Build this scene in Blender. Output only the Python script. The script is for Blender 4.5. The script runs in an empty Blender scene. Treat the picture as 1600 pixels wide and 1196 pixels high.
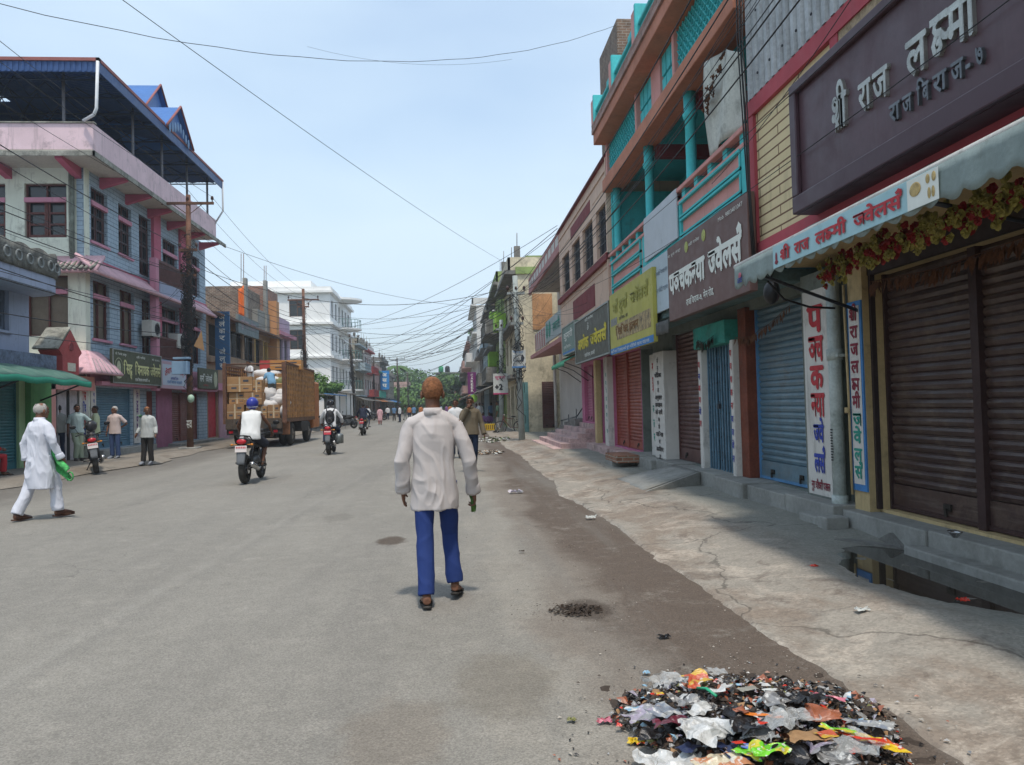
import bpy, bmesh, math, random
from mathutils import Vector, Matrix, noise as mn
random.seed(7)
SC = bpy.context.scene
COL = SC.collection
R = math.radians
# ---------------- camera, world, sun, exposure ----------------
CAM_H = 1.5; FPX = 1200.0; YAW, PITCH, ROLL = R(4.5), R(1.65), R(1.45)
cam = bpy.data.cameras.new('camera'); camo = bpy.data.objects.new('camera', cam); COL.objects.link(camo)
cam.sensor_width = 36; cam.lens = 36 * FPX / 1600; cam.clip_start = 0.05; cam.clip_end = 3000
CR = Matrix.Rotation(-YAW, 3, 'Z') @ Matrix.Rotation(math.pi / 2 + PITCH, 3, 'X') @ Matrix.Rotation(-ROLL, 3, 'Z')
camo.matrix_world = Matrix.Translation((0, 0, CAM_H)) @ CR.to_4x4()
SC.camera = camo
SUNV = Vector((0.03, -0.36, 1)).normalized()
sl = bpy.data.lights.new('sun', 'SUN'); sl.energy = 2.1; sl.angle = R(4); sl.color = (1, 0.91, 0.80)
so = bpy.data.objects.new('sun', sl); COL.objects.link(so); so.location = (0, 0, 60)
so.rotation_euler = SUNV.to_track_quat('Z', 'Y').to_euler()
wd = bpy.data.worlds.new('World'); SC.world = wd; wd.use_nodes = True
nt = wd.node_tree; nt.nodes.clear()
def N(nt, t, **k):
    n = nt.nodes.new(t)
    for a, b in k.items(): setattr(n, a, b)
    return n
sky = N(nt, 'ShaderNodeTexSky', sky_type='NISHITA'); sky.sun_disc = False
sky.sun_elevation = math.asin(SUNV.z); sky.sun_rotation = math.atan2(SUNV.x, SUNV.y)
sky.air_density = 1.4; sky.dust_density = 2.5; sky.ozone_density = 1.5
tc = N(nt, 'ShaderNodeTexCoord'); mp = N(nt, 'ShaderNodeMapping'); mp.inputs['Scale'].default_value = (1, 1, 3.0)
nz = N(nt, 'ShaderNodeTexNoise'); nz.inputs['Scale'].default_value = 1.3; nz.inputs['Detail'].default_value = 4; nz.inputs['Roughness'].default_value = .45
mr = N(nt, 'ShaderNodeMapRange'); mr.inputs[1].default_value = .38; mr.inputs[2].default_value = .66; mr.inputs[3].default_value = .3; mr.inputs[4].default_value = 1
mx = N(nt, 'ShaderNodeMix', data_type='RGBA')
bg = N(nt, 'ShaderNodeBackground'); bg.inputs[1].default_value = 0.15; ow = N(nt, 'ShaderNodeOutputWorld')
L = nt.links.new
L(tc.outputs['Generated'], mp.inputs[0]); L(mp.outputs[0], nz.inputs[0]); L(nz.outputs[0], mr.inputs[0]); L(mr.outputs[0], mx.inputs[0])
L(sky.outputs[0], mx.inputs[6]); mx.inputs[7].default_value = (3.5, 4.3, 5.05, 1)
L(mx.outputs[2], bg.inputs[0]); L(bg.outputs[0], ow.inputs[0])
SC.view_settings.view_transform = 'Standard'; SC.view_settings.look = 'None'; SC.view_settings.exposure = 0.55; SC.view_settings.gamma = 1
try: SC.view_settings.use_curve_mapping = False
except Exception: pass
SC.render.engine = 'CYCLES'; SC.cycles.max_bounces = 5; SC.cycles.transparent_max_bounces = 12
# where a line of sight of the photograph meets a wall plane (used to measure the street off it)
def ray(x, y): return CR @ Vector(((x - 800) / FPX, -(y - 598) / FPX, -1))
def aX(x, y, X): d = ray(x, y); t = X / d.x; return Vector((X, t * d.y, CAM_H + t * d.z))
def aY(x, y, Y): d = ray(x, y); t = Y / d.y; return Vector((t * d.x, Y, CAM_H + t * d.z))
def aZ(x, y, Z=0.0): d = ray(x, y); t = (Z - CAM_H) / d.z; return Vector((t * d.x, t * d.y, Z))
# ---------------- materials ----------------
MATS = {}
def M(name, col=None, rough=.8, var=.18, scale=2.0, bump=0.0, bscale=40, dirt=0.0, dcol=(.06, .055, .045), streak=0.0, spec=.3, metal=0.0, pat=None, pk=(), alpha=1, trans=0, emit=0, hs=0.0, print2=None):
    if name in MATS: return MATS[name]
    m = bpy.data.materials.new(name); MATS[name] = m; m.use_nodes = True
    nt = m.node_tree; L = nt.links.new; b = nt.nodes['Principled BSDF']
    b.inputs['Roughness'].default_value = rough; b.inputs['Metallic'].default_value = metal
    b.inputs['Specular IOR Level'].default_value = spec
    if alpha < 1: b.inputs['Alpha'].default_value = alpha
    if trans: b.inputs['Transmission Weight'].default_value = trans
    tc = N(nt, 'ShaderNodeTexCoord'); co = tc.outputs['Object']
    def noise(sc, det=5, ro=.6, vec=None):
        n = N(nt, 'ShaderNodeTexNoise'); n.inputs['Scale'].default_value = sc; n.inputs['Detail'].default_value = det; n.inputs['Roughness'].default_value = ro
        L(vec or co, n.inputs['Vector']); return n.outputs[0]
    def rng(v, a, b_, c, d):
        r = N(nt, 'ShaderNodeMapRange'); L(v, r.inputs[0])
        for i, q in enumerate((a, b_, c, d)): r.inputs[i + 1].default_value = q
        return r.outputs[0]
    def mix(f, a, b_, bt='MIX'):
        x = N(nt, 'ShaderNodeMix', data_type='RGBA', blend_type=bt)
        for s, v in ((0, f), (6, a), (7, b_)):
            if hasattr(v, 'links'): L(v, x.inputs[s])
            else: x.inputs[s].default_value = v if s == 0 else (tuple(v) + (1,))[:4]
        return x.outputs[2]
    c = col
    bh = None
    if pat == 'brick':
        c2, cm, bw, bhh, ms = pk
        sp = N(nt, 'ShaderNodeSeparateXYZ'); L(co, sp.inputs[0]); ad = N(nt, 'ShaderNodeMath', operation='ADD'); L(sp.outputs[0], ad.inputs[0]); L(sp.outputs[1], ad.inputs[1])
        cb = N(nt, 'ShaderNodeCombineXYZ'); L(ad.outputs[0], cb.inputs[0]); L(sp.outputs[2], cb.inputs[1])
        bk = N(nt, 'ShaderNodeTexBrick'); L(cb.outputs[0], bk.inputs[0]); bk.inputs['Scale'].default_value = 1
        bk.inputs['Color1'].default_value = tuple(col) + (1,); bk.inputs['Color2'].default_value = tuple(c2) + (1,); bk.inputs['Mortar'].default_value = tuple(cm) + (1,)
        bk.inputs['Brick Width'].default_value = bw; bk.inputs['Row Height'].default_value = bhh; bk.inputs['Mortar Size'].default_value = ms; bk.inputs['Mortar Smooth'].default_value = .2
        c = bk.outputs['Color']; bh = bk.outputs['Fac']
    if var: 
        f = rng(noise(scale), .3, .7, 1 - var, 1 + var)
        g = N(nt, 'ShaderNodeCombineColor'); [L(f, g.inputs[i]) for i in range(3)]
        c = mix(1.0, c, g.outputs[0], 'MULTIPLY')
        if var > .1:
            f = rng(noise(scale * 11, 3), .3, .7, 1 - var * .6, 1 + var * .6)
            g = N(nt, 'ShaderNodeCombineColor'); [L(f, g.inputs[i]) for i in range(3)]
            c = mix(1.0, c, g.outputs[0], 'MULTIPLY')
    if dirt: c = mix(rng(noise(scale * .9 + 1, 8, .72), .62 - dirt * .25, .74, 0, min(1, dirt + .3)), c, dcol)
    if print2:                                              # a second printed colour in patches
        c = mix(rng(noise(scale * 1.6, 2, .4), .52, .56, 0, 1), c, print2); c = mix(rng(noise(scale * 5, 2, .4), .62, .65, 0, .8), c, (.6, .6, .58))
    if hs:  # pale horizontal streaks: scuffs and dust, with the slats' highlight lines painted in
        mp = N(nt, 'ShaderNodeMapping'); mp.inputs['Scale'].default_value = (.9, .9, 14); L(co, mp.inputs[0])
        c = mix(rng(noise(1.6, 5, .7, mp.outputs[0]), .5, .72, 0, hs), c, (.30, .26, .22))
    if streak:
        mp = N(nt, 'ShaderNodeMapping'); mp.inputs['Scale'].default_value = (5, 5, .55); L(co, mp.inputs[0])
        c = mix(rng(noise(1.3, 6, .65, mp.outputs[0]), .55, .78, 0, streak), c, dcol)
    if hasattr(c, 'links'): L(c, b.inputs['Base Color'])
    else: b.inputs['Base Color'].default_value = tuple(c) + (1,)
    if rough > .3:
        L(rng(noise(scale * 3), .3, .7, max(.05, rough - .12), min(1, rough + .1)), b.inputs['Roughness'])
    if bump or bh:
        bp = N(nt, 'ShaderNodeBump'); bp.inputs['Strength'].default_value = max(bump, .25) if bh else bump; bp.inputs['Distance'].default_value = .02
        h = noise(bscale, 6)
        if bh:
            s = N(nt, 'ShaderNodeMath', operation='MULTIPLY_ADD'); L(bh, s.inputs[0]); s.inputs[1].default_value = -.8; L(h, s.inputs[2]); h = s.outputs[0]
        L(h, bp.inputs['Height']); L(bp.outputs[0], b.inputs['Normal'])
    if emit: b.inputs['Emission Color'].default_value = tuple(col) + (1,); b.inputs['Emission Strength'].default_value = emit
    return m
# ---------------- object helpers ----------------
OFF = {}
SPLIT = set('pink_column bracket rail_block pier cuff window_band square_moulding yellow_post dark_opening maroon_panel teal_disc round_emblem crimson_band pink_band beam band cross_beam pilaster canopy_panel pink_slat balcony_panel reinforcing_bar post lime_box metal_band roof_post downpipe front_post brick_step side_steps steps concrete_frame medal gutter_edge drip_edge sign_pier lintel support_arm eyes_and_brows brow ledge balcony_slab plinth doorway mirror_glass saddle_can parapet_post'.split())
def tag(o, label=None, cat=None, group=None, kind=None):
    if label: o['label'] = label
    if cat: o['category'] = cat
    if group: o['group'] = group
    if kind: o['kind'] = kind
    return o
def thing(name, label, cat, loc=(0, 0, 0), rz=0, group=None, local=False):
    o = bpy.data.objects.new(name, None); COL.objects.link(o); o.location = loc; o.rotation_euler = (0, 0, rz)
    o.empty_display_size = .2; OFF[o.name] = Vector((0, 0, 0)) if local else Vector(loc)
    return tag(o, label, cat, group)
class MB:
    def __init__(s): s.v = []; s.f = []; s.m = []; s.sm = []
    def add(s, vs, fs, mi=0, sm=False):
        n = len(s.v); s.v += [tuple(v) for v in vs]; s.f += [tuple(i + n for i in f) for f in fs]; s.m += [mi] * len(fs); s.sm += [sm] * len(fs); return s
    def box(s, x0, x1, y0, y1, z0, z1, mi=0):
        if x0 > x1: x0, x1 = x1, x0
        if y0 > y1: y0, y1 = y1, y0
        if z0 > z1: z0, z1 = z1, z0
        return s.add([(x, y, z) for x in (x0, x1) for y in (y0, y1) for z in (z0, z1)], [(0, 1, 3, 2), (4, 6, 7, 5), (0, 4, 5, 1), (2, 3, 7, 6), (0, 2, 6, 4), (1, 5, 7, 3)], mi)
    def obox(s, c, size, rz=0, rx=0, ry=0, mi=0):
        m = Matrix.Translation(c) @ Matrix.Rotation(rz, 4, 'Z') @ Matrix.Rotation(ry, 4, 'Y') @ Matrix.Rotation(rx, 4, 'X')
        return s.add([m @ Vector((x * size[0] / 2, y * size[1] / 2, z * size[2] / 2)) for x in (-1, 1) for y in (-1, 1) for z in (-1, 1)], [(0, 1, 3, 2), (4, 6, 7, 5), (0, 4, 5, 1), (2, 3, 7, 6), (0, 2, 6, 4), (1, 5, 7, 3)], mi)
    def quad(s, a, b, c, d, mi=0): return s.add([a, b, c, d], [(0, 1, 2, 3)], mi)
    def prism(s, pts, ext, mi=0, sm=False):           # polygon pts (3-D) extruded by the vector ext
        n = len(pts); e = Vector(ext); v = [Vector(p) for p in pts] + [Vector(p) + e for p in pts]
        return s.add(v, [tuple(range(n - 1, -1, -1)), tuple(range(n, 2 * n))] + [(i, (i + 1) % n, n + (i + 1) % n, n + i) for i in range(n)], mi, sm)
    def tube(s, pts, r, n=6, mi=0, cap=True, sm=True):  # r a number or a list; items may be (rx, ry)
        P = [Vector(p) for p in pts]; k = len(P)
        if not isinstance(r, (list, tuple)): r = [r] * k
        vs = []; up = None
        for i in range(k):
            t = (P[min(i + 1, k - 1)] - P[max(i - 1, 0)]); t = t.normalized() if t.length > 1e-9 else Vector((0, 0, 1))
            if up is None:
                up = Vector((0, 0, 1)) if abs(t.z) < .9 else Vector((0, 1, 0))
            a = t.cross(up).normalized(); u = a.cross(t).normalized(); up = u
            rr = r[i]; ra, rb = rr if isinstance(rr, (list, tuple)) else (rr, rr)
            for j in range(n):
                q = 2 * math.pi * j / n; vs.append(P[i] + a * (ra * math.cos(q)) + u * (rb * math.sin(q)))
        fs = [(i * n + j, i * n + (j + 1) % n, (i + 1) * n + (j + 1) % n, (i + 1) * n + j) for i in range(k - 1) for j in range(n)]
        if cap: fs += [tuple(range(n - 1, -1, -1)), tuple((k - 1) * n + j for j in range(n))]
        return s.add(vs, fs, mi, sm)
    def ell(s, c, r, n=12, m=8, mi=0, rot=None):
        vs = []; c = Vector(c); r = (r, r, r) if not isinstance(r, (tuple, list)) else r
        for i in range(m + 1):
            th = math.pi * i / m
            for j in range(n):
                ph = 2 * math.pi * j / n; v = Vector((r[0] * math.sin(th) * math.cos(ph), r[1] * math.sin(th) * math.sin(ph), r[2] * math.cos(th)))
                if rot: v = rot @ v
                vs.append(c + v)
        return s.add(vs, [(i * n + j, (i + 1) * n + j, (i + 1) * n + (j + 1) % n, i * n + (j + 1) % n) for i in range(m) for j in range(n)], mi, True)
    def torus(s, c, R_, r, ax='X', n=28, m=8, mi=0, sx=1.0):
        vs = []; c = Vector(c)
        for i in range(n):
            a = 2 * math.pi * i / n
            for j in range(m):
                b = 2 * math.pi * j / m; rr = R_ + r * math.cos(b); h = r * math.sin(b) * sx
                v = {'X': (h, rr * math.cos(a), rr * math.sin(a)), 'Y': (rr * math.cos(a), h, rr * math.sin(a)), 'Z': (rr * math.cos(a), rr * math.sin(a), h)}[ax]
                vs.append(c + Vector(v))
        return s.add(vs, [(i * m + j, ((i + 1) % n) * m + j, ((i + 1) % n) * m + (j + 1) % m, i * m + (j + 1) % m) for i in range(n) for j in range(m)], mi, True)
    def sheet(s, fn, nu, nv, mi=0, sm=True):
        vs = [fn(i / nu, j / nv) for i in range(nu + 1) for j in range(nv + 1)]
        return s.add(vs, [(i * (nv + 1) + j, (i + 1) * (nv + 1) + j, (i + 1) * (nv + 1) + j + 1, i * (nv + 1) + j + 1) for i in range(nu) for j in range(nv)], mi, sm)
    def build(s, name, mats, parent=None, loc=None, bevel=0, seg=1, solid=0):
        if name in SPLIT and parent:
            par = list(range(len(s.v)))
            def fd(a):
                while par[a] != a: par[a] = par[par[a]]; a = par[a]
                return a
            for f in s.f:
                for q in f[1:]: par[fd(f[0])] = fd(q)
            gr = {}
            for i, f in enumerate(s.f): gr.setdefault(fd(f[0]), []).append(i)
            if 1 < len(gr) <= 100:
                for ids in gr.values():
                    m = MB(); mp = {}
                    for i in ids:
                        m.f.append(tuple(mp.setdefault(q, len(mp)) for q in s.f[i])); m.m.append(s.m[i]); m.sm.append(s.sm[i])
                    m.v = [None] * len(mp)
                    for q, k in mp.items(): m.v[k] = s.v[q]
                    o = m._build(name, mats, parent, loc, bevel, seg, solid)
                return o
        return s._build(name, mats, parent, loc, bevel, seg, solid)
    def _build(s, name, mats, parent=None, loc=None, bevel=0, seg=1, solid=0):
        me = bpy.data.meshes.new(name); off = OFF.get(parent.name, Vector((0, 0, 0))) if parent else Vector(loc or (0, 0, 0))
        me.from_pydata([(v[0] - off[0], v[1] - off[1], v[2] - off[2]) for v in s.v], [], s.f)
        if not isinstance(mats, (list, tuple)): mats = [mats]
        for q in mats: me.materials.append(q)
        me.polygons.foreach_set('material_index', s.m); me.polygons.foreach_set('use_smooth', s.sm)
        bm = bmesh.new(); bm.from_mesh(me); bmesh.ops.recalc_face_normals(bm, faces=bm.faces); bm.to_mesh(me); bm.free()
        o = bpy.data.objects.new(name, me); COL.objects.link(o)
        if parent: o.parent = parent
        else: o.location = off
        OFF[o.name] = off
        if solid:
            d = o.modifiers.new('solid', 'SOLIDIFY'); d.thickness = solid; d.offset = 0
        if bevel:
            d = o.modifiers.new('bevel', 'BEVEL'); d.width = bevel; d.segments = seg; d.limit_method = 'ANGLE'
        return o
def part(name, mats, parent, fn, **k):
    mb = MB(); fn(mb); return mb.build(name, mats, parent, **k)
def copy_tree(o, parent=None):
    c = o.copy(); COL.objects.link(c); c.parent = parent; OFF[c.name] = OFF.get(o.name, Vector((0, 0, 0)))
    for ch in list(o.children): copy_tree(ch, c)
    return c
TMP = bpy.data.scenes.new('work')                     # a side scene, so that each bake does not re-evaluate the street
def evalmesh(o):
    TMP.collection.objects.link(o); vl = TMP.view_layers[0]; vl.update(); dg = vl.depsgraph; dg.update()
    me = bpy.data.meshes.new_from_object(o.evaluated_get(dg)); TMP.collection.objects.unlink(o); return me
def realize(o, voxel=None, smooth=2, disp=None, sub=0, dec=None):   # bake modifiers into the mesh
    if voxel:
        d = o.modifiers.new('r', 'REMESH'); d.mode = 'VOXEL'; d.voxel_size = voxel; d.use_smooth_shade = True
        if smooth: s_ = o.modifiers.new('s', 'SMOOTH'); s_.iterations = smooth; s_.factor = .5
    if dec: q = o.modifiers.new('d', 'DECIMATE'); q.ratio = dec
    me = evalmesh(o); o.modifiers.clear(); o.data = me
    for p in me.polygons: p.use_smooth = True
    return o
# ---------------- lettering: built-in font, conjuncts composed by hand ----------------
_G = {}
def _raw(body, off=0.0):
    c = bpy.data.curves.new('t', 'FONT'); c.body = body; c.size = 1; c.offset = off; c.resolution_u = 3
    o = bpy.data.objects.new('t', c); me = evalmesh(o)
    r = ([(v.co.x, v.co.y) for v in me.vertices], [tuple(p.vertices) for p in me.polygons])
    bpy.data.objects.remove(o); bpy.data.curves.remove(c); bpy.data.meshes.remove(me); return r
def glyph(ch, bold=0.0):
    k = (ch, bold)
    if k not in _G:
        if ch == ' ': _G[k] = ([], [], .3); return _G[k]
        a = _raw(ch + '|'); b0 = min(x for x, y in _raw('|')[0])
        adv = max(x for x, y in a[0]) - (max(x for x, y in _raw('|')[0]) - b0) - b0
        v, f = _raw(ch); V = []; F = []
        for dx, dy in (((bold, 0), (-bold, 0), (0, bold), (0, -bold)) if bold > .013 else ((0, 0),)):
            n = len(V); V += [(a + dx, b + dy) for a, b in v]; F += [tuple(i + n for i in q) for q in f]
        _G[k] = (V, F, adv)
    return _G[k]
def _clip(v, f, xc):                                   # keep what lies left of xc
    bm = bmesh.new(); vs = [bm.verts.new((x, y, 0)) for x, y in v]
    for q in f:
        try: bm.faces.new([vs[i] for i in q])
        except ValueError: pass
    bmesh.ops.bisect_plane(bm, geom=bm.verts[:] + bm.edges[:] + bm.faces[:], plane_co=(xc, 0, 0), plane_no=(1, 0, 0), clear_outer=True)
    bm.verts.index_update(); r = ([(p.co.x, p.co.y) for p in bm.verts], [tuple(p.index for p in q.verts) for q in bm.faces]); bm.free(); return r
def lay(spec, bold=0.012, sp=0.0):
    """spec: text where '~X' = half form of X, '^' = reph over the last letter, '/' = rakar stroke, '_X' = X small below"""
    V = []; F = []; x = 0.0; i = 0; cnt = [0]
    def put(v, f, dx, s=1, dy=0):
        cnt[0] += 1; base = (cnt[0] % 3) * .0012; seen = {}; n = len(V); V.extend([a * s + dx, b * s + dy, base] for a, b in v); F.extend(tuple(q + n for q in p) for p in f)
        nf = len(f); k = 4 if bold > .013 and nf % 4 == 0 and nf > 4 else 1
        for j, p in enumerate(f):
            for q in p: V[q + n][2] = base + .0003 * (j * k // nf)
    def strokes(ls, x, w):
        for l in ls:
            for a, b in zip(l, l[1:]):
                d = Vector((b[0] - a[0], b[1] - a[1])).normalized() * w; p = Vector((-d.y, d.x)); d = d * .6
                put([(a[0] - d.x + p.x, a[1] - d.y + p.y), (a[0] - d.x - p.x, a[1] - d.y - p.y), (b[0] + d.x - p.x, b[1] + d.y - p.y), (b[0] + d.x + p.x, b[1] + d.y + p.y)], [(0, 1, 2, 3)], x)
    while i < len(spec):
        ch = spec[i]
        if ch == '#':                                   # the ksha conjunct, without its stem
            strokes([[(0, .6), (.5, .6)], [(.24, .6), (.13, .55), (.1, .46), (.16, .39), (.3, .37)], [(.3, .37), (.14, .33), (.06, .22), (.1, .1), (.22, .07), (.3, .15), (.27, .25), (.18, .24)], [(.3, .37), (.4, .27), (.5, .24)]], x, .034 + bold); x += .47; i += 1; continue
        if ch == '~':
            v, f, adv = glyph(spec[i + 1], bold); cut = adv - (.245 if spec[i + 1] == 'क' else .125)
            put(*_clip(v, f, cut), x); x += cut; i += 2; continue
        if ch == '_':
            v, f, adv = glyph(spec[i + 1], bold); put(v, f, x - adv * .62 - .08, .6, -.33); i += 2; continue
        if ch == '^':
            pts = [(-.13, .62), (-.03, .64), (.01, .74), (-.02, .86), (-.1, .92), (-.2, .86), (-.19, .82), (-.1, .86), (-.06, .84), (-.05, .74), (-.07, .69), (-.12, .66)]
            w = .02 + bold
            for a, b in zip([(-.07, .6), (-.02, .7), (-.03, .82), (-.12, .88), (-.2, .82)], [(-.02, .7), (-.03, .82), (-.12, .88), (-.2, .82), (-.18, .77)]):
                d = Vector((b[0] - a[0], b[1] - a[1])).normalized() * w; p = Vector((-d.y, d.x)) * 1.3
                put([(a[0] - d.x + p.x, a[1] - d.y + p.y), (a[0] - d.x - p.x, a[1] - d.y - p.y), (b[0] + d.x - p.x, b[1] + d.y - p.y), (b[0] + d.x + p.x, b[1] + d.y + p.y)], [(0, 1, 2, 3)], x)
            i += 1; continue
        if ch == '/':
            w = .035 + bold; put([(-.12, .26 + w), (-.12, .26 - w), (-.36, .02 - w), (-.36, .02 + w)], [(0, 1, 2, 3)], x); i += 1; continue
        v, f, adv = glyph(ch, bold); put(v, f, x); x += adv + (sp if adv > .05 else 0); i += 1
    return V, F, x
def text(mb, spec, o, r, u, h=None, w=None, bold=.012, th=.004, mi=0, sp=0.0, curve=0, center=False):
    """lettering on mb: baseline start o, reading direction r, up u; h = cap height, w = total width"""
    V3, F, adv = lay(spec, bold, sp)
    if not V3: return
    V = [(a, b) for a, b, c in V3]; Z = [c for a, b, c in V3]
    r = Vector(r).normalized(); u = Vector(u).normalized(); nrm = r.cross(u); x0 = min(a for a, b in V); x1 = max(a for a, b in V)
    sy = h / .62 if h else w / (x1 - x0); sx = w / (x1 - x0) if w else sy; o = Vector(o)
    if center: o = o - r * ((x1 - x0) * sx / 2)
    def P(a, b, d):
        a = (a - x0); yy = b * sy
        if curve: t = a / (x1 - x0) * 2 - 1; yy += curve * (1 - t * t)
        return o + r * (a * sx) + u * yy + nrm * d
    n = len(V); vs = [P(a, b, th + c) for (a, b), c in zip(V, Z)]
    mb.add(vs, F, mi)
    if th > .006:                                       # raised letters get their sides
        ed = {}
        for f in F:
            for a, b in zip(f, f[1:] + f[:1]): ed[(a, b)] = 1
        mb.add([P(a, b, th + c) for (a, b), c in zip(V, Z)] + [P(a, b, 0) for a, b in V], [(a, b, b + n, a + n) for a, b in ed if (b, a) not in ed], mi)
def sign(name, label, o, r, u, W, H, col_board, texts, th=.06, frame=None, group=None, extra=None, cat='sign'):
    """flat sign board; o = lower-left corner as read; texts = (spec, x, y, h, w, colour, bold)"""
    r = Vector(r).normalized(); u = Vector(u).normalized(); n = r.cross(u); o = Vector(o)
    t = thing(name, label, cat, o, group=group); mb = MB()
    b = o - n * th; mb.prism([b, b + r * W, b + r * W + u * H, b + u * H], n * th); mb.build('board', col_board, t, bevel=.006)
    if frame:
        mb = MB(); f = .035
        for p, a, bb in ((o, r * W, u * f), (o + u * (H - f), r * W, u * f), (o + u * f, r * f, u * (H - 2 * f)), (o + u * f + r * (W - f), r * f, u * (H - 2 * f))):
            mb.prism([p, p + a, p + a + bb, p + bb], n * .02)
        mb.build('frame', frame, t)
    by = {}
    for q in texts: by.setdefault(id(q[5]), []).append(q)
    for k, qs in by.items():
        mb = MB()
        for q in qs: text(mb, q[0], o + r * q[1] + u * q[2] + n * .004, r, u, h=q[3], w=q[4], bold=q[6] if len(q) > 6 else .015, curve=q[7] if len(q) > 7 else 0)
        mb.build('lettering', qs[0][5], t)
    if extra: extra(t, o, r, u, n)
    return t
# ---------------- facades ----------------
class Face:
    """a vertical wall plane: O origin, U horizontal axis, Nn outward normal; w is measured outwards"""
    def __init__(s, O, U, Nn): s.O = Vector(O); s.U = Vector(U); s.N = Vector(Nn)
    def P(s, u, v, w=0): return s.O + s.U * u + Vector((0, 0, v)) + s.N * w
    def box(s, mb, u0, u1, v0, v1, w0, w1, mi=0):
        a = s.P(u0, v0, w0); b = s.P(u1, v1, w1); return mb.box(a.x, b.x, a.y, b.y, a.z, b.z, mi)
    def wall(s, mb, u0, u1, v0, v1, holes, th=.25, mi=0):
        if u0 > u1: u0, u1 = u1, u0
        holes = [(min(a, b), max(a, b), c, d) for a, b, c, d in holes]
        vs = sorted(set([v0, v1] + [h for q in holes for h in q[2:4] if v0 < h < v1]))
        for a, b in zip(vs, vs[1:]):
            c = (a + b) / 2; hs = sorted([(q[0], q[1]) for q in holes if q[2] < c < q[3]]); x = u0
            for h0, h1 in hs:
                if h0 > x: s.box(mb, x, h0, a, b, -th, 0, mi)
                x = max(x, h1)
            if x < u1: s.box(mb, x, u1, a, b, -th, 0, mi)
    def window(s, t, u0, u1, v0, v1, fr, glass, panes=2, trans=.0, grille=None, depth=.14, sill=None, shut=None, bars=8, open_=0):
        if u0 > u1: u0, u1 = u1, u0
        mb = MB(); f = .05
        s.box(mb, u0, u1, v0, v0 + f, -depth - .04, -depth + .03); s.box(mb, u0, u1, v1 - f, v1, -depth - .04, -depth + .03)
        for i in range(panes + 1):
            u = u0 + (u1 - u0 - f) * i / panes; s.box(mb, u, u + f, v0 + f, v1 - f, -depth - .04, -depth + .03)
        if trans: s.box(mb, u0 + f, u1 - f, v1 - trans - f, v1 - trans, -depth - .035, -depth + .025)
        w = mb.build('window', fr, t)
        mb = MB(); s.box(mb, u0 + .01, u1 - .01, v0 + .01, v1 - .01, -depth - .09, -depth - .06); mb.build('pane', glass, w)
        if shut:
            mb = MB(); vt = v1 - trans - f if trans else v1 - f
            for i in range(panes):
                a = u0 + f + (u1 - u0 - f) * i / panes + .01; b = u0 + (u1 - u0 - f) * (i + 1) / panes - .01
                for c in (a, b - .06): s.box(mb, c, c + .06, v0 + f, vt, -depth - .02, -depth + .015)
                for k in range(4): vv = v0 + f + (vt - v0 - f - .07) * k / 3; s.box(mb, a + .06, b - .06, vv, vv + .07, -depth - .02, -depth + .012)
            mb.build('shutter_leaf', shut, w)
        if grille:
            mb = MB(); 
            for i in range(1, bars): u = u0 + (u1 - u0) * i / bars; s.box(mb, u - .008, u + .008, v0, v1, -.07, -.055)
            for k in range(1, 4): v = v0 + (v1 - v0) * k / 4; s.box(mb, u0, u1, v - .008, v + .008, -.0545, -.042)
            mb.build('grille', grille, w)
        if sill:
            mb = MB(); s.box(mb, u0 - .08, u1 + .08, v0 - .09, v0 - .002, -.05, .07); mb.build('sill', sill, w)
        return w
    def shutter(s, t, u0, u1, v0, v1, m, depth=.12, pitch=.085, split=None, bottom=None, name='roller_shutter', botv=.28, lock=True):
        if u0 > u1: u0, u1 = u1, u0
        mb = MB(); nr = max(3, int((v1 - v0 - botv) / pitch)); p = (v1 - v0 - botv) / nr; prof = []
        for i in range(nr):
            v = v0 + botv + i * p; prof += [(v, -.016), (v + p * .12, .0), (v + p * .55, .014), (v + p * .85, .004), (v + p * .9, -.016)]
        prof += [(v1, -.016)]; U0, U1 = u0 + .02, u1 - .02; nseg = max(1, int((u1 - u0) / .6)); rr = [random.uniform(-.004, .004) for _ in range(nseg + 1)]
        k = len(prof); vs = []
        for j in range(nseg + 1):
            u = U0 + (U1 - U0) * j / nseg; vs += [s.P(u, a, b - depth + rr[j]) for a, b in prof]
        mb.add(vs, [(j * k + i, (j + 1) * k + i, (j + 1) * k + i + 1, j * k + i + 1) for j in range(nseg) for i in range(k - 1)])
        s.box(mb, U0, U1, v0 + .01, v0 + botv, -depth - .02, -depth + .02)
        o = mb.build(name, m, t)
        mb = MB(); s.box(mb, U0, U1, v0 + .012, v0 + .05, -depth + .022, -depth + .034)
        s.box(mb, u0 - .03, u0 + .03, v0, v1, -depth - .04, -depth + .045); s.box(mb, u1 - .03, u1 + .03, v0, v1, -depth - .04, -depth + .045)
        for q in (split or ()): s.box(mb, q - .05, q + .05, v0, v1, -depth - .04, -depth + .06)
        mb.build('guide_rail', bottom or m, o)
        if lock:
            mb = MB()
            for q in (.25, .75):
                u = u0 + (u1 - u0) * q; s.box(mb, u - .05, u + .05, v0 + .1, v0 + .16, -depth + .02, -depth + .04); s.box(mb, u - .015, u + .015, v0 + .05, v0 + .12, -depth + .042, -depth + .06)
            mb.build('lock', M('dark iron', (.05, .045, .04), .5, metal=.6), o)
        return o
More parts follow.
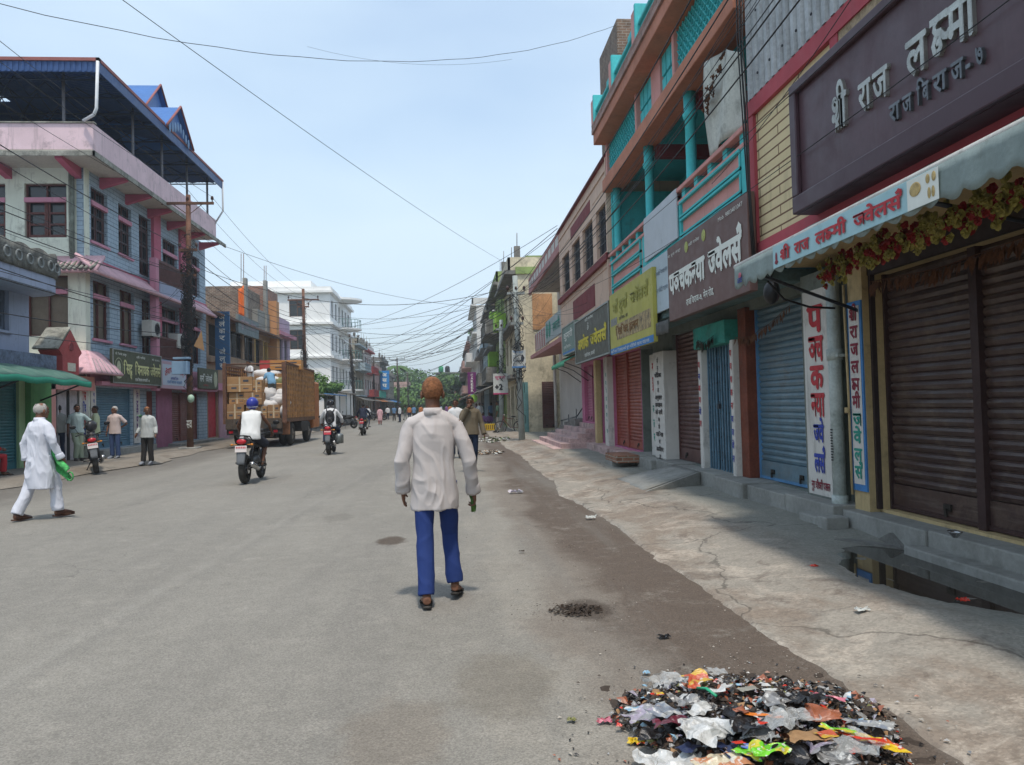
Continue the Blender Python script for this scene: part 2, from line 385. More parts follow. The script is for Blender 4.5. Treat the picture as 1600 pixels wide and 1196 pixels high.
# ---------------- shared materials ----------------
cyan = M('turquoise paint', (.07, .50, .52), .7, .12, 1.5, bump=.15, dirt=.15, streak=.3)
salmon = M('salmon paint', (.62, .30, .27), .8, .1, 1.5, bump=.1, dirt=.15, streak=.3)
brnbeam = M('brown beam paint', (.46, .19, .12), .8, .14, 1.5, bump=.1, streak=.2)
cream = M('peach plaster', (.62, .45, .35), .85, .1, 1.2, bump=.2, dirt=.12, streak=.45)
maroon = M('maroon paint', (.20, .045, .05), .8, .12, 2, bump=.1, streak=.2)
redtrim = M('crimson trim paint', (.42, .075, .095), .75, .1, 2, streak=.2)
ybrick = M('yellow cladding', (.70, .58, .35), .8, .08, 1, pat='brick', pk=((.66, .54, .32), (.18, .10, .06), 1.1, .115, .011), streak=.3)
corr = M('grey corrugated metal', (.36, .37, .37), .5, .22, 2.5, dirt=.3, dcol=(.12, .08, .06), spec=.5, metal=.35)
purple = M('plum composite panel', (.085, .045, .055), .42, .12, 1.5, spec=.4, streak=.3, dirt=.12, dcol=(.14, .11, .12))
purple2 = M('plum panel edge', (.065, .032, .042), .4, .07, 1.5, spec=.4)
steel = M('brushed steel lettering', (.42, .42, .38), .35, .2, 6, metal=.8)
steeldk = M('tarnished steel lettering', (.17, .18, .19), .4, .3, 6, metal=.8)
awncloth = M('grey green awning cloth', (.22, .27, .26), .8, .12, 2.5, bump=.15, bscale=60, dirt=.2)
pipewh = M('worn white pipe', (.55, .53, .49), .5, .2, 5, dirt=.2)
banblue = M('pale blue banner', (.36, .56, .60), .6, .08, 3, dirt=.1)
redink = M('red paint lettering', (.45, .04, .05), .6, .12, 9)
blueink = M('blue paint lettering', (.035, .06, .33), .6, .12, 9)
greenink = M('green paint lettering', (.03, .26, .20), .6, .12, 9)
blackink = M('black paint lettering', (.03, .03, .035), .6, .1, 9)
maroonink = M('maroon paint lettering', (.22, .03, .05), .6, .12, 9)
whiteink = M('white lettering', (.72, .74, .68), .6, .06, 9)
lemonink = M('pale yellow lettering', (.62, .62, .30), .6, .06, 9)
yellowink = M('yellow lettering', (.62, .52, .04), .6, .08, 9)
shbrown = M('brown shutter paint', (.05, .027, .024), .42, .2, 1.6, bump=.05, dirt=.5, dcol=(.16, .11, .08), streak=.35, spec=.5, hs=.28)
shblue = M('blue shutter paint', (.11, .19, .24), .45, .18, 1.6, dirt=.45, streak=.3, dcol=(.12, .12, .11), spec=.5, hs=.25)
shblue2 = M('bright blue shutter foot', (.10, .25, .45), .45, .15, 3, dirt=.2, spec=.5)
shred = M('rust red shutter paint', (.30, .075, .05), .5, .15, 1.6, dirt=.25, dcol=(.14, .09, .07), spec=.4)
shdk = M('maroon brown shutter paint', (.10, .045, .04), .45, .2, 1.6, dirt=.35, dcol=(.13, .10, .09), spec=.5)
shgrey = M('grey shutter paint', (.22, .22, .21), .5, .2, 1.6, dirt=.35, spec=.5)
redpost = M('oxide red timber', (.16, .045, .025), .7, .25, 3, bump=.3, dirt=.3)
whplas = M('dirty white plaster', (.60, .58, .54), .85, .1, 2, bump=.2, dirt=.25, streak=.5)
yelplas = M('yellow ochre plaster', (.50, .38, .20), .85, .12, 2, bump=.2, dirt=.25, streak=.5)
bluedge = M('sky blue border paint', (.06, .20, .45), .7, .15, 4, dirt=.1)
conc = M('grey concrete', (.27, .27, .25), .9, .18, 1.3, bump=.5, bscale=22, dirt=.35, dcol=(.12, .12, .105))
concdk = M('stained concrete', (.20, .195, .18), .9, .25, 1.3, bump=.5, bscale=22, dirt=.55, dcol=(.05, .05, .045), streak=.7)
glassdk = M('dark window glass', (.02, .025, .03), .15, .1, 2, spec=.6)
iron = M('dark iron bars', (.05, .055, .065), .5, .15, 3, metal=.4)
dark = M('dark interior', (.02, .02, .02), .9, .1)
cable = M('black cable', (.022, .022, .024), .6, 0)
rust = M('rusty steel', (.14, .07, .045), .8, .35, 3, bump=.3, dirt=.3)
galv = M('galvanised steel', (.30, .33, .32), .5, .18, 3, dirt=.3, metal=.3)
# ---------------- ground ----------------
def gmat(name, base, agg, aggs, patches, rough=.85, bump=.4):
    m = bpy.data.materials.new(name); m.use_nodes = True; nt = m.node_tree; L = nt.links.new; b = nt.nodes['Principled BSDF']; b.inputs['Specular IOR Level'].default_value = .3
    g = N(nt, 'ShaderNodeNewGeometry'); P = g.outputs['Position']
    sp = N(nt, 'ShaderNodeSeparateXYZ'); L(P, sp.inputs[0])
    def noise(sc, det=6, ro=.6, vec=None, dis=0):
        n = N(nt, 'ShaderNodeTexNoise'); n.inputs['Scale'].default_value = sc; n.inputs['Detail'].default_value = det; n.inputs['Roughness'].default_value = ro; n.inputs['Distortion'].default_value = dis
        L(vec or P, n.inputs['Vector']); return n.outputs[0]
    def rng(v, a, b_, c, d, sm=False):
        r = N(nt, 'ShaderNodeMapRange'); L(v, r.inputs[0])
        if sm: r.interpolation_type = 'SMOOTHSTEP'
        for i, q in enumerate((a, b_, c, d)): r.inputs[i + 1].default_value = q
        return r.outputs[0]
    def mth(op, a, b_):
        n = N(nt, 'ShaderNodeMath', operation=op)
        for i, v in enumerate((a, b_)):
            if hasattr(v, 'links'): L(v, n.inputs[i])
            else: n.inputs[i].default_value = v
        return n.outputs[0]
    def mix(f, a, b_, bt='MIX'):
        x = N(nt, 'ShaderNodeMix', data_type='RGBA', blend_type=bt)
        for s, v in ((0, f), (6, a), (7, b_)):
            if hasattr(v, 'links'): L(v, x.inputs[s])
            else: x.inputs[s].default_value = v if s == 0 else tuple(v) + (1,)
        return x.outputs[2]
    def stretch(sx, sy):
        mp = N(nt, 'ShaderNodeMapping'); mp.inputs['Scale'].default_value = (sx, sy, 1); L(P, mp.inputs[0]); return mp.outputs[0]
    c = mix(rng(noise(.35, 5), .35, .65, 0, 1), base, tuple(q * .86 for q in base))
    c = patches(c, sp, noise, rng, mth, mix, stretch, P)
    v = N(nt, 'ShaderNodeTexVoronoi'); v.inputs['Scale'].default_value = aggs; L(P, v.inputs['Vector'])
    vc = N(nt, 'ShaderNodeSeparateColor'); L(v.outputs['Color'], vc.inputs[0])
    f = rng(vc.outputs[0], 0, 1, 1 - agg, 1 + agg); f = mth('MULTIPLY', f, rng(noise(aggs * .6, 4, .8), .3, .7, 1 - agg * .6, 1 + agg * .6))
    f = mth('MULTIPLY', f, rng(noise(6, 5), .3, .7, .93, 1.07))
    cc = N(nt, 'ShaderNodeCombineColor'); [L(f, cc.inputs[i]) for i in range(3)]
    c = mix(1.0, c, cc.outputs[0], 'MULTIPLY'); L(c, b.inputs['Base Color']); b.inputs['Roughness'].default_value = rough
    bp = N(nt, 'ShaderNodeBump'); bp.inputs['Strength'].default_value = bump; bp.inputs['Distance'].default_value = .01
    L(mth('ADD', mth('MULTIPLY', vc.outputs[1], .5), noise(aggs * .5, 6)), bp.inputs['Height']); L(bp.outputs[0], b.inputs['Normal'])
    return m
def road_p(c, sp, noise, rng, mth, mix, stretch, P):
    X, Y = sp.outputs[0], sp.outputs[1]
    wob = mth('MULTIPLY', mth('SUBTRACT', noise(.55, 7, .62), .5), 1.7); xx = mth('ADD', X, wob)
    # pale worn aggregate beside the gutter, then the brown silt strip of the gutter itself
    c = mix(mth('MULTIPLY', rng(mth('ADD', X, mth('MULTIPLY', mth('SUBTRACT', noise(1.6, 7, .7, stretch(1, .5)), .5), 2.6)), .15, .5, 0, .45, True), 1), c, (.29, .268, .228))
    grow = mth('MULTIPLY', Y, -.008)
    c = mix(rng(mth('ADD', xx, grow), .42, .78, 0, .55, True), c, (.135, .105, .083))
    c = mix(rng(mth('ADD', xx, grow), .85, 1.15, 0, .85, True), c, (.098, .074, .058))
    c = mix(mth('MULTIPLY', rng(noise(1.1, 7, .72), .56, .7, 0, .38), rng(X, -1.6, .8, 0, 1)), c, (.115, .10, .088))
    # dust band along the left kerb and darker wear there
    c = mix(rng(mth('ADD', X, mth('MULTIPLY', mth('SUBTRACT', noise(.8, 6, .6, stretch(1, .3)), .5), 2.4)), -7.2, -8.6, 0, .7, True), c, (.12, .11, .098))
    # seam of the old road surface: a dark and a pale line running up the road
    sx = mth('ADD', mth('ADD', X, mth('MULTIPLY', Y, -.045)), mth('MULTIPLY', mth('SUBTRACT', noise(.9, 5), .5), .25))
    c = mix(mth('MULTIPLY', rng(sx, -2.78, -2.70, 0, .6, True), rng(sx, -2.70, -2.5, .35, 0, True)), c, (.15, .145, .135))
    c = mix(mth('MULTIPLY', rng(sx, -2.95, -2.80, 0, 1, True), rng(sx, -2.80, -2.74, .3, 0, True)), c, (.26, .25, .225))
    c = mix(rng(noise(.8, 6, .6, stretch(1.6, .12)), .48, .66, 0, .6), c, (.185, .176, .158))
    c = mix(rng(noise(2.2, 9, .8), .54, .68, 0, .45), c, (.33, .31, .27))
    vo = N(sp.id_data, 'ShaderNodeTexVoronoi', feature='DISTANCE_TO_EDGE'); vo.inputs['Scale'].default_value = .45; va = N(sp.id_data, 'ShaderNodeVectorMath', operation='ADD'); vs_ = N(sp.id_data, 'ShaderNodeVectorMath', operation='SCALE'); vs_.inputs['Scale'].default_value = .9
    nn = N(sp.id_data, 'ShaderNodeTexNoise'); nn.inputs['Scale'].default_value = 1.8; nn.inputs['Detail'].default_value = 6; lk = sp.id_data.links.new; lk(P, nn.inputs['Vector']); lk(nn.outputs['Color'], vs_.inputs[0]); lk(P, va.inputs[0]); lk(vs_.outputs[0], va.inputs[1]); lk(va.outputs[0], vo.inputs['Vector'])
    c = mix(mth('MULTIPLY', rng(vo.outputs['Distance'], .0015, .005, .5, 0), rng(noise(.3, 3), .5, .6, 0, 1)), c, (.09, .085, .075))
    # stains, and a faint round patch at the nearest walker's feet
    for (x, y, r, col, k) in ((-.72, 8.75, .2, (.08, .06, .045), .9), (.95, 5.55, .22, (.06, .045, .035), .75), (-.3, 3.6, .3, (.16, .13, .1), .4), (.25, 4.2, .35, (.15, .13, .1), .45), (-1.6, 10.8, .25, (.15, .14, .12), .45), (-.1, 6.05, .32, (.20, .185, .165), .35)):
        dx = mth('SUBTRACT', X, x); dy = mth('MULTIPLY', mth('SUBTRACT', Y, y), .55)
        d = mth('SQRT', mth('ADD', mth('MULTIPLY', dx, dx), mth('MULTIPLY', dy, dy)), 0)
        d = mth('ADD', d, mth('MULTIPLY', mth('SUBTRACT', noise(5, 6, .7), .5), r * 1.1))
        c = mix(rng(d, r, r * .55, 0, k, True), c, col)
    return c
def apron_p(c, sp, noise, rng, mth, mix, stretch, P):
    X, Y = sp.outputs[0], sp.outputs[1]
    c = mix(rng(noise(.9, 8, .68, stretch(1, .6)), .46, .56, 0, .8), c, (.215, .172, .135))
    c = mix(mth('MULTIPLY', rng(noise(1.7, 8, .75, None, 1.0), .52, .6, 0, .75), rng(X, 2.1, 3.0, 1, .5)), c, (.42, .37, .31))
    c = mix(rng(noise(2.3, 8, .7, None, .6), .55, .66, 0, .7), c, (.12, .095, .078))
    c = mix(mth('MULTIPLY', rng(mth('ADD', X, mth('MULTIPLY', noise(1.2, 5), .7)), 3.2, 3.9, 0, .75, True), 1), c, (.215, .225, .20))
    c = mix(rng(noise(1.3, 6, .7, stretch(.8, 2.2)), .6, .72, 0, .6), c, (.10, .09, .08))
    for sc, wd, k in ((.33, .016, .55),):
        vo = N(sp.id_data, 'ShaderNodeTexVoronoi', feature='DISTANCE_TO_EDGE'); vo.inputs['Scale'].default_value = sc
        va = N(sp.id_data, 'ShaderNodeVectorMath', operation='ADD'); sp.id_data.links.new(P, va.inputs[0]); nn = N(sp.id_data, 'ShaderNodeTexNoise'); nn.inputs['Scale'].default_value = 2.5; nn.inputs['Detail'].default_value = 5; sp.id_data.links.new(P, nn.inputs['Vector'])
        vs_ = N(sp.id_data, 'ShaderNodeVectorMath', operation='SCALE'); sp.id_data.links.new(nn.outputs['Color'], vs_.inputs[0]); vs_.inputs['Scale'].default_value = .5; sp.id_data.links.new(vs_.outputs[0], va.inputs[1]); sp.id_data.links.new(va.outputs[0], vo.inputs['Vector'])
        c = mix(rng(vo.outputs['Distance'], wd * sc * .35, wd * sc, k, 0), c, (.045, .04, .034))
    # the wet margin round the puddle
    dx = mth('SUBTRACT', X, 3.95); dy = mth('MULTIPLY', mth('SUBTRACT', Y, 5.75), .62)
    d = mth('SQRT', mth('ADD', mth('MULTIPLY', dx, dx), mth('MULTIPLY', dy, dy)), 0); d = mth('ADD', d, mth('MULTIPLY', mth('SUBTRACT', noise(2, 6), .5), .5))
    c = mix(rng(d, .95, .6, 0, .6, True), c, (.11, .09, .07))
    return c
def walk_p(c, sp, noise, rng, mth, mix, stretch, P):
    c = mix(rng(noise(1.1, 7, .7), .48, .64, 0, .6), c, (.15, .125, .10)); return c
def earth_p(c, sp, noise, rng, mth, mix, stretch, P): return mix(rng(noise(.05, 5), .4, .6, 0, .6), c, (.07, .09, .04))
m_road = gmat('worn asphalt', (.242, .23, .203), .22, 130, road_p, .88, .5)
m_apron = gmat('broken concrete apron', (.30, .275, .235), .15, 60, apron_p, .85, .5)
m_walk = gmat('dusty footpath concrete', (.24, .215, .18), .15, 60, walk_p, .9, .4)
m_earth = gmat('bare earth', (.15, .12, .085), .2, 8, earth_p, .95, .4)
tag(MB().sheet(lambda u, v: (-500 + 1000 * u, -100 + 1400 * v, -.03), 8, 8).build('ground', m_earth), kind='structure')
def hn(x, y, s=1.0): return math.sin(x * 1.7 * s + y * .9 * s) * .5 + math.sin(x * 3.9 * s - y * 2.3 * s + 1.3) * .3 + math.sin(x * 7.3 * s + y * 6.1 * s + .4) * .2
def road_z(x, y): return .012 * hn(x * .5, y * .5) - .0 * x
tag(MB().sheet(lambda u, v: ((-9.75 + 12.05 * u), -12 + 232 * v ** 2, .012 * hn((-9.75 + 12.05 * u) * .5, (-12 + 232 * v * v) * .3) - .004), 60, 240).build('road', m_road), kind='structure')
# right apron: concrete rising from the gutter to the shop plinths, with a dip that holds the puddle
def apron_h(x, y):
    t = min(1, max(0, (x - 2.0) / 1.0)); h = -.012 + .105 * t * t * (3 - 2 * t) + (.012 * hn(x, y, 1.4) + .008 * hn(x * 3, y * 3) + .02 * hn(x * .3 + 4, y * .55)) * t + .008
    h += (.016 * mn.noise((x * 1.1, y * .8, 3)) + .012 * mn.noise((x * 4, y * 4, 1)) + .006 * mn.noise((x * 11, y * 11, 2))) * (.12 + .88 * t)
    d = math.hypot((x - 3.95) / .95, (y - 5.75) / 1.5) + .12 * mn.noise((x * 2, y * 2, 5)); k = min(1, max(0, (1.25 - d) / .5)); k = k * k * (3 - 2 * k)
    return h * (1 - k) + .062 * k + .004 * mn.noise((x * 5, y * 5, 8)) * k
def jag(y): return .05 * mn.noise((y * 3, 1, 1)) + .03 * mn.noise((y * 9, 2, 1)) + .02 * mn.noise((y * 27, 3, 1)) + 1.98 + .04 * math.sin(y * .62 + .4) + .02 * math.sin(y * 2.3) - (.25 * max(0, 1 - abs(y - 12.5) / 2.5)) - .004 * y
def apr(u, v):
    y = -1 + 181 * v ** 2.7; x0 = jag(y); x = x0 + (5.6 - x0) * u ** 1.3; return (x, y, apron_h(x, y) + (.012 if u > 0 else -.02) + .006)
tag(MB().sheet(apr, 40, 900).build('concrete_apron', m_apron), kind='structure')
def pud(u, v):
    y = 4.0 + 3.5 * v; x = 2.95 + 1.4 * u; return (x, y, .082)
m_water = M('muddy puddle water', (.035, .028, .02), .03, 0, spec=.6)
tag(MB().sheet(pud, 8, 8).build('puddle', m_water), kind='structure')
# left footpath
def lwalk(u, v):
    y = -4 + 180 * v ** 2; e = -9.45 - .25 * math.sin(y * .21) - .12 * math.sin(y * 1.3) + (.45 if 23.5 < y < 25.5 else 0); x = e + (-13.5 - e) * u
    return (x, y, (.0 if u == 0 else .1 + .012 * hn(x, y)) + .012)
tag(MB().sheet(lwalk, 14, 260).build('footpath', m_walk), kind='structure')
def plinth(name, label, X0, X1, y0, y1, z, n=10, jit=.03):
    mb = MB(); 
    for i in range(n):
        a = y0 + (y1 - y0) * i / n; b = y0 + (y1 - y0) * (i + 1) / n; zz = z + random.uniform(-jit, jit) * .4; x = X0 + random.uniform(-jit, jit); mb.box(x, X1, a, b - .004, -.05, zz)
    return mb
# ---------------- right side: jeweller's building with the plum board (nearest) ----------------
XF = 3.75; XG = 4.4                                    # upper fronts overhang the ground floor
FU = Face((XF, 0, 0), (0, 1, 0), (-1, 0, 0)); FG = Face((XG, 0, 0), (0, 1, 0), (-1, 0, 0))
def yb(px, py, X=XF): return aX(px, py, X).y
t = thing('shop_building', 'nearest building on the right, yellow cladding with crimson bands above dark brown shutters', 'building', (8, 3, 0))
mb = MB(); FG.wall(mb, -5, 7.95, 0, 3.1, [(.6, 3.0, .33, 2.75), (4.0, 7.62, .33, 2.75)], .3)
mb.box(4.7, 12, -5, 7.95, 0, 3.1); mb.box(XF + .03, 12, -5, 9.12, 3.1, 3.2); mb.build('wall', yelplas, t)
mb = MB(); FU.box(mb, -5, 8.95, 3.37, 4.94, -8, 0); mb.build('cladding', ybrick, t)
mb = MB(); FU.box(mb, -5, 9.12, 3.2, 3.37, -8, .04); FU.box(mb, -5, 9.12, 4.94, 5.13, -8, .05); FU.box(mb, 8.95, 9.12, 3.37, 4.94, -8, .04); FU.box(mb, 6.9, 7.05, 4.6, 4.94, 0, .04); mb.build('crimson_band', redtrim, t)
mb = MB(); FU.box(mb, 2, 6.9, 4.55, 4.94, 0, .03); mb.build('pebble_panel', M('pebbledash', (.42, .33, .22), .9, .35, 14, bump=.9, bscale=70), t)
mb = MB(); k = 0; y = 9.1; vs = []
while y > -5: vs += [FU.P(y, 5.13, .03 + .03 * (k % 2)), FU.P(y, 7.6, .03 + .03 * (k % 2)), FU.P(y - .07, 5.13, .03 + .03 * (k % 2)), FU.P(y - .07, 7.6, .03 + .03 * (k % 2))]; y -= .085; k += 1
n = len(vs) // 4; mb.add(vs, [(4 * i, 4 * i + 1, 4 * i + 3, 4 * i + 2) for i in range(n)] + [(4 * i + 2, 4 * i + 3, 4 * i + 5, 4 * i + 4) for i in range(n - 1)])
FU.box(mb, -5, 9.1, 5.13, 7.6, -8, -.01); mb.build('metal_cladding', corr, t)
mb = MB()
for i in range(40):
    for z in (5.35, 6.1, 6.9): c = FU.P(9.05 - i * .34, z, .062); mb.ell(c, (.012, .018, .018), 6, 4)
mb.build('roofing_screw', iron, t)
FG.shutter(t, 4.0, 7.62, .33, 2.75, shbrown, split=(6.22,), bottom=M('brown guide rail', (.05, .028, .027), .5, .2, 3), botv=.26)
FG.shutter(t, .6, 3.0, .33, 2.75, shbrown, bottom=M('brown guide rail'), botv=.26)
mb = MB(); FG.box(mb, 3.0, 7.95, 2.75, 2.95, 0, .06); FG.box(mb, 7.62, 7.66, .33, 2.75, 0, .05); mb.build('lintel', M('dark brown metal', (.04, .028, .028), .6, .2, 3), t)
mb = plinth('p', '', 4.12, 4.7, -5, 7.95, .31, 9, .05); mb.box(3.98, 4.15, 5.0, 6.6, -.05, .16); mb.build('plinth', conc, t, bevel=.015, seg=2)
mb = MB(); c = [(4.1, 6.75, .07), (4.1, 7.25, .09), (3.72, 7.2, .09)]; mb.prism([(4.14, 6.7, .07), (4.14, 7.35, .07), (3.7, 7.3, .09)], (0, 0, .02)); mb.prism([(4.14, 6.72, .06), (4.14, 7.3, .06), (4.14, 7.0, .2)], (-.05, 0, 0)); mb.build('broken_ramp', concdk, t)
# vertical painted name panels
def vpanel(name, label, X, y0, y1, z0, z1, edge, chars, board=whplas, parent=None, cat='sign'):
    tt = thing(name, label, cat, (X, (y0 + y1) / 2, z0)); F = Face((X, 0, 0), (0, 1, 0), (-1, 0, 0))
    mb = MB(); F.box(mb, y0, y1, z0, z1, -.02, 0)
    if edge: mb.build('border', edge, tt); mb = MB(); F.box(mb, y0 + .035, y1 - .035, z0 + .07, z1 - .05, .001, .004); mb.build('board', board, tt)
    else: mb.build('board', board, tt)
    by = {}
    for q in chars: by.setdefault(id(q[3]), []).append(q)
    for qs in by.values():
        mb = MB()
        for ch, z, h, ink in qs: w = (y1 - y0) * .72; text(mb, ch, (X - .0045, (y0 + y1) / 2, z), (0, -1, 0), (0, 0, 1), h=h, w=min(w, h * 1.35) if len(ch) < 5 else w, bold=.035, center=True, th=.003)
        mb.build('lettering', qs[0][3], tt)
    return tt
z0, z1 = .42, 2.5; st = 1.9 / 10
L1 = [('~श/ी', 0, maroonink), ('रा', 1, maroonink), ('ज', 2, maroonink), ('ल', 3, maroonink), ('#ा', 4, maroonink), ('मी', 5, maroonink), ('~ज', 6, greenink), ('वे', 7, greenink), ('ल', 8, greenink), ('स^', 9, greenink)]
mb = MB(); mb.box(4.28, 4.7, 7.66, 7.95, 0, 3.1)
mb.build('pilaster', yelplas, t)
vpanel('painted_sign', 'narrow white panel with blue border, maroon and green letters, right of the drain pipe', 4.262, 7.665, 7.945, .5, 2.5, bluedge, [(c, 2.3 - i * .185, .12, k) for c, i, k in L1])
mb = MB(); mb.tube([(4.2, 8.12, .3), (4.2, 8.12, 2.9)], .07, 12); mb.tube([(4.2, 8.12, 1.9), (4.2, 8.12, 2.02)], .085, 12); mb.tube([(4.2, 8.12, .3), (4.2, 8.12, .42)], .085, 12); mb.box(4.17, 4.3, 8.0, 8.24, 1.93, 1.96)
for i in range(12): z = .8 + i * .03; mb.box(4.126, 4.131, 8.10 + random.uniform(-.01, .01), 8.14, z, z + .014, 1)
tag(mb.build('drain_pipe', [M('painted drain pipe', (.42, .47, .45), .6, .2, 3, dirt=.45, dcol=(.1, .12, .1)), blackink]), 'pale grey green drain pipe standing between two painted name panels', 'pipe')
mb = MB(); mb.tube([(4.24, 7.93, .45), (4.24, 7.93, 1.5), (4.24, 7.96, 2.7)], .014, 6); mb.tube([(4.22, 7.93, 1.32), (4.22, 7.93, 1.38)], .03, 8); tag(mb.build('conduit', yelplas), 'thin ochre conduit running beside the thick drain pipe', 'pipe')
# plum board
t = thing('name_board', 'huge plum coloured framed board with raised steel letters over the nearest shop', 'sign', (3.55, 5, 3.3))
PX = 3.45; pz0, pz1 = 3.33, 4.62
yL = yb(1238, 335, PX) 
FP = Face((PX, 0, 0), (0, 1, 0), (-1, 0, 0))
mb = MB(); FP.box(mb, -1, yL, pz0, pz1, -.29, -.05); mb.build('panel', purple, t)
mb = MB(); FP.box(mb, -1, yL, pz0, pz0 + .17, -.05, .0); FP.box(mb, -1, yL, pz1 - .1, pz1, -.05, .0); FP.box(mb, yL - .13, yL, pz0 + .17, pz1 - .1, -.05, .0); mb.build('frame', purple2, t, bevel=.012, seg=2)
o = lambda y, z: (PX + .05, y, z)
mb = MB()
for sp_, y, h, w in (('~श/ी', 6.60, .36, .26), ('रा', 6.15, .29, .2), ('ज', 5.93, .29, .22), ('ल', 5.47, .33, .26), ('#मी', 5.17, .35, .48), ('~जवे', 4.35, .35, .4), ('ल', 3.9, .35, .24), ('स^', 3.6, .35, .25)):
    text(mb, sp_, o(y, 3.87), (0, -1, 0), (0, 0, 1), h=h * .8, w=w, bold=.022, th=.03)
mb.build('raised_lettering', steel, t)
mb = MB()
for sp_, y, w in (('रा', 5.72, .15), ('ज', 5.54, .12), ('बि', 5.36, .15), ('रा', 5.17, .16), ('ज', 4.97, .13), ('-', 4.82, .05), ('७', 4.72, .07)): 
    text(mb, {'बि': 'िब'}.get(sp_, sp_), o(y, 3.63), (0, -1, 0), (0, 0, 1), h=.13, w=w, bold=.022, th=.025)
mb.build('small_raised_lettering', steeldk, t)
# awning
AX = 3.0; y0A = aX(1152, 415, AX).y; y1A = 1.5; zt = 2.88
t = thing('shop_awning', 'grey green cloth awning with scalloped edge over the nearest brown shutters', 'awning', (3.3, 4.5, 2.6))
part('roller_pipe', pipewh, t, lambda m: m.tube([(AX, y0A + .04, zt), (AX, y1A, zt + .03)], .028, 10))
mb = MB(); mb.sheet(lambda u, v: (AX + (3.78 - AX) * v, y0A + (y1A - y0A) * u, zt + .03 * u + (.42) * v - .035 * math.sin(math.pi * v) + .008 * math.sin(u * 40)), 40, 6)
mb.build('canopy', awncloth, t, solid=.004)
def val(u, v):
    y = y0A + (y1A - y0A) * u; ph = abs(math.sin(math.pi * (y0A - y) / .2)); return (AX - .031 + .012 * math.sin(y * 21) * v, y, zt + .03 * u - .01 - (.20 + .045 * ph) * v)
mb = MB(); mb.sheet(val, 220, 4); mb.build('valance', awncloth, t, solid=.003)
mb = MB(); mb.tube([(AX, y0A, zt), (4.38, y0A - .05, 2.35)], .018, 6); mb.tube([(AX, 5.0, zt), (4.38, 5.0, 2.6)], .018, 6); mb.build('support_arm', iron, t)
yA, yB2 = aX(1215, 385, AX).y, aX(1473, 252, AX).y
sign('awning_banner', 'pale blue banner with red lettering pinned on the awning valance', (AX - .048, yA, 2.675), (0, -1, 0), (0, 0, 1), yA - yB2, .2, banblue,
     [('~श/ी', .17, .045, .088, .2, redink, .035), ('राज', .45, .045, .088, .28, redink, .035), ('ल#मी', .83, .045, .088, .5, redink, .035), ('~जवेलस^', 1.42, .045, .085, .62, redink, .035)], th=.004, cat='banner',
     extra=lambda t, o, r, u, n: (part('jewellery_picture', M('gold print', (.45, .33, .14), .6, .3, 30), t, lambda m: [m.ell(o + r * x + u * z + n * .006, (.003, a, b), 14, 8) for x, z, a, b in ((2.17, .12, .06, .045), (2.30, .15, .02, .03), (2.36, .15, .02, .03), (2.31, .06, .016, .035), (2.35, .06, .016, .035))]), part('paper_panel', whiteink, t, lambda m: m.prism([o + r * 2.08 + n * .002, o + r * 2.4 + n * .002, o + r * 2.4 + u * .195 + n * .002, o + r * 2.08 + u * .195 + n * .002], n * .001)),
      part('small_figure_print', maroonink, t, lambda m: (m.ell(o + r * .08 + u * .09 + n * .005, (.003, .018, .05), 8, 6), m.ell(o + r * .08 + u * .05 + n * .005, (.003, .035, .02), 8, 6)))))
mb = MB(); c = (AX - .04, y0A - .16, 2.76); mb.ell(c, (.004, .04, .03), 12, 6); 
for k in range(3): mb.box(AX - .046, AX - .041, y0A - .22, y0A - .1, 2.69 + k * .018, 2.697 + k * .018, 1)
mb.build('valance_print', [M('faded red print', (.4, .12, .16), .7), blueink], bpy.data.objects['shop_awning'])
# flower garland and dry leaf strings
def garland(name, label, pts, n, r, cols, spread, zr=.5, cat='garland', group=None):
    t = thing(name, label, cat, pts[0], group=group)
    mbs = [MB() for _ in cols]
    for i in range(n):
        f = random.random() * (len(pts) - 1); k = int(f); p = Vector(pts[k]).lerp(Vector(pts[k + 1]), f - k) + Vector((random.gauss(0, spread * .5), random.gauss(0, spread * .7), random.gauss(0, spread)))
        mb = mbs[random.choices(range(len(cols)), [c[2] for c in cols])[0]]; rr = r * random.uniform(.7, 1.25)
        n8 = 9; off = random.random() * 6
        vs = [p + Vector((0, 0, 0))]
        for j in range(3):                              # a small ruffled blossom of three rings of petals
            q = rr * (.35 + .33 * j); zz = rr * (.45 - .35 * j)
            ring = [p + Vector((-zz, q * math.cos(6.283 * m / n8 + off + j), q * math.sin(6.283 * m / n8 + off + j))) + Vector((random.uniform(-.3, .3) * rr, 0, 0)) for m in range(n8)]
            mb.add([p + Vector((-zz - rr * .3 if j == 0 else 0, 0, 0))] + ring, [(0, m + 1, (m + 1) % n8 + 1) for m in range(n8)])
    for mb, c in zip(mbs, cols): mb.build(c[0], c[1], t)
    return t
gol = M('gold green blossoms', (.26, .22, .05), .7, .4, 40); rd = M('dark red blossoms', (.22, .014, .014), .7, .4, 40)
gz = lambda px, py, X=3.45: tuple(aX(px, py, X))
garland('flower_garland', 'gold green and dark red flower garland hanging under the scalloped awning', [gz(1285, 432), gz(1350, 402), gz(1420, 372), gz(1500, 340), gz(1600, 300), (3.45, 3.2, 2.8)], 560, .036, [('gold_blossoms', gol, 3), ('red_blossoms', rd, 2)], .055)
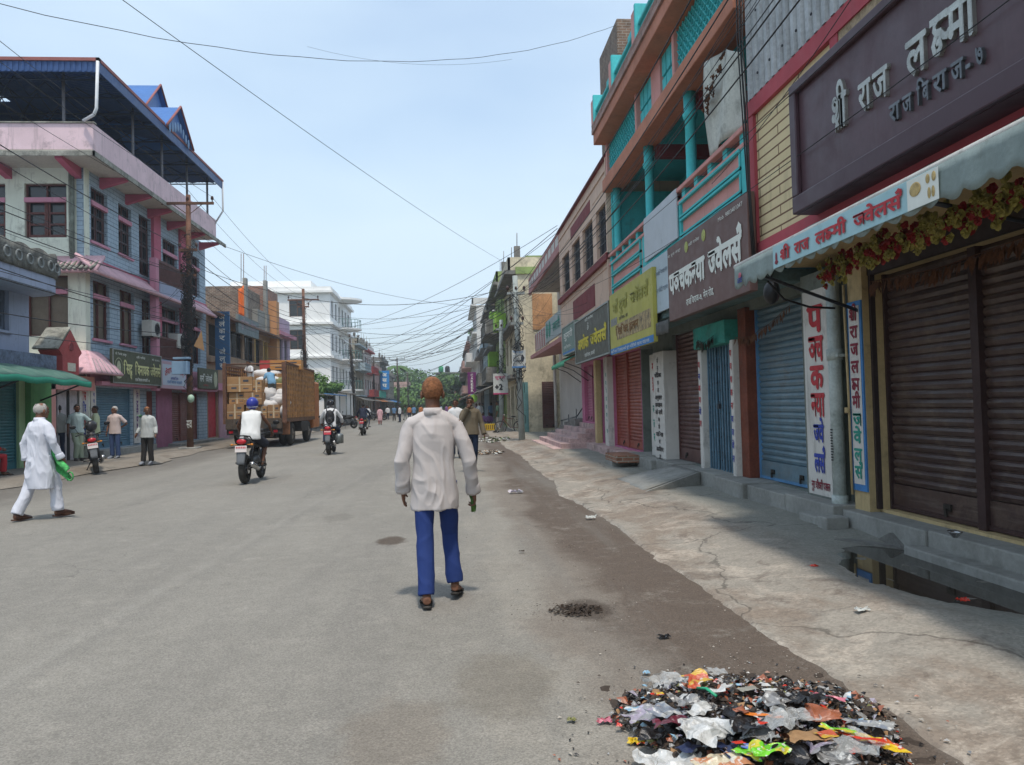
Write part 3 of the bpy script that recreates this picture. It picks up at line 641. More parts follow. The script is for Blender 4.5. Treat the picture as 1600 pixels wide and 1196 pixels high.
def leafstring(name, label, pts, n, ln, m, group=None):
    mb = MB()
    for i in range(n):
        f = random.random() * (len(pts) - 1); k = int(f); p = Vector(pts[k]).lerp(Vector(pts[k + 1]), f - k); a = random.uniform(-.5, .5); l = ln * random.uniform(.6, 1.4); w = l * .16
        d = Vector((random.uniform(-.3, .1), math.sin(a), -math.cos(a))).normalized(); s_ = d.cross(Vector((1, random.uniform(-.5, .5), 0))).normalized() * w
        mb.add([p, p + d * l * .5 + s_, p + d * l, p + d * l * .5 - s_], [(0, 1, 2, 3)])
    mb.tube(pts, .004, 4); return tag(mb.build(name, m), label, 'garland', group)
dry = M('dry brown leaves', (.11, .045, .02), .8, .4, 30)
leafstring('leaf_garland', 'dry brown leaf string across the top of the nearest brown shutters', [(4.28, 7.5, 2.66), (4.28, 6.4, 2.6), (4.28, 5.2, 2.66), (4.28, 4, 2.6)], 240, .13, dry)
leafstring('leaf_garland', 'dry reddish leaf string across the top of the blue shutter', [(4.25, 11.2, 2.42), (4.25, 10.6, 2.38), (4.25, 9.9, 2.5), (4.25, 9.3, 2.66)], 90, .11, dry)
leafstring('leaf_garland', 'dark leaf string on the small turquoise lintel above the folding gate', [(4.1, 12.5, 2.5), (4.1, 12.2, 2.42), (4.1, 11.7, 2.5)], 60, .13, M('dead dark leaves', (.03, .025, .015), .8))
# ---------------- turquoise building ----------------
t = thing('turquoise_building', 'turquoise and salmon two storey building with open verandah and brown beams', 'building', (8, 13, 0))
YA, YB = 9.2, 17.55
mb = MB(); FG.wall(mb, 7.95, 17.55, 0, 2.95, [(9.2, 11.1, .33, 2.8), (11.5, 12.75, .33, 2.62), (13.1, 15.0, .33, 2.8), (16.45, 17.5, .33, 2.7)], .3, 0); mb.box(4.7, 12, 7.95, 17.55, 0, 2.9); mb.build('wall', M('grey green plaster', (.16, .18, .16), .85, .15, 2, bump=.2, dirt=.4), t)
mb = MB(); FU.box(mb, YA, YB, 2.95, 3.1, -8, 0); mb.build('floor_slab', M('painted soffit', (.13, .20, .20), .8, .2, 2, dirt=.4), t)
mb = MB(); FU.box(mb, YA, YB, 3.1, 4.66, -.2, 0); FU.box(mb, YA, YB, 4.86, 4.93, -.22, .05); FU.box(mb, YA, YB, 4.66, 4.72, -.2, .04); mb.build('balcony_wall', salmon, t, bevel=.008)
mb = MB(); k = YA + .1
while k < YB: FU.box(mb, k, k + .16, 4.72, 4.86, -.16, .01); k += .62
mb.build('rail_block', cyan, t)
mb = MB()
for (a, b) in ((9.4, 12.0), (14.62, 17.3)):
    for (c, d) in ((4.42, 4.64), (4.12, 4.36), (3.3, 4.06)):
        FU.box(mb, a, b, d, d + .035, 0, .05); FU.box(mb, a, b, c - .0, c + .03, 0, .05); FU.box(mb, a, a + .05, c, d, 0, .04); FU.box(mb, b - .05, b, c, d, 0, .04)
FU.box(mb, 12.06, 14.5, 3.15, 4.66, 0, .02); FU.box(mb, 9.22, 9.38, 3.1, 4.66, 0, .03); mb.build('panel_moulding', cyan, t)
mb = MB(); FU.box(mb, YA, YB, 6.38, 6.66, -.3, .14); FU.box(mb, YA, YB, 7.5, 7.74, -.4, .32); mb.build('beam', brnbeam, t, bevel=.01)
mb = MB(); FU.box(mb, YA, YB, 7.74, 7.84, -8, .36); mb.build('roof_slab', M('stained pink concrete', (.34, .22, .19), .85, .2, 3, bump=.3, dirt=.4), t)
mb = MB(); 
for i in range(110):                                    # pierced cornice strip
    y = YA + (YB - YA) * i / 110; FU.box(mb, y, y + .04, 7.845, 7.93, .26, .36)
    FU.box(mb, y, y + .074, 7.93, 7.95, .25, .36)
mb.build('cornice', M('stained pink concrete'), t)
# band between the beams: lattice blocks and plain panels
mb = MB(); FU.box(mb, YA, YB, 6.66, 7.5, -.25, -.06); mb.build('frieze_back', cyan, t)
mb = MB()
for (a, b) in ((9.3, 12.0), (14.85, 17.5)):
    n_ = int((b - a) / .15)
    for i in range(n_):
        y = a + (b - a) * i / n_; w = (b - a) / n_
        for j in range(5):
            z = 6.68 + j * .16
            mb.prism([FU.P(y, z, -.059), FU.P(y + w * .85, z + .14, -.059), FU.P(y + w, z + .14, -.059), FU.P(y + w * .15, z, -.059)], (-.06, 0, 0)); mb.prism([FU.P(y, z + .14, -.058), FU.P(y + w * .15, z + .14, -.058), FU.P(y + w, z, -.058), FU.P(y + w * .85, z, -.058)], (-.05, 0, 0))
mb.build('lattice', cyan, t)
mb = MB(); 
for y in (12.05, 14.6, 17.45, 9.25): FU.box(mb, y - .06, y + .06, 6.66, 7.5, -.06, .05)
mb.build('pier', salmon, t)
mb = MB(); FU.box(mb, 13.0, 13.6, 6.68, 7.48, -.06, .0); mb.build('pink_panel', salmon, t)
mb = MB()
for (a, b) in ((12.15, 12.95), (13.65, 14.5)):
    for i in range(3):
        for j in range(2): y = a + (b - a) * i / 3; z = 6.7 + j * .4; FU.box(mb, y + .02, y + (b - a) / 3 - .02, z + .02, z + .36, -.06, -.02)
mb.build('square_moulding', cyan, t)
for y, px in ((11.8, 0), (14.35, 0), (17.2, 0)):
    def col(m, y=y):
        c = FU.P(y, 0, -.12); prof = [(4.93, .1), (5.0, .1), (5.02, .085), (5.95, .085), (5.97, .11), (6.05, .12), (6.07, .095), (6.38, .1)]
        m.tube([(c.x, c.y, z) for z, r in prof], [r for z, r in prof], 16)
    part('column', cyan, t, col)
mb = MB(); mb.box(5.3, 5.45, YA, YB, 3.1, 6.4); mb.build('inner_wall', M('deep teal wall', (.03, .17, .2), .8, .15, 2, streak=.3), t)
mb = MB(); mb.box(XF + .1, 12, YA, YB, 6.66, 6.8); mb.box(5.45, 12, YA, YB, 3.1, 7.74); mb.box(XF + .05, 5.3, YB - .12, YB, 4.93, 6.38); mb.build('core', cyan, t)
mb = MB(); mb.box(4.0, 5.3, 14.2, 14.4, 6.15, 6.38); mb.box(4.0, 5.3, 11.7, 11.9, 6.15, 6.38); mb.build('cross_beam', maroon, t)
mb = MB()
for i in range(5):
    y = YA + .15 + i * 2.05
    FU.box(mb, y + .08, y + .3, 7.84, 8.62, .0, .3, 1); FU.box(mb, y, y + .08, 7.84, 8.7, -.12, .3, 0)
    if i < 4: 
        FU.box(mb, y + .3, y + 2.05, 7.96, 8.3, .1, .2, 0); FU.box(mb, y + .3, y + 2.05, 8.3, 8.36, .06, .25, 0)
        FU.box(mb, y + .3, y + 1.0, 8.36, 8.55, .1, .2, 0); FU.box(mb, y + .7, y + .95, 7.9, 7.96, .1, .2, 1)
mb.build('parapet', [cyan, salmon], t, bevel=.01)
mb = MB(); mb.sheet(lambda u, v: (XF - .02 + .05 * math.sin(u * 9 + v * 3), 9.3 + 1.3 * u, 4.95 + (1.05 + .45 * u - .3 * abs(u - .45)) * v), 14, 12); tag(mb.build('hanging_sheet', M('dirty white tarpaulin', (.52, .53, .48), .8, .15, 3, dirt=.35, streak=.5), solid=.004), 'dirty white plastic sheet hung across the turquoise verandah', 'sheet')
garland('dried_vine', 'withered brown vine hanging on the white sheet of the verandah', [(3.66, 9.75, 6.05), (3.66, 10.2, 5.75), (3.66, 10.45, 5.6)], 34, .035, [('withered_leaves', dry, 1)], .05, cat='vine')
# ground floor of the turquoise building
bpy.data.objects['turquoise_building']
FG.shutter(t, 9.2, 11.0, .33, 2.8, shblue, bottom=shblue2, botv=.27)
FG.shutter(t, 13.15, 15.0, .33, 2.8, shdk, botv=.25)
mb = plinth('p', '', 3.98, 4.7, 7.95, 17.5, .33, 8, .05); mb.box(3.9, 4.1, 8.0, 8.5, -.05, .2); mb.box(3.85, 4.1, 7.75, 7.95, 0, .24)
mb.box(3.45, 3.98, 16.6, 17.2, -.05, .22); mb.build('plinth', conc, t, bevel=.015, seg=2)
mb = MB(); mb.prism([(3.97, 12.2, .1), (3.97, 12.2, .33), (2.9, 11.6, .11)], (0, .05, 0)); mb.sheet(lambda u, v: (3.98 - 1.05 * u, 12.3 - .5 * u + (1.4 + .5 * u) * v, .33 - .22 * u), 8, 4); mb.build('ramp', conc, t, solid=.02)
mb = MB(); mb.box(4.32, 4.5, 10.98, 11.26, .33, 2.85); mb.build('post', redpost, t, bevel=.01)
mb = MB(); mb.box(4.24, 4.5, 11.3, 11.42, .33, 2.4); mb.box(4.24, 4.5, 12.78, 12.94, .33, 2.35); mb.box(4.2, 4.5, 14.98, 15.75, .33, 2.5); mb.box(4.3, 4.5, 15.75, 16.4, .33, 2.5); mb.build('pilaster', whplas, t, bevel=.008)
mb = MB(); mb.box(4.16, 4.5, 11.4, 12.9, 2.36, 2.72); mb.build('gate_lintel', M('sea green paint', (.04, .27, .22), .7, .2, 3, dirt=.4, streak=.4), t, bevel=.008)
g = thing('folding_gate', 'blue collapsible steel gate in the narrow entrance beside the red post', 'gate', (4.35, 12.1, .33))
mb = MB()
for i in range(22):
    y = 11.44 + 1.3 * i / 21; x = 4.32 + (.03 if i % 2 else 0)
    if i in (11, 12): continue
    mb.box(x, x + .02, y - .016, y + .016, .34, 2.36)
mb.build('bars', M('blue gate paint', (.10, .20, .28), .45, .3, 5, dirt=.3, spec=.5), g)
mb = MB()
for j in range(5):
    for i in range(10): y = 11.44 + 1.3 * i / 10; z = .5 + j * .38; mb.tube([(4.36, y, z), (4.36, y + .13, z + .15)], .007, 4); mb.tube([(4.37, y, z + .15), (4.37, y + .13, z)], .007, 4)
mb.build('cross_links', iron, g); part('padlock', iron, g, lambda m: (m.box(4.27, 4.31, 12.05, 12.11, 1.35, 1.43), m.torus((4.29, 12.08, 1.44), .025, .006, 'X', 10, 5)))
mb = MB(); mb.box(4.42, 4.46, 11.43, 12.77, .33, 2.4); mb.build('shade_backing', dark, g)  # black sheet behind the bars, standing in for the shade of the entrance
vpanel('painted_sign', 'tall white panel of red and dark blue letters between the blue shutter and drain pipe', 4.235, 8.3, 8.92, .36, 2.75, None, [('प', 2.26, .29, redink), ('~ञच', 1.92, .27, redink), ('क', 1.6, .25, redink), ('~नया', 1.28, .25, redink), ('~जवे', .98, .19, blueink), ('लस^', .63, .2, blueink), ('नुर चौधरी पसल', .43, .08, maroonink)])
mb = MB(); mb.box(4.24, 4.7, 8.25, 8.97, .1, 2.95); mb.build('sign_pier', M('grey green plaster'), t)
vpanel('painted_sign', 'narrow white strip with small faded letters left of the folding gate', 4.238, 12.79, 12.93, .36, 2.3, None, [(c, 2.05 - i * .2, .09, k) for i, (c, k) in enumerate((('प', redink), ('न', blueink), ('क', redink), ('य', redink), ('वे', blueink), ('ल', redink)))])
vpanel('painted_sign', 'narrow white strip with small letters right of the folding gate', 4.238, 11.305, 11.415, .36, 2.36, None, [(c, 2.15 - i * .2, .09, k) for i, (c, k) in enumerate((('प', redink), ('ञ', redink), ('च', redink), ('क', redink), ('न', redink), ('य', blueink), ('ज', blueink), ('वे', blueink), ('ल', blueink)))])
vpanel('painted_sign', 'white pillar covered with rows of small dark writing beside the maroon shutter', 4.198, 15.0, 15.73, .36, 2.45, None, [(c, 2.28 - i * .15, .075, blackink) for i, c in enumerate(('यहाँ', 'सुन', 'चाँदीका', 'गहना', 'अडर', 'अनुसार', 'बनाइन', 'को साथै', 'मरमत', 'विकी', 'गारिनछ', 'सनचो', 'कारीगर', 'दारा'))])
# signs on the overhang, nearest first
def rsign(name, label, px0, py0, px1, X, z0, z1, *a, **k):
    ya, yb_ = aX(px0, py0, X).y, aX(px1, py0, X).y; return ya
SX = 3.58
brn = M('brown sign vinyl', (.145, .085, .075), .55, .08, 1.5, dirt=.1)
y1_, y0_ = aX(1044, 440, SX).y, aX(1170, 400, SX).y; W = y1_ - y0_
def medal(t, o, r, u, n):
    part('round_emblem', M('gold green emblem', (.38, .40, .12), .6, .3, 40), t, lambda m: [m.ell(o + r * x + u * 1.02 + n * .005, (.004, .085, .085), 18, 6) for x in (1.02, 1.82)])
    mb = MB(); text(mb, '~शरी गणेश', o + r * 1.15 + u * 1.0 + n * .004, r, u, h=.04, w=.5); text(mb, 'पो. पुजा ठाकुर', o + r * .05 + u * 1.03 + n * .004, r, u, h=.035, w=.7); text(mb, 'Mob. 9803401047', o + r * (W - .98) + u * 1.06 + n * .004, r, u, h=.05, w=.85); mb.build('small_print', whiteink, t)
sign('shop_sign', 'brown sign board with big white lettering projecting over the blue shutter', (SX, y1_, 2.79), (0, -1, 0), (0, 0, 1), W, 1.2, brn,
     [('प~ञचक~नया', .08, .42, .30, W * .52, whiteink, .045), ('~जवेलस^', W * .58, .42, .30, W * .37, whiteink, .045), ('राजिवराज-७, मेन रोड,', W * .28, .14, .085, W * .36, whiteink, .02)], th=.1, extra=medal)
ylw = M('yellow flex sign', (.42, .39, .09), .6, .1, 2, dirt=.15)
ya, yb2 = aX(953, 500, SX).y, aX(1020, 480, SX).y; W = ya - yb2
def yex(t, o, r, u, n):
    part('photo_print', M('printed photo', (.30, .22, .10), .5, .8, 9), t, lambda m: m.prism([o + r * .7 + u * .28 + n * .001, o + r * (W - .15) + u * .28 + n * .001, o + r * (W - .15) + u * .62 + n * .001, o + r * .7 + u * .62 + n * .001], n * .003))
    part('blue_strip', bluedge, t, lambda m: m.prism([o + n * .001, o + r * W + n * .001, o + r * W + u * .13 + n * .001, o + u * .13 + n * .001], n * .003))
    part('grey_patch', M('grey print', (.2, .2, .18), .5, .4, 9), t, lambda m: m.prism([o + r * .1 + u * .62 + n * .001, o + r * .75 + u * .62 + n * .001, o + r * .75 + u * .78 + n * .001, o + r * .1 + u * .78 + n * .001], n * .003))
    mb = MB(); text(mb, 'यहाँ नया िडजाइनको सुन चाँदीको गहना पाइनछ', o + r * .1 + u * .03 + n * .006, r, u, h=.05, w=W * .9); mb.build('strip_lettering', whiteink, t)
sign('shop_sign', 'yellow flex sign with faded picture and blue lower strip beside the white panels', (SX, ya, 2.55), (0, -1, 0), (0, 0, 1), W, 1.33, ylw,
     [('माँ दुगा^', .35, .88, .2, W * .38, M('olive lettering', (.30, .29, .06), .7), .03), ('~जवेलस^', W * .55, .88, .2, W * .38, M('olive lettering'), .03), ('राजिवराज-८ सप', .95, .68, .06, .8, blackink), ('िसिधर हलम', .6, .38, .14, W * .55, M('brown lettering', (.2, .1, .03), .7), .03)], th=.08, extra=yex)
olive = M('dark olive sign vinyl', (.085, .085, .065), .55, .1, 2, dirt=.12)
ya, yb2 = aX(899, 530, SX).y, aX(952, 520, SX).y - .02; W = ya - yb2
sign('shop_sign', 'dark olive sign with yellow lettering left of the yellow flex sign', (SX, ya, 2.6), (0, -1, 0), (0, 0, 1), W, 1.2, olive,
     [('अशोक', .45, .36, .26, W * .36, yellowink, .04), ('~जवेलस^', W * .5, .36, .26, W * .44, yellowink, .04), ('राजिवराज, सपतरी', W * .32, .12, .08, W * .3, whiteink, .015), ('~शरी गणेश', W * .35, 1.05, .06, W * .25, whiteink), ('ॐ', W * .42, .78, .15, None, whiteink)], th=.08, frame=galv)
ya2 = aX(879, 530, SX).y; W = ya2 - ya - .03
sign('shop_sign', 'small pale green board with white letters at the far end of the sign row', (SX, ya2, 3.0), (0, -1, 0), (0, 0, 1), W, .9, M('pale grey green sign', (.17, .24, .21), .6, .15, 2, dirt=.2),
     [('कुमारी', .3, .5, .17, W * .7, whiteink, .02), ('राजिवराज-८', .3, .2, .08, W * .6, whiteink)], th=.12, frame=galv, extra=lambda t, o, r, u, n: part('blue_foot', bluedge, t, lambda m: m.prism([o + n * .001, o + r * W + n * .001, o + r * W + u * .1 + n * .001, o + u * .1 + n * .001], n * .003)))
whbd = M('white flex board', (.50, .54, .58), .6, .06, 2, dirt=.08)
sign('blank_board', 'blank white board fixed on the turquoise balcony wall', (XF - .06, 14.2, 4.12), (0, -1, .0), (0, 0, 1), 2.1, .82, whbd, [], th=.03, cat='board')
sign('blank_board', 'pale blue white board hung below the blank balcony board, edge on the brown sign', (XF - .09, 14.3, 3.05), (0, -1, .0), (0, 0, 1), 2.35, .98, M('pale blue flex board', (.42, .50, .55), .6, .06, 2, dirt=.08), [('सुन चाँदी गहना', .9, .35, .06, .8, M('grey lettering', (.2, .25, .3), .7)), ('राजिवराज', .9, .65, .06, .8, M('grey lettering'))], th=.03, cat='board')
mb = MB(); mb.sheet(lambda u, v: (3.62 + .02 * math.sin(u * 12), 12.5 + 1.5 * u, 2.86 - (.2 + .03 * abs(math.sin(u * 18))) * v), 30, 3); tag(mb.build('striped_valance', M('faded dark striped cloth', (.09, .09, .085), .8, .3, 6), solid=.003), 'short dark faded valance tucked below the brown sign board', 'awning')
mb = MB(); mb.ell((3.7, 8.55, 2.72), (.09, .12, .14), 14, 10); mb.tube([(3.7, 8.55, 2.8), (3.7, 8.55, 3.1)], .012, 5); tag(mb.build('lantern', M('black plastic', (.015, .015, .016), .4)), 'black round lamp body hanging under the awning above the red lettered panel', 'lamp')
# ---------------- cream and maroon building ----------------
t = thing('cream_building', 'peach building with maroon bands and four tall barred windows above rust red shutters', 'building', (8, 21, 0))
YA, YB = 17.6, 25.8; U0, U1 = YA, YB
wins = [(25.2, 23.65), (23.1, 21.65), (21.2, 19.65), (19.15, 17.72)]
mb = MB(); FU.wall(mb, YA, YB, 3.0, 7.25, [(a, b, 5.1, 6.3) for a, b in wins], .25); mb.box(4.0, 12, YA, YB, 2.95, 7.2); mb.build('wall', cream, t)
for a, b in wins: FU.window(t, a, b, 5.1, 6.3, M('window frame dark', (.06, .06, .07), .5), glassdk, 3, grille=iron, bars=9)
mb = MB(); FU.box(mb, YA, YB, 7.25, 7.33, -.3, .07); FU.box(mb, YA, YB, 4.84, 5.0, 0, .09); mb.build('band', maroon, t)
mb = MB(); FU.box(mb, 19.9, 23.2, 6.5, 6.85, 0, .012); FU.box(mb, 19.55, 23.1, 4.0, 4.58, 0, .012); mb.build('maroon_panel', maroon, t)
mb = MB(); FU.box(mb, YA, YB, 6.98, 7.0, 0, .03); FU.box(mb, 17.7, 19.6, 6.62, 6.64, 0, .012); FU.box(mb, 23.5, 25.7, 6.62, 6.64, 0, .012); FU.box(mb, YA, YB, 4.7, 4.72, 0, .02); FU.box(mb, YA, YA + .09, 3, 7.25, 0, .05); mb.build('moulding', cream, t)
mb = MB(); FG.wall(mb, YA, YB, 0, 2.95, [(17.62, 20.7, .33, 2.75), (21.3, 22.4, .33, 2.75), (23.6, 25.3, .9, 2.7)], .3); mb.box(4.7, 12, YA, 23.2, 0, 2.95); mb.box(5.2, 12, 23.2, YB, 0, 2.95); mb.build('ground_wall', M('magenta pink plaster', (.46, .15, .26), .8, .12, 2, streak=.3, dirt=.15), t)
FG.shutter(t, 17.62, 20.7, .33, 2.75, shred, split=(19.35,), botv=.2)
FG.shutter(t, 21.3, 22.4, .33, 2.75, M('brown grey shutter', (.16, .12, .10), .5, .2, 2, dirt=.3), botv=.2)
FG.shutter(t, 24.3, 25.3, .9, 2.7, M('magenta shutter', (.42, .15, .24), .5, .15, 2, dirt=.2), botv=.2)
mb = MB(); mb.box(4.24, 4.42, 20.72, 20.98, .3, 2.75); mb.box(4.24, 4.42, 22.4, 22.7, .3, 2.75, 1); mb.box(4.26, 4.42, 21.05, 21.28, .3, 2.75); mb.build('pilaster', [whplas, yelplas], t, bevel=.006)
vpanel('painted_sign', 'narrow white pilaster with small green letters beside the rust red shutters', 4.236, 20.73, 20.97, .4, 2.5, None, [(c, 2.2 - i * .22, .1, greenink) for i, c in enumerate('अशोकजवेल')])
vpanel('painted_sign', 'whitewashed pilaster with green and red letters between the rust red and maroon shutters', 4.296, 15.78, 16.38, .36, 2.45, None, [(c, 2.15 - i * .3, .15, k) for i, (c, k) in enumerate((('मा', redink), ('दुग', redink), ('^', redink), ('~जवे', greenink), ('ल', greenink), ('स', greenink)))])
mb = plinth('p', '', 4.0, 4.7, 17.5, 23.0, .3, 5, .04)
for i in range(6):                                      # flight of steps rising to the pink shutters
    mb.box(3.0 + .27 * i, 5.2, 23.0 + .12 * i, 29.3 - .3 * i, .02, .14 + .14 * i)
mb.build('steps', M('pinkish worn concrete', (.50, .36, .34), .85, .25, 2.5, bump=.3, dirt=.4), t, bevel=.012, seg=2)
mb = MB(); mb.box(3.45, 3.95, 16.1, 17.3, .2, .36); tag(mb.build('brick_step', M('old brick', (.28, .13, .08), .9, .25, 3, pat='brick', pk=((.22, .1, .06), (.3, .27, .22), .24, .08, .01)), bevel=.01), 'low step of loose bricks in front of the rust red shutters', 'step')
def aw2(m):
    m.sheet(lambda u, v: (3.4 + 1.0 * v, 23.0 + 2.9 * u, 2.75 + .35 * math.sin(v * 1.5) + .02 * math.sin(u * 30)), 24, 6)
    m.sheet(lambda u, v: (3.4, 23.0 + 2.9 * u, 2.75 - (.1 + .03 * abs(math.sin(u * 26))) * v), 60, 2)
t2 = thing('shop_awning', 'small bright green awning over the pink shutters and steps', 'awning', (3.9, 24.5, 2.7)); part('canopy', M('bright green cloth', (.05, .25, .15), .8, .12, 3, dirt=.1), t2, aw2, solid=.004); part('support_arm', iron, t2, lambda m: [m.tube([(3.42, y, 2.74), (3.9, y, 2.55), (4.38, y, 2.2)], .014, 5) for y in (23.05, 24.4, 25.8)])
# ---------------- balcony building (set back) ----------------
t = thing('balcony_building', 'grey white building with long pink edged balcony set back behind the cream one', 'building', (9, 31, 0))
FB = Face((5.2, 0, 0), (0, 1, 0), (-1, 0, 0)); pk = M('dusty pink paint', (.42, .20, .19), .8, .12, 2, streak=.3, dirt=.2); wp = M('off white plaster', (.52, .50, .47), .85, .08, 1, bump=.15, dirt=.1, streak=.3)
mb = MB(); FB.wall(mb, 25.85, 36.8, 0, 7.4, [(29, 31, 4.6, 6.3), (32.5, 34.5, 4.6, 6.3)], .25); mb.box(5.45, 12, 25.85, 36.8, 0, 7.4); mb.build('wall', wp, t)
for a in (29, 32.5): FB.window(t, a, a + 2, 4.6, 6.3, M('window frame dark'), glassdk, 3)
mb = MB(); mb.box(3.85, 5.2, 25.85, 36.2, 6.8, 6.92); mb.build('balcony_slab', M('soffit plaster', (.40, .38, .35), .85, .1, 1, dirt=.3), t)
mb = MB(); mb.box(3.75, 3.85, 25.85, 36.2, 6.68, 6.95); mb.box(3.75, 3.83, 25.85, 36.2, 7.32, 7.42)
for i in range(11): y = 25.9 + i * 1.02; mb.box(3.76, 3.82, y, y + .12, 6.95, 7.32)
mb.build('balcony_edge', pk, t)
mb = MB()
for i in range(10): y = 26.05 + i * 1.02; mb.box(3.77, 3.81, y + .02, y + .84, 6.98, 7.3)
mb.build('balcony_panel', M('white balcony panel', (.58, .56, .52), .8, .1, 2, streak=.4), t)
mb = MB(); mb.prism([(3.75, 25.9, 3.62), (3.75, 25.9, 3.78), (5.2, 25.9, 3.98), (5.2, 25.9, 3.85)], (0, 10.2, 0)); mb.build('lower_canopy', pk, t)
mb = MB(); mb.box(3.95, 4.0, 31.0, 35.8, 3.95, 4.75); mb.build('canopy_panel', M('white balcony panel'), t)
mb = MB(); 
for i in range(6): y = 31.2 + i * .8; mb.box(3.93, 3.949, y, y + .3, 3.98, 4.7)
mb.build('pink_slat', pk, t)
mb = MB(); mb.tube([(4.9, 36.2, .1), (4.9, 36.2, 3.8)], .07, 8); mb.build('drain_pipe', whplas, t)
mb = MB(); mb.tube([(5.05, 35.5, .7), (5.05, 31, .95), (5.05, 26.5, 2.05)], .025, 6); 
for i in range(5): y = 35.3 - i * 2.1; mb.tube([(5.05, y, .1), (5.05, y, .75 + i * .26)], .018, 5)
mb.build('handrail', iron, t)
mb = MB()
for i in range(6): mb.box(4.2, 5.2, 26.2 + 1.3 * i, 27.5 + 1.3 * i, .02, .95 - .15 * i)
mb.build('side_steps', concdk, t, bevel=.01)
sign('shop_sign', 'white board with two teal discs above the lower canopy of the balcony building', (3.85, 30.9, 3.95), (0, -1, 0), (0, 0, 1), 4.4, .85, M('pale grey sign', (.36, .42, .42), .6, .1, 2, dirt=.15), [('सपतरी', 2.2, .25, .3, 1.9, greenink, .02)], th=.06,
     extra=lambda t, o, r, u, n: part('teal_disc', greenink, t, lambda m: [m.ell(o + r * x + u * .45 + n * .006, (.005, .32, .32), 18, 8) for x in (.5, 1.3)]))
# chimney-like brick pier behind the turquoise roof
mb = MB(); mb.box(5.0, 6.1, 21.6, 24.2, 7.2, 12.6); tag(mb.build('brick_pier', M('weathered brown brick', (.20, .13, .09), .9, .3, 3, pat='brick', pk=((.13, .09, .065), (.24, .22, .19), .24, .08, .012), dirt=.3), bevel=.02), 'tall weathered brick pier rising behind the turquoise roof parapet', 'chimney')
# ---------------- left side ----------------
palebrick = M('pale blue brickwork', (.36, .46, .54), .8, .06, 1.5, pat='brick', pk=((.33, .43, .51), (.17, .22, .28), .5, .15, .012), dirt=.2, streak=.5)
palegreen = M('pale green wash', (.66, .69, .58), .85, .1, 1, bump=.15, dirt=.25, streak=.6)
pinkp = M('pink trim paint', (.55, .25, .33), .8, .1, 1.5, bump=.1, dirt=.1, streak=.35)
pinkdk = M('deep pink paint', (.46, .12, .18), .8, .1, 1.5, streak=.25)
pinkpar = M('faded pink parapet', (.66, .50, .53), .85, .1, 1.4, bump=.25, dirt=.3, dcol=(.13, .11, .11), streak=.55)
stain = M('black stained concrete', (.30, .30, .26), .9, .3, 2, bump=.5, dirt=.7, dcol=(.04, .04, .035), streak=.8)
bluefa = M('royal blue sheet', (.015, .06, .19), .5, .1, 2, spec=.5, dirt=.08)
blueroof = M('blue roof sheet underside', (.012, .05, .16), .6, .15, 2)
darkwood = M('dark red brown timber', (.11, .04, .035), .6, .25, 4, dirt=.1)
lilac = M('lilac blue plaster', (.33, .38, .50), .85, .08, 1.2, bump=.2, dirt=.15, streak=.4)
brownmesh = M('brown blind', (.16, .13, .095), .7, .15, 3, bump=.3)
XL = -12.0; YC = 26.3
FL = Face((XL, 0, 0), (0, 1, 0), (1, 0, 0)); FC = Face((0, YC, 0), (1, 0, 0), (0, -1, 0))
t = thing('pink_building', 'large pale blue and pink building under a royal blue metal roof on the left', 'building', (-16, 32, 0))
H = [(26.75, 28.0, 7.4, 9.25), (28.9, 30.05, 7.4, 9.25), (30.75, 31.9, 6.95, 9.3), (33.2, 34.9, 7.0, 8.9), (36.0, 37.9, 7.0, 8.9), (26.85, 28.1, 4.1, 6.1), (28.95, 30.2, 4.1, 6.1), (30.95, 31.9, 3.8, 6.0), (33.0, 34.9, 3.8, 6.0), (36.0, 37.9, 3.8, 6.0), (26.95, 29.9, .35, 2.45), (31.3, 32.2, .2, 2.4), (34.0, 37.5, .25, 2.4)]
mb = MB(); FL.wall(mb, YC, 38.8, 0, 9.8, H, .25); mb.build('street_wall', palebrick, t)
HC = [(-13.9, -12.57, 7.4, 9.2), (-16.0, -14.5, 7.4, 9.2), (-13.85, -12.55, 4.15, 6.15), (-16.6, -15, 4.15, 6.15)]
mb = MB(); FC.wall(mb, -22, XL - .25, 0, 9.8, HC, .25); mb.box(-22, XL - .25, YC + .25, 38.8, 0, 9.8); mb.build('side_wall', palegreen, t)
mb = MB(); FC.box(mb, -12.4, -12.0, 0, 6.3, 0, .05); FC.box(mb, XL, XL + .03, 0, 9.8, -.28, .05); FC.box(mb, -12.48, -12.32, 6.7, 9.7, 0, .06, 1); mb.build('corner_pilaster', [palegreen, stain], t)
for q in H[:5] + H[5:10]:
    top = q[3] > 8; blind = q[2] < 5
    FL.window(t, *q, darkwood, brownmesh if blind and q[0] < 31 else glassdk, 2, trans=.45, grille=None if blind else iron, sill=pinkp if q[0] < 30.5 else None, bars=7, shut=None if blind else darkwood)
FC.window(t, *HC[0], darkwood, glassdk, 2, trans=.5, shut=darkwood, grille=None); FC.window(t, *HC[1], darkwood, glassdk, 2, trans=.5, shut=darkwood)
FC.window(t, *HC[2], darkwood, brownmesh, 2, trans=.4); FC.window(t, *HC[3], darkwood, brownmesh, 2, trans=.4)
mb = MB()
for q in H[:2] + H[5:7] + H[3:5] + H[8:10]: FL.box(mb, q[0], q[1], q[3] - .62, q[3] - .47, -.1, .03)
for q in HC: FC.box(mb, q[0], q[1], q[3] - .62, q[3] - .47, -.1, .03)
mb.build('window_band', pinkp, t)
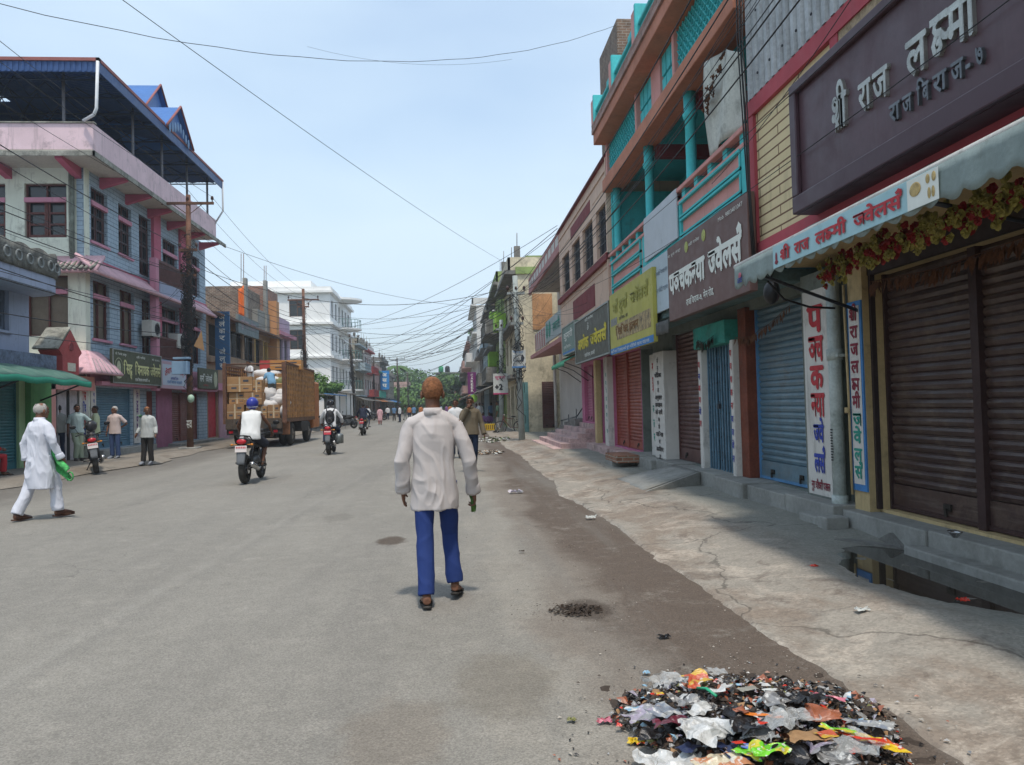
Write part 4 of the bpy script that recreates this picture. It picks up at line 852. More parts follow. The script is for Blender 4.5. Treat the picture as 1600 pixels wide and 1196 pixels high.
mb = MB(); FL.box(mb, YC, 38.8, 6.62, 6.8, 0, .06); FL.box(mb, 31.95, 32.7, 3.4, 9.7, 0, .12); FL.box(mb, 35.1, 35.8, 3.4, 9.7, 0, .1); mb.build('pink_band', pinkdk, t)
mb = MB(); 
for y in (31.25, 34.75): mb.box(XL + .25, XL + .5, y - .16, y + .16, 2.4, 7.65)
mb.build('pink_column', pinkp, t, bevel=.01)
mb = MB(); mb.box(XL, XL + .55, 31.4, 34.6, 6.1, 6.75); mb.box(XL, XL + .55, 31.1, 34.9, 3.4, 3.65); mb.build('balcony_slab', lilac, t)
for z in (6.75, 3.7):
    mb = MB(); mb.box(XL + .44, XL + .5, 31.42, 34.58, z + .8, z + .88); mb.box(XL + .44, XL + .5, 31.42, 34.58, z, z + .06)
    for i in range(26): y = 31.45 + i * .12; mb.box(XL + .455, XL + .485, y, y + .05, z + .06, z + .8)
    mb.build('balcony_railing', darkwood, t)
mb = MB(); mb.prism([(-22, 24.85, 9.72), (-11.05, 24.85, 9.72), (-11.05, 37.45, 9.72), (-22, 37.45, 9.72)], (0, 0, .12)); mb.build('roof_slab', M('cream soffit', (.50, .47, .40), .85, .12, 1, dirt=.25, streak=.2), t)
mb = MB(); mb.box(-22, -11.05, 24.85, 24.97, 9.842, 10.68); mb.box(-11.17, -11.05, 24.97, 37.45, 9.842, 10.68); mb.build('parapet', pinkpar, t, bevel=.01)
mb = MB(); mb.box(-22, -11.0, 24.8, 24.845, 9.64, 9.8); mb.box(-11.06, -11.0, 24.8, 38.9, 9.64, 9.8); mb.box(-22, -11.0, 24.8, 24.98, 10.682, 10.72); mb.build('drip_edge', stain, t)
mb = MB()
for i in range(6): y = 27.4 + i * 2.1; mb.prism([(XL, y, 9.715), (XL + .9, y, 9.715), (XL + .9, y, 9.62), (XL, y, 9.35)], (0, .2, 0))
for i in range(4): x = -12.3 - i * 2.2; mb.prism([(x, YC, 9.715), (x, YC - 1.3, 9.715), (x, YC - 1.3, 9.62), (x, YC, 9.35)], (.22, 0, 0))
mb.build('bracket', pinkdk, t)
# sloping concrete canopies
def canopy(m, z0, z1, out, y0=25.6, y1=38.4, side=True):
    m.sheet(lambda u, v: (XL + out * v, y0 + (y1 - y0) * u, z0 + (z1 - z0) * v), 40, 2)
    if side: m.sheet(lambda u, v: (XL + out - (4.5) * u, YC - (YC - y0) * v, z0 + (z1 - z0) * v + .02), 20, 2)
part('canopy', M('pink washed canopy', (.60, .38, .42), .8, .14, 2, bump=.2, dirt=.25, streak=.3), t, lambda m: canopy(m, 6.72, 6.12, .65), solid=.1)
mb = MB()
for i in range(24): x = -11.45 - i * .17; mb.tube([(x, 25.45, 6.2), (x, 26.2, 6.62)], .05, 6)
mb.build('roof_tile_ribs', stain, t)
# royal blue roof on slim steel posts
EX, EY0, EY1, EZ = -10.75, 24.55, 37.5, 12.5
mb = MB(); RX = -17; RZ = 13.9
def corrug(u0, u1, v0, v1, n, m_, amp=.03):
    pass
wv = lambda u: .02 if int(u * 160) % 2 else 0
mb.sheet(lambda u, v: (EX + (RX - EX) * v, EY0 + 6.2 * v + (EY1 - EY0 - 12.4 * v) * u, EZ + (RZ - EZ) * v + wv(u)), 160, 3, sm=False)
mb.sheet(lambda u, v: (-23 + (EX + 23) * u - (u * (EX - RX)) * v, EY0 + 6.2 * v, EZ + (RZ - EZ) * v + wv(u)), 160, 3, sm=False)
mb.sheet(lambda u, v: (-23 + (EX + 23) * u - (u * (EX - RX)) * v, EY1 - 6.2 * v, EZ + (RZ - EZ) * v + wv(u)), 160, 3, sm=False)
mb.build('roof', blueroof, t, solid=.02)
mb = MB(); mb.box(EX, EX + .04, EY0, EY1, EZ - .33, EZ); mb.box(-23, EX + .04, EY0 - .04, EY0, EZ - .33, EZ)
for i in range(70): x = EX - .05 - i * .17; mb.box(x, x + .08, EY0 - .06, EY0 - .04, EZ - .31, EZ - .02)
mb.build('fascia', bluefa, t)
mb = MB(); mb.box(EX - .03, EX + .07, EY0 - .1, EY1, EZ, EZ + .1); mb.box(-23, EX + .07, EY0 - .1, EY0 + .02, EZ, EZ + .1); mb.build('gutter_edge', M('brick red edging', (.28, .10, .09), .7, .15, 3), t)
mb = MB()
for i in range(9):
    y = 25.3 + i * 1.45; mb.tube([(EX - .1, y, EZ - .25), (-16.9, y, EZ - .25)], .03, 4)
    for k in range(6): x = EX - .2 - k * 1; mb.tube([(x, y, EZ - .2), (x - .5, y, EZ - .1 + k * .2)], .018, 4); mb.tube([(x - .5, y, EZ - .1 + k * .2), (x - 1, y, EZ - .2)], .018, 4)
for k in range(5): x = EX - .6 - k * 1.4; mb.tube([(x, 24.8, EZ - .1 + .28 * k), (x, 37.2, EZ - .1 + .28 * k)], .03, 4)
mb.build('truss', M('dark blue steel', (.015, .03, .06), .6), t)
for (x, y) in ((-12.3, 25.6), (-11.3, 28.5), (-11.3, 31.3), (-11.3, 34.2), (-15, 25.8), (-18, 30), (-14, 33), (-11.3, 37)):
    part('roof_post', M('grey steel post', (.16, .16, .18), .6, .2, 3), t, lambda m: m.tube([(x, y, 9.85), (x, y, EZ + (EX - x) * .15)], .05, 8))
mb = MB(); mb.box(-22, -15.5, 31, 36, 9.85, 12.9); mb.build('roof_room', M('dark blue room', (.03, .05, .09), .8, .2, 1), t)
mb = MB()
def gab(mb, yc, hw, x0, xr, zb, za, mi=0):
    a, b, c = (x0, yc - hw, zb), (x0, yc + hw, zb), (x0, yc, za); r = (xr, yc, za)
    mb.prism([a, c, r, (xr, yc - hw, zb)], (0, .0, -.05), mi); mb.prism([b, c, r, (xr, yc + hw, zb)], (0, 0, -.05), mi)
    mb.prism([(x0 - .15, yc - hw + .1, zb - .1), (x0 - .15, yc + hw - .1, zb - .1), (x0 - .15, yc, za - .15)], (-.05, 0, 0), mi)
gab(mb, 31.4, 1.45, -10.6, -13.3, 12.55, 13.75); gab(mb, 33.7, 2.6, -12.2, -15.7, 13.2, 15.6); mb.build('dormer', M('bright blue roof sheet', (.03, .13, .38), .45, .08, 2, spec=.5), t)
mb = MB()
for yc, hw, x0, zb, za in ((31.4, 1.5, -10.58, 12.5, 13.78), (33.7, 2.65, -12.18, 13.15, 15.63)): mb.tube([(x0, yc - hw, zb), (x0, yc, za), (x0, yc + hw, zb)], .05, 5)
mb.build('dormer_edge', M('brick red edging'), t)
mb = MB()
for i in range(8): y = 30.3 + i * .3; mb.ell((-10.62, y, 12.45 + .5 * (1 - abs(y - 31.4) / 1.4)), (.02, .11, .2), 8, 6)
mb.build('fretwork', M('pale blue fretwork', (.2, .32, .5), .7), t)
mb = MB(); mb.tube([(EX + .03, EY0 - .1, EZ - .02), (EX - .02, EY0 - .1, 11.0), (EX - .1, EY0 - .1, 10.8), (-11.3, EY0 + .2, 10.72)], .05, 8); mb.tube([(EX + .05, EY1 - .1, EZ), (EX + .05, EY1 - .1, 11.1), (-11.1, EY1 - .2, 10.4)], .045, 8); mb.build('downpipe', M('white pvc pipe', (.62, .64, .66), .4, .08, 2), t)
part('corner_pipe', M('mouldy pipe', (.16, .18, .15), .8, .4, 4, dirt=.5), t, lambda m: m.tube([(-12.35, YC - .12, 6.5), (-12.33, YC - .12, 9.6)], .07, 8))
# ground floor
FL.shutter(t, 26.95, 29.9, .35, 2.45, M('steel blue shutter', (.10, .20, .27), .5, .15, 2, dirt=.2), botv=.2)
FL.shutter(t, 34.0, 37.5, .25, 2.4, M('brown red shutter', (.22, .07, .055), .5, .15, 2, dirt=.2), split=(35.3,), botv=.2)
mb = MB(); FL.box(mb, 31.32, 32.18, .2, 2.4, -.2, -.12); mb.build('door', M('brown red door', (.18, .045, .03), .6, .2, 3), t)
mb = MB(); FL.box(mb, 32.25, 33.9, .0, 2.5, 0, .06); mb.build('pink_wall', M('mauve pink plaster', (.36, .14, .22), .8, .12, 2, streak=.3), t)
mb = MB(); FL.box(mb, YC, 38.8, 2.5, 2.62, 0, .5); FL.box(mb, YC, 38.8, 2.62, 3.4, 0, .12); mb.build('shop_fascia', pinkp, t)
mb = MB(); mb.box(-12.3, -11.5, 26.4, 31, .05, .33); mb.box(-12.3, -11.4, 33.4, 39.5, .05, .22); mb.build('plinth', conc, t, bevel=.015)
# lower canopy with moulded pattern at the corner
mb = MB(); mb.sheet(lambda u, v: (XL + .85 * v, (YC - 1.4 * v) * (1 - u) + 27.1 * u, 3.62 - .8 * v ** 1.3), 8, 8); mb.sheet(lambda u, v: (XL + .85 * v - (1.1 + .85 * v) * u, YC - 1.4 * v, 3.62 - .8 * v ** 1.3), 8, 8); mb.build('corner_canopy', M('pink washed canopy'), t, solid=.08)
mb = MB()
for k in range(5): mb.tube([(XL + .88, 25.1 + k * .38, 2.86), (XL + .45, 25.75 + k * .25, 3.33)], .02, 4, mi=0)
mb.build('canopy_relief', M('grey relief lines', (.3, .27, .27), .8), t)
def ac(y, z):
    t = thing('air_conditioner', '', 'air conditioner', (XL + .3, y, z)); x = XL + .55
    mb = MB(); mb.box(XL + .15, x, y, y + .85, z, z + .62); mb.build('casing', M('dusty white casing', (.50, .50, .46), .6, .12, 3, dirt=.3), t, bevel=.02, seg=2)
    mb = MB(); mb.torus((x + .005, y + .52, z + .3), .24, .012, 'X', 20, 4); [mb.torus((x + .008, y + .52, z + .3), q, .006, 'X', 16, 4) for q in (.07, .13, .19)]; mb.build('fan_grille', iron, t)
    mb = MB(); mb.ell((x, y + .52, z + .3), (.003, .22, .22), 18, 4); mb.build('fan_opening', dark, t)
    mb = MB(); mb.box(XL + .1, x, y + .1, y + .14, z - .05, z - .004); mb.box(XL + .1, x, y + .7, y + .74, z - .05, z - .004); mb.build('bracket', iron, t); return t
ac(30.5, 4.5)['label'] = 'air conditioner unit on the left pink column beside the blue wall'; ac(33.3, 4.25)['label'] = 'air conditioner unit between the two pink columns'
def meter(mb): pass
# signs on the pink building
SXL = -11.42
ya, yb2 = aX(176, 570, SXL).y, aX(252, 580, SXL).y; W = yb2 - ya
olive2 = M('dark olive board', (.075, .085, .05), .5, .08, 2, dirt=.1)
sign('shop_sign', 'dark olive sign with pale yellow lettering above the steel blue shutter', (SXL, ya, 2.58), (0, 1, 0), (0, 0, 1), W, 1.18, olive2,
     [('िसद_ध', .85, .35, .33, .75, lemonink, .03), ('िवनायक', W * .42, .35, .33, W * .3, lemonink, .03), ('~जवेलस^', W * .74, .35, .33, W * .24, lemonink, .03), ('राजिवराज सपतरी -७', W * .42, .12, .09, W * .3, whiteink), ('~शरी गणेश', W * .45, .95, .07, W * .18, whiteink), ('पो. िवनोद ठाकुर', .2, .98, .06, .9, whiteink), ('मो. ९८४२८', W * .78, .95, .06, W * .18, whiteink)], th=.1, frame=galv,
     extra=lambda t, o, r, u, n: part('round_emblem', M('pale emblem print', (.42, .44, .30), .7, .4, 30), t, lambda m: (m.ell(o + r * .48 + u * .5 + n * .004, (.004, .17, .28), 14, 10), m.ell(o + r * .48 + u * .28 + n * .006, (.004, .26, .12), 14, 8), m.torus(o + r * .48 + u * .55 + n * .004, .32, .015, 'X', 24, 4, sx=.2))))
ya2 = yb2 + .03; yb3 = aX(291, 590, SXL).y; W = yb3 - ya2
sign('shop_sign', 'white sign with arched red lettering between the olive sign and the utility pole', (SXL, ya2, 2.5), (0, 1, 0), (0, 0, 1), W, 1.1, M('pink sign border', (.52, .36, .42), .7, .08, 2),
     [('तेरापंथ भवन', W * .12, .48, .2, W * .76, redink, .03, .2), ('सापतािहक', W * .35, .38, .09, W * .3, blueink), ('राजिवराज सपतरी', W * .2, .22, .1, W * .6, M('sky blue lettering', (.1, .25, .5), .7))], th=.08,
     extra=lambda t, o, r, u, n: part('white_panel', M('pale blue white panel', (.50, .56, .64), .6, .05, 2), t, lambda m: m.prism([o + r * .1 + u * .14 + n * .001, o + r * (W - .1) + u * .14 + n * .001, o + r * (W - .1) + u * .98 + n * .001, o + r * .1 + u * .98 + n * .001], n * .002)))
ya3, yb4 = aX(311, 590, SXL).y, aX(341, 590, SXL).y; W = yb4 - ya3
sign('shop_sign', 'small dark sign with white lettering and oval emblem right of the utility pole', (SXL, ya3, 2.6), (0, 1, 0), (0, 0, 1), W, .95, olive2,
     [('सनि ~जवेलस^', .1, .32, .26, W * .62, whiteink, .02), ('राजिवराज', .6, .12, .07, .7, redink)], th=.08, extra=lambda t, o, r, u, n: part('oval_emblem', M('pale emblem print'), t, lambda m: m.ell(o + r * (W - .45) + u * .47 + n * .005, (.004, .28, .38), 16, 10)))
def lpanel(name, label, X, y0, y1, z0, z1, chars, board=whplas):
    tt = thing(name, label, 'sign', (X, y0, z0)); mb = MB(); mb.box(X - .03, X, y0, y1, z0, z1); mb.build('board', board, tt)
    by = {}
    for q in chars: by.setdefault(id(q[3]), []).append(q)
    for qs in by.values():
        mb = MB()
        for ch, z, h, ink in qs: text(mb, ch, (X + .005, (y0 + y1) / 2, z), (0, 1, 0), (0, 0, 1), h=h, w=min((y1 - y0) * .7, h * .95), bold=.03, center=True, th=.003)
        mb.build('lettering', qs[0][3], tt)
lpanel('painted_sign', 'white strip with violet letters right of the steel blue shutter', XL + .05, 30.0, 30.55, .4, 2.45, [('िस', 2.1, .2, M('violet paint', (.12, .03, .2), .7)), ('द_ध', 1.8, .2, M('violet paint')), ('न', 1.5, .2, M('violet paint')), ('प', 1.2, .2, M('violet paint')), ('क', .95, .18, M('violet paint')), ('ल', .65, .18, M('violet paint'))])
lpanel('painted_sign', 'white panel with maroon and blue letters left of the steel blue shutter', XL + .05, 25.75, 26.35, .5, 2.4, [('िस', 2.0, .25, redink), ('िव', 1.6, .25, blueink), ('ना', 1.2, .22, redink), ('य', .85, .22, blueink)])
lpanel('painted_sign', 'narrow white strip with small blue letters touching the steel blue shutter', XL + .07, 26.5, 26.85, .5, 2.6, [(c, 2.35 - i * .22, .11, blueink) for i, c in enumerate('सनचदकगह')])
# nearest left house with stained curved balcony
t = thing('lilac_house', 'lilac blue house with a black stained curved balcony at the left edge', 'building', (-15, 18, 0))
mb = MB(); FL.wall(mb, 12, 22.9, 3.0, 4.95, [(20.3, 21.9, 3.85, 5.15)], .25); mb.box(-20, -12.25, 12, 22.9, 0, 4.95); mb.box(-20, -12, 12, 22.9, 4.96, 5.3); mb.build('wall', lilac, t)
FL.window(t, 20.3, 21.9, 3.85, 5.15, M('grey blue timber', (.12, .15, .2), .7), M('louvred shutter', (.10, .12, .16), .7), 2, shut=M('grey blue timber'), sill=lilac)
def bal(u, v):                                          # rounded slab edge
    s = u * 1.0; L1 = 22.0 - 12
    if u < .8: return (-10.95, 12 + L1 * u / .8)
    a = (u - .8) / .2 * math.pi / 2; return (-12 + 1.05 * math.cos(a), 22.0 + 1.1 * math.sin(a))
mb = MB(); mb.sheet(lambda u, v: (*bal(u, v), 4.95 + .38 * v), 60, 2); mb.add([(*bal(i / 60, 0), 4.955) for i in range(61)] + [(-12, 12, 4.955)], [tuple(range(62))]); mb.add([(*bal(i / 60, 0), 5.33) for i in range(61)] + [(-12, 12, 5.33)], [tuple(range(62))]); mb.build('balcony_slab', lilac, t)
mb = MB(); rag = lambda u: .09 * abs(math.sin(u * 44)) + .03 * math.sin(u * 9)
mb.sheet(lambda u, v: (*bal(u, v), 5.335 + (.56 + rag(u)) * v), 240, 4); mb.build('balcony_rail', M('black mouldy balustrade', (.17, .17, .15), .9, .35, 2, bump=.5, dirt=.75, dcol=(.025, .025, .025), streak=.8), t, solid=.1)
mb = MB()
for i in range(24):
    x, y = bal(i / 24, 0); mb.torus((x + .06, y, 5.62), .13, .03, 'X', 12, 5)
mb.build('rail_ornament', M('grey weathered ornament', (.22, .24, .24), .9, .3, 5, dirt=.4), t)
# its shop front: frieze, green awning, green and teal fronts
t = thing('green_shop', 'small green fronted shop with teal shutter under the green awning', 'shop', (-12, 20, 0))
mb = MB(); mb.box(-12, -11.45, 12, 23.3, 2.85, 3.25); mb.build('frieze', M('peeling blue frieze', (.16, .20, .28), .9, .3, 4, bump=.6, dirt=.7, dcol=(.03, .035, .04)), t)
mb = MB(); mb.box(-12.2, -11.9, 12, 19, 0, 2.85); mb.box(-12.2, -11.6, 22.2, 23.3, 0, 2.85); mb.box(-12.2, -11.75, 21.9, 22.2, 0, 2.85, 1); mb.build('front_wall', [M('leaf green paint', (.10, .28, .10), .8, .15, 2, dirt=.2, streak=.3), M('pale green paint', (.35, .50, .28), .8, .1, 2, dirt=.2)], t)
Fg = Face((-11.75, 0, 0), (0, 1, 0), (1, 0, 0)); Fg.shutter(t, 19.7, 21.9, .1, 2.7, M('teal shutter', (.04, .17, .20), .5, .15, 2, dirt=.2), botv=.2)
part('front_post', M('pale green paint'), t, lambda m: m.box(-11.68, -11.55, 20.0, 20.2, .1, 2.7), bevel=.01)
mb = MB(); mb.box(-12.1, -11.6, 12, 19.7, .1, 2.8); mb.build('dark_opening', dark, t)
aw = thing('shop_awning', 'long faded green canvas awning at the left edge', 'awning', (-11, 18, 2.5))
mb = MB(); mb.sheet(lambda u, v: (-11.5 + 1.15 * v, 12 + 11.0 * u, 2.97 - .12 * u - .38 * v ** 1.7 + .02 * math.sin(u * 50)), 60, 8); mb.build('canopy', M('faded green canvas', (.08, .17, .14), .85, .18, 2, dirt=.35, dcol=(.3, .33, .28)), aw, solid=.01)
mb = MB(); mb.sheet(lambda u, v: (-10.34, 12 + 11.0 * u, 2.59 - .12 * u + .02 * math.sin(u * 50) - (.15 + .02 * random.random() * (v > .9)) * v), 120, 2); mb.build('valance', M('deep green canvas', (.03, .26, .17), .8, .12, 3), aw, solid=.006)
mb = MB()
for y in (15, 19.5, 22.7): mb.tube([(-10.4, y, 2.42), (-11.6, y, 1.95)], .025, 6)
mb.build('support_arm', iron, aw)
# salmon fronted kiosk between the two houses
t = thing('salmon_shop', 'salmon framed shop front with marble panels between green shop and steel blue shutter', 'shop', (-12, 24.8, 0))
mb = MB(); mb.box(-12.3, -11.7, 23.3, 23.75, 0, 2.9); mb.box(-12.3, -11.7, 23.3, 26.25, 2.3, 2.75); mb.build('frame', salmon, t)
mb = MB(); mb.box(-12.3, -12.0, 24.45, 25.7, 0, 2.3); mb.build('marble_panel', M('grey veined marble', (.40, .38, .40), .5, .25, 3, dirt=.3), t)
mb = MB(); mb.box(-12.3, -12.1, 23.75, 24.45, 0, 2.3); mb.box(-12.0, -11.98, 25.0, 25.15, .1, 2.3); mb.build('doorway', dark, t)
mb = MB(); mb.box(-20, -12.0, 23.3, 26.25, 2.75, 3.1); mb.build('roof', stain, t)
t = thing('shrine_niche', 'red pentagonal shrine with tiled cap on the salmon shop roof', 'shrine', (-11.7, 24.3, 2.75))
mb = MB(); p = [(-11.5, 23.75, 2.75), (-11.5, 24.75, 2.75), (-11.5, 24.75, 3.3), (-11.5, 24.95, 3.45), (-11.5, 24.25, 4.1), (-11.5, 23.55, 3.45), (-11.5, 23.75, 3.3)]; mb.prism(p, (-.6, 0, 0)); mb.build('body', M('brick red paint', (.34, .07, .07), .8, .15, 3, dirt=.15), t)
mb = MB(); mb.prism([(-11.5, 23.5, 3.47), (-11.5, 24.25, 4.14), (-11.5, 24.25, 4.2), (-11.5, 23.4, 3.5)], (-.7, 0, 0)); mb.build('cap', stain, t)
mb = MB(); mb.torus((-11.49, 24.25, 3.6), .12, .02, 'X', 14, 5); mb.prism([(-11.49, 24.25, 3.78), (-11.49, 24.1, 3.5), (-11.49, 24.4, 3.5)], (.015, 0, 0)); mb.build('emblem', maroon, t)
mb = MB(); mb.box(-11.499, -11.48, 24.05, 24.5, 2.85, 3.1); mb.build('notice', M('cream tile', (.5, .5, .42), .6, .2, 20), t)
# brown shop-house with the blue vertical sign
tan = M('tan plaster', (.36, .25, .17), .85, .12, 1.5, bump=.2, dirt=.2, streak=.5)
t = thing('tan_building', 'low tan shop house with dark window strip beyond the pink building', 'building', (-15, 46, 0))
YA, YB = 38.85, 53.0
mb = MB(); FL.wall(mb, YA, YB, 0, 6.6, [(39.2, 42.4, 4.35, 6.0), (43.0, 45.4, 4.5, 6.0), (45.8, 48.0, 4.5, 6.0), (48.3, 50.2, 4.3, 6.0), (50.6, 52.8, 4.3, 6.0), (38.95, 40.5, .25, 2.6), (42.5, 45, .25, 2.6), (46, 52, .25, 2.6)], .3); mb.box(-20, XL - .3, YA, YB, 0, 6.6); mb.build('wall', tan, t)
for a, b in ((43.0, 45.4), (45.8, 48.0)): FL.window(t, a, b, 4.5, 6.0, M('dark frame', (.05, .05, .05), .5), glassdk, 2)
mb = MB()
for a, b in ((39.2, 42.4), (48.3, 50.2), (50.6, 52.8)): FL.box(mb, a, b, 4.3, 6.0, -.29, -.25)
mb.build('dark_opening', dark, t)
mb = MB(); FL.box(mb, 48.1, 48.3, 4.3, 6.0, -.1, .02); FL.box(mb, 50.3, 50.5, 4.3, 6.0, -.1, .02); FL.box(mb, 51.6, 51.8, 4.3, 6.0, -.2, -.05); mb.build('yellow_post', M('ochre post', (.45, .30, .10), .8), t)
mb = MB(); mb.prism([(XL, YA, 6.6), (XL + .7, YA, 6.4), (XL + .7, YA, 6.3), (XL, YA, 6.35)], (0, YB - YA, 0)); mb.build('canopy', M('dark brown canopy', (.20, .12, .09), .85, .2, 2, dirt=.4, streak=.3), t)
mb = MB(); FL.box(mb, YA, YB, 4.0, 4.25, 0, .2); mb.build('band', tan, t)
FL.shutter(t, 46, 52, .25, 2.6, shgrey); FL.shutter(t, 42.5, 45, .25, 2.6, M('pink grey shutter', (.38, .22, .26), .5))
mb = MB(); FL.box(mb, 38.98, 40.48, .25, 2.6, -.2, -.1); mb.build('red_door', M('bright red panel', (.42, .01, .03), .5, .1, 2), t)
mb = MB(); FL.box(mb, 40.6, 42.4, .1, 2.6, .001, .05); mb.build('pink_wall', M('pale mauve plaster', (.42, .26, .32), .8, .1, 2, streak=.3), t)
mb = MB(); FL.box(mb, YA, 45, 2.6, 2.95, 0, .4); mb.build('shop_canopy', pinkp, t)
t = thing('shop_sign', 'tall blue vertical sign with white letters projecting from the tan building', 'sign', (-11.3, 39.6, 3.6))
FS = Face((0, 39.5, 0), (1, 0, 0), (0, -1, 0)); mb = MB(); FS.box(mb, -11.78, -11.08, 3.62, 6.55, -.15, 0); mb.build('board', M('mid blue board', (.045, .13, .26), .5, .1, 2, dirt=.1), t); mb = MB(); 
for i, c in enumerate(('अ', 'लं', 'का', 'र', '', '~जवे', 'ल', 'स^')):
    if c: text(mb, c, (-11.43, 39.495, 6.15 - i * .35), (1, 0, 0), (0, 0, 1), h=.22, w=.3, bold=.02, center=True)
mb.build('lettering', whiteink, t)
mb = MB(); mb.tube([(-12, 39.6, 6.2), (-11.4, 39.6, 6.2)], .03, 5); mb.tube([(-12, 39.6, 4.1), (-11.4, 39.6, 4.1)], .03, 5); mb.build('bracket', iron, t)
sign('shop_sign', 'weathered grey sign with faded letters on the tan building roof edge', (-11.35, 42.2, 5.75), (0, 1, 0), (0, 0, 1), 4.4, 1.0, M('weathered grey board', (.17, .21, .22), .7, .15, 2, dirt=.3), [('सुिनता', .5, .4, .35, 1.6, M('faded pink lettering', (.34, .26, .30), .7)), ('टेलर', 2.6, .4, .35, 1.2, M('faded pink lettering'))], th=.15)
brick = M('exposed red brick', (.30, .13, .085), .9, .25, 2.5, pat='brick', pk=((.22, .10, .07), (.27, .25, .22), .25, .085, .014), dirt=.25)
brickold = M('old dark brick', (.19, .12, .085), .9, .35, 2.5, pat='brick', pk=((.12, .08, .06), (.25, .23, .20), .25, .085, .02), dirt=.35)
t = thing('brick_building', 'unfinished bare brick upper storey behind the tan building', 'building', (-16, 46, 0))
mb = MB(); mb.box(-22, aY(380, 447, 47).x, 47, 52, 6.6, aY(380, 447, 47).z); mb.build('old_wall', brickold, t)
mb = MB(); mb.box(aY(383, 447, 51).x, aY(412, 447, 51).x, 51, 55, 6.6, aY(412, 447, 51).z); mb.build('red_wall', brick, t)
mb = MB(); mb.box(aY(411.5, 447, 51).x, aY(416, 447, 50.9).x, 50.9, 51.3, 6.6, 10); mb.box(aY(379, 447, 46.9).x, aY(384.5, 447, 46.9).x, 46.9, 47.3, 6.6, 9.5); mb.box(-12.6, -12.0, 49, 53, 6.6, 7.9); mb.box(-20, -16.5, 42.5, 43.5, 6.6, 9.6); mb.build('concrete_frame', conc, t)
mb = MB()
for px in (376, 380, 412, 415): p = aY(px, 447, 47 if px < 390 else 51); mb.tube([(p.x, p.y + .1, 9.2), (p.x + .03, p.y + .1, 11)], .02, 4)
mb.build('reinforcing_bar', rust, t)
p = aY(374, 478, 46.5); mb = MB(); mb.sheet(lambda u, v: (p.x - .05 + .35 * u, 46.5 + .1 * math.sin(u * 5), p.z - .6 + 1.6 * v + .4 * u * (v - .5)), 6, 6); tag(mb.build('orange_flag', M('orange cloth', (.65, .16, .04), .8), solid=.01), 'small orange flag on the brick building', 'flag')
t = thing('lilac_building', 'narrow pale lilac building between the brick storey and the white block', 'building', (-14, 56, 0))
mb = MB(); FL.wall(mb, 53.05, 58.5, 0, 8.1, [(53.6, 54.6, 4.2, 6.6), (55, 56, 4.2, 6.6), (56.6, 57.6, 4.2, 6.6)], .25); mb.box(-15, XL - .25, 53.05, 58.5, 0, 8.1); mb.build('wall', M('pale lilac plaster', (.45, .36, .46), .85, .1, 1.5, streak=.3, dirt=.1), t)
for a in (53.6, 55, 56.6): FL.window(t, a, a + 1, 4.2, 6.6, M('grey frame', (.25, .25, .27), .6), glassdk, 2)
mb = MB(); FL.box(mb, 53.05, 58.5, 6.7, 6.95, 0, .5); mb.build('ledge', pinkp, t)
p0, p1 = aY(415, 470, 52), aY(431, 495, 52); mb = MB(); mb.box(-16, p1.x, 52.2, 53, 0, p0.z); tag(mb.build('orange_wall', M('orange plaster', (.52, .27, .13), .85, .1, 1)), 'small orange rooftop wall beside the bare brick', 'wall')
# white four storey block
wht = M('bright white plaster', (.82, .82, .80), .8, .05, 1, bump=.1, dirt=.05, streak=.12)
t = thing('white_building', 'tall bright white four storey block with rounded balconies', 'building', (-15, 82, 0))
WX = -11.7; WY = 76; FW = Face((0, WY, 0), (1, 0, 0), (0, -1, 0)); FWs = Face((WX, 0, 0), (0, 1, 0), (1, 0, 0))
z1, z2, z3, z4 = 3.4, 6.6, 9.9, 13.0
hc = [(-15.5, -14.2, 4.2, 5.8), (-15.6, -14.1, 7.4, 9.3), (-15.6, -14.1, 10.6, 12.3), (-19.5, -18.6, 11.2, 12.3)]
mb = MB(); FW.wall(mb, -24, WX, 0, z4, hc, .25); hs = [(77 + i * 2.4, 78.2 + i * 2.4, z + .7, z + 2.4) for i in range(6) for z in (z1, z2, z3)]
FWs.wall(mb, WY + .25, 92, 0, z4, hs, .25); mb.box(-24, WX - .25, WY + .25, 92, 0, z4); mb.build('wall', wht, t)
for q in hc: FW.window(t, *q, M('brown frame', (.16, .09, .06), .6), glassdk, 2, trans=.5)
for q in hs: FWs.window(t, *q, M('grey frame'), glassdk, 2)
mb = MB()
for z in (z1, z2, z3, z4): mb.box(-24, WX + .35, WY - .35, WY, z - .1, z + .12); mb.box(WX, WX + .35, WY, 92, z - .1, z + .12)
mb.box(-24, WX + .15, WY - .15, WY + .2, z4 + .12, z4 + .5); mb.box(WX - .1, WX + .15, WY + .2, 92, z4 + .12, z4 + .5); mb.box(-22, -14, 79, 86, z4, z4 + 1.6); mb.build('ledge', wht, t)
for z in (z1, z2, z3):
    mb = MB(); mb.tube([(WX, 83.5, z), (WX, 83.5, z + .14)], 2.2, 20, sm=False); mb.build('balcony_slab', wht, t)
    mb = MB(); 
    for i in range(15): a = -math.pi / 2 + math.pi * i / 14; mb.tube([(WX + 2.1 * math.cos(a), 83.5 + 2.1 * math.sin(a), z + .14), (WX + 2.1 * math.cos(a), 83.5 + 2.1 * math.sin(a), z + 1.05)], .025, 4)
    mb.tube([(WX + 2.1 * math.cos(-math.pi / 2 + math.pi * i / 14), 83.5 + 2.1 * math.sin(-math.pi / 2 + math.pi * i / 14), z + 1.05) for i in range(15)], .03, 5); mb.build('balcony_railing', M('teal grey railing', (.12, .22, .2), .6), t)
mb = MB(); mb.tube([(WX, 83.5, z4), (WX, 83.5, z4 + .2)], 2.3, 20, sm=False); mb.build('top_canopy', wht, t)
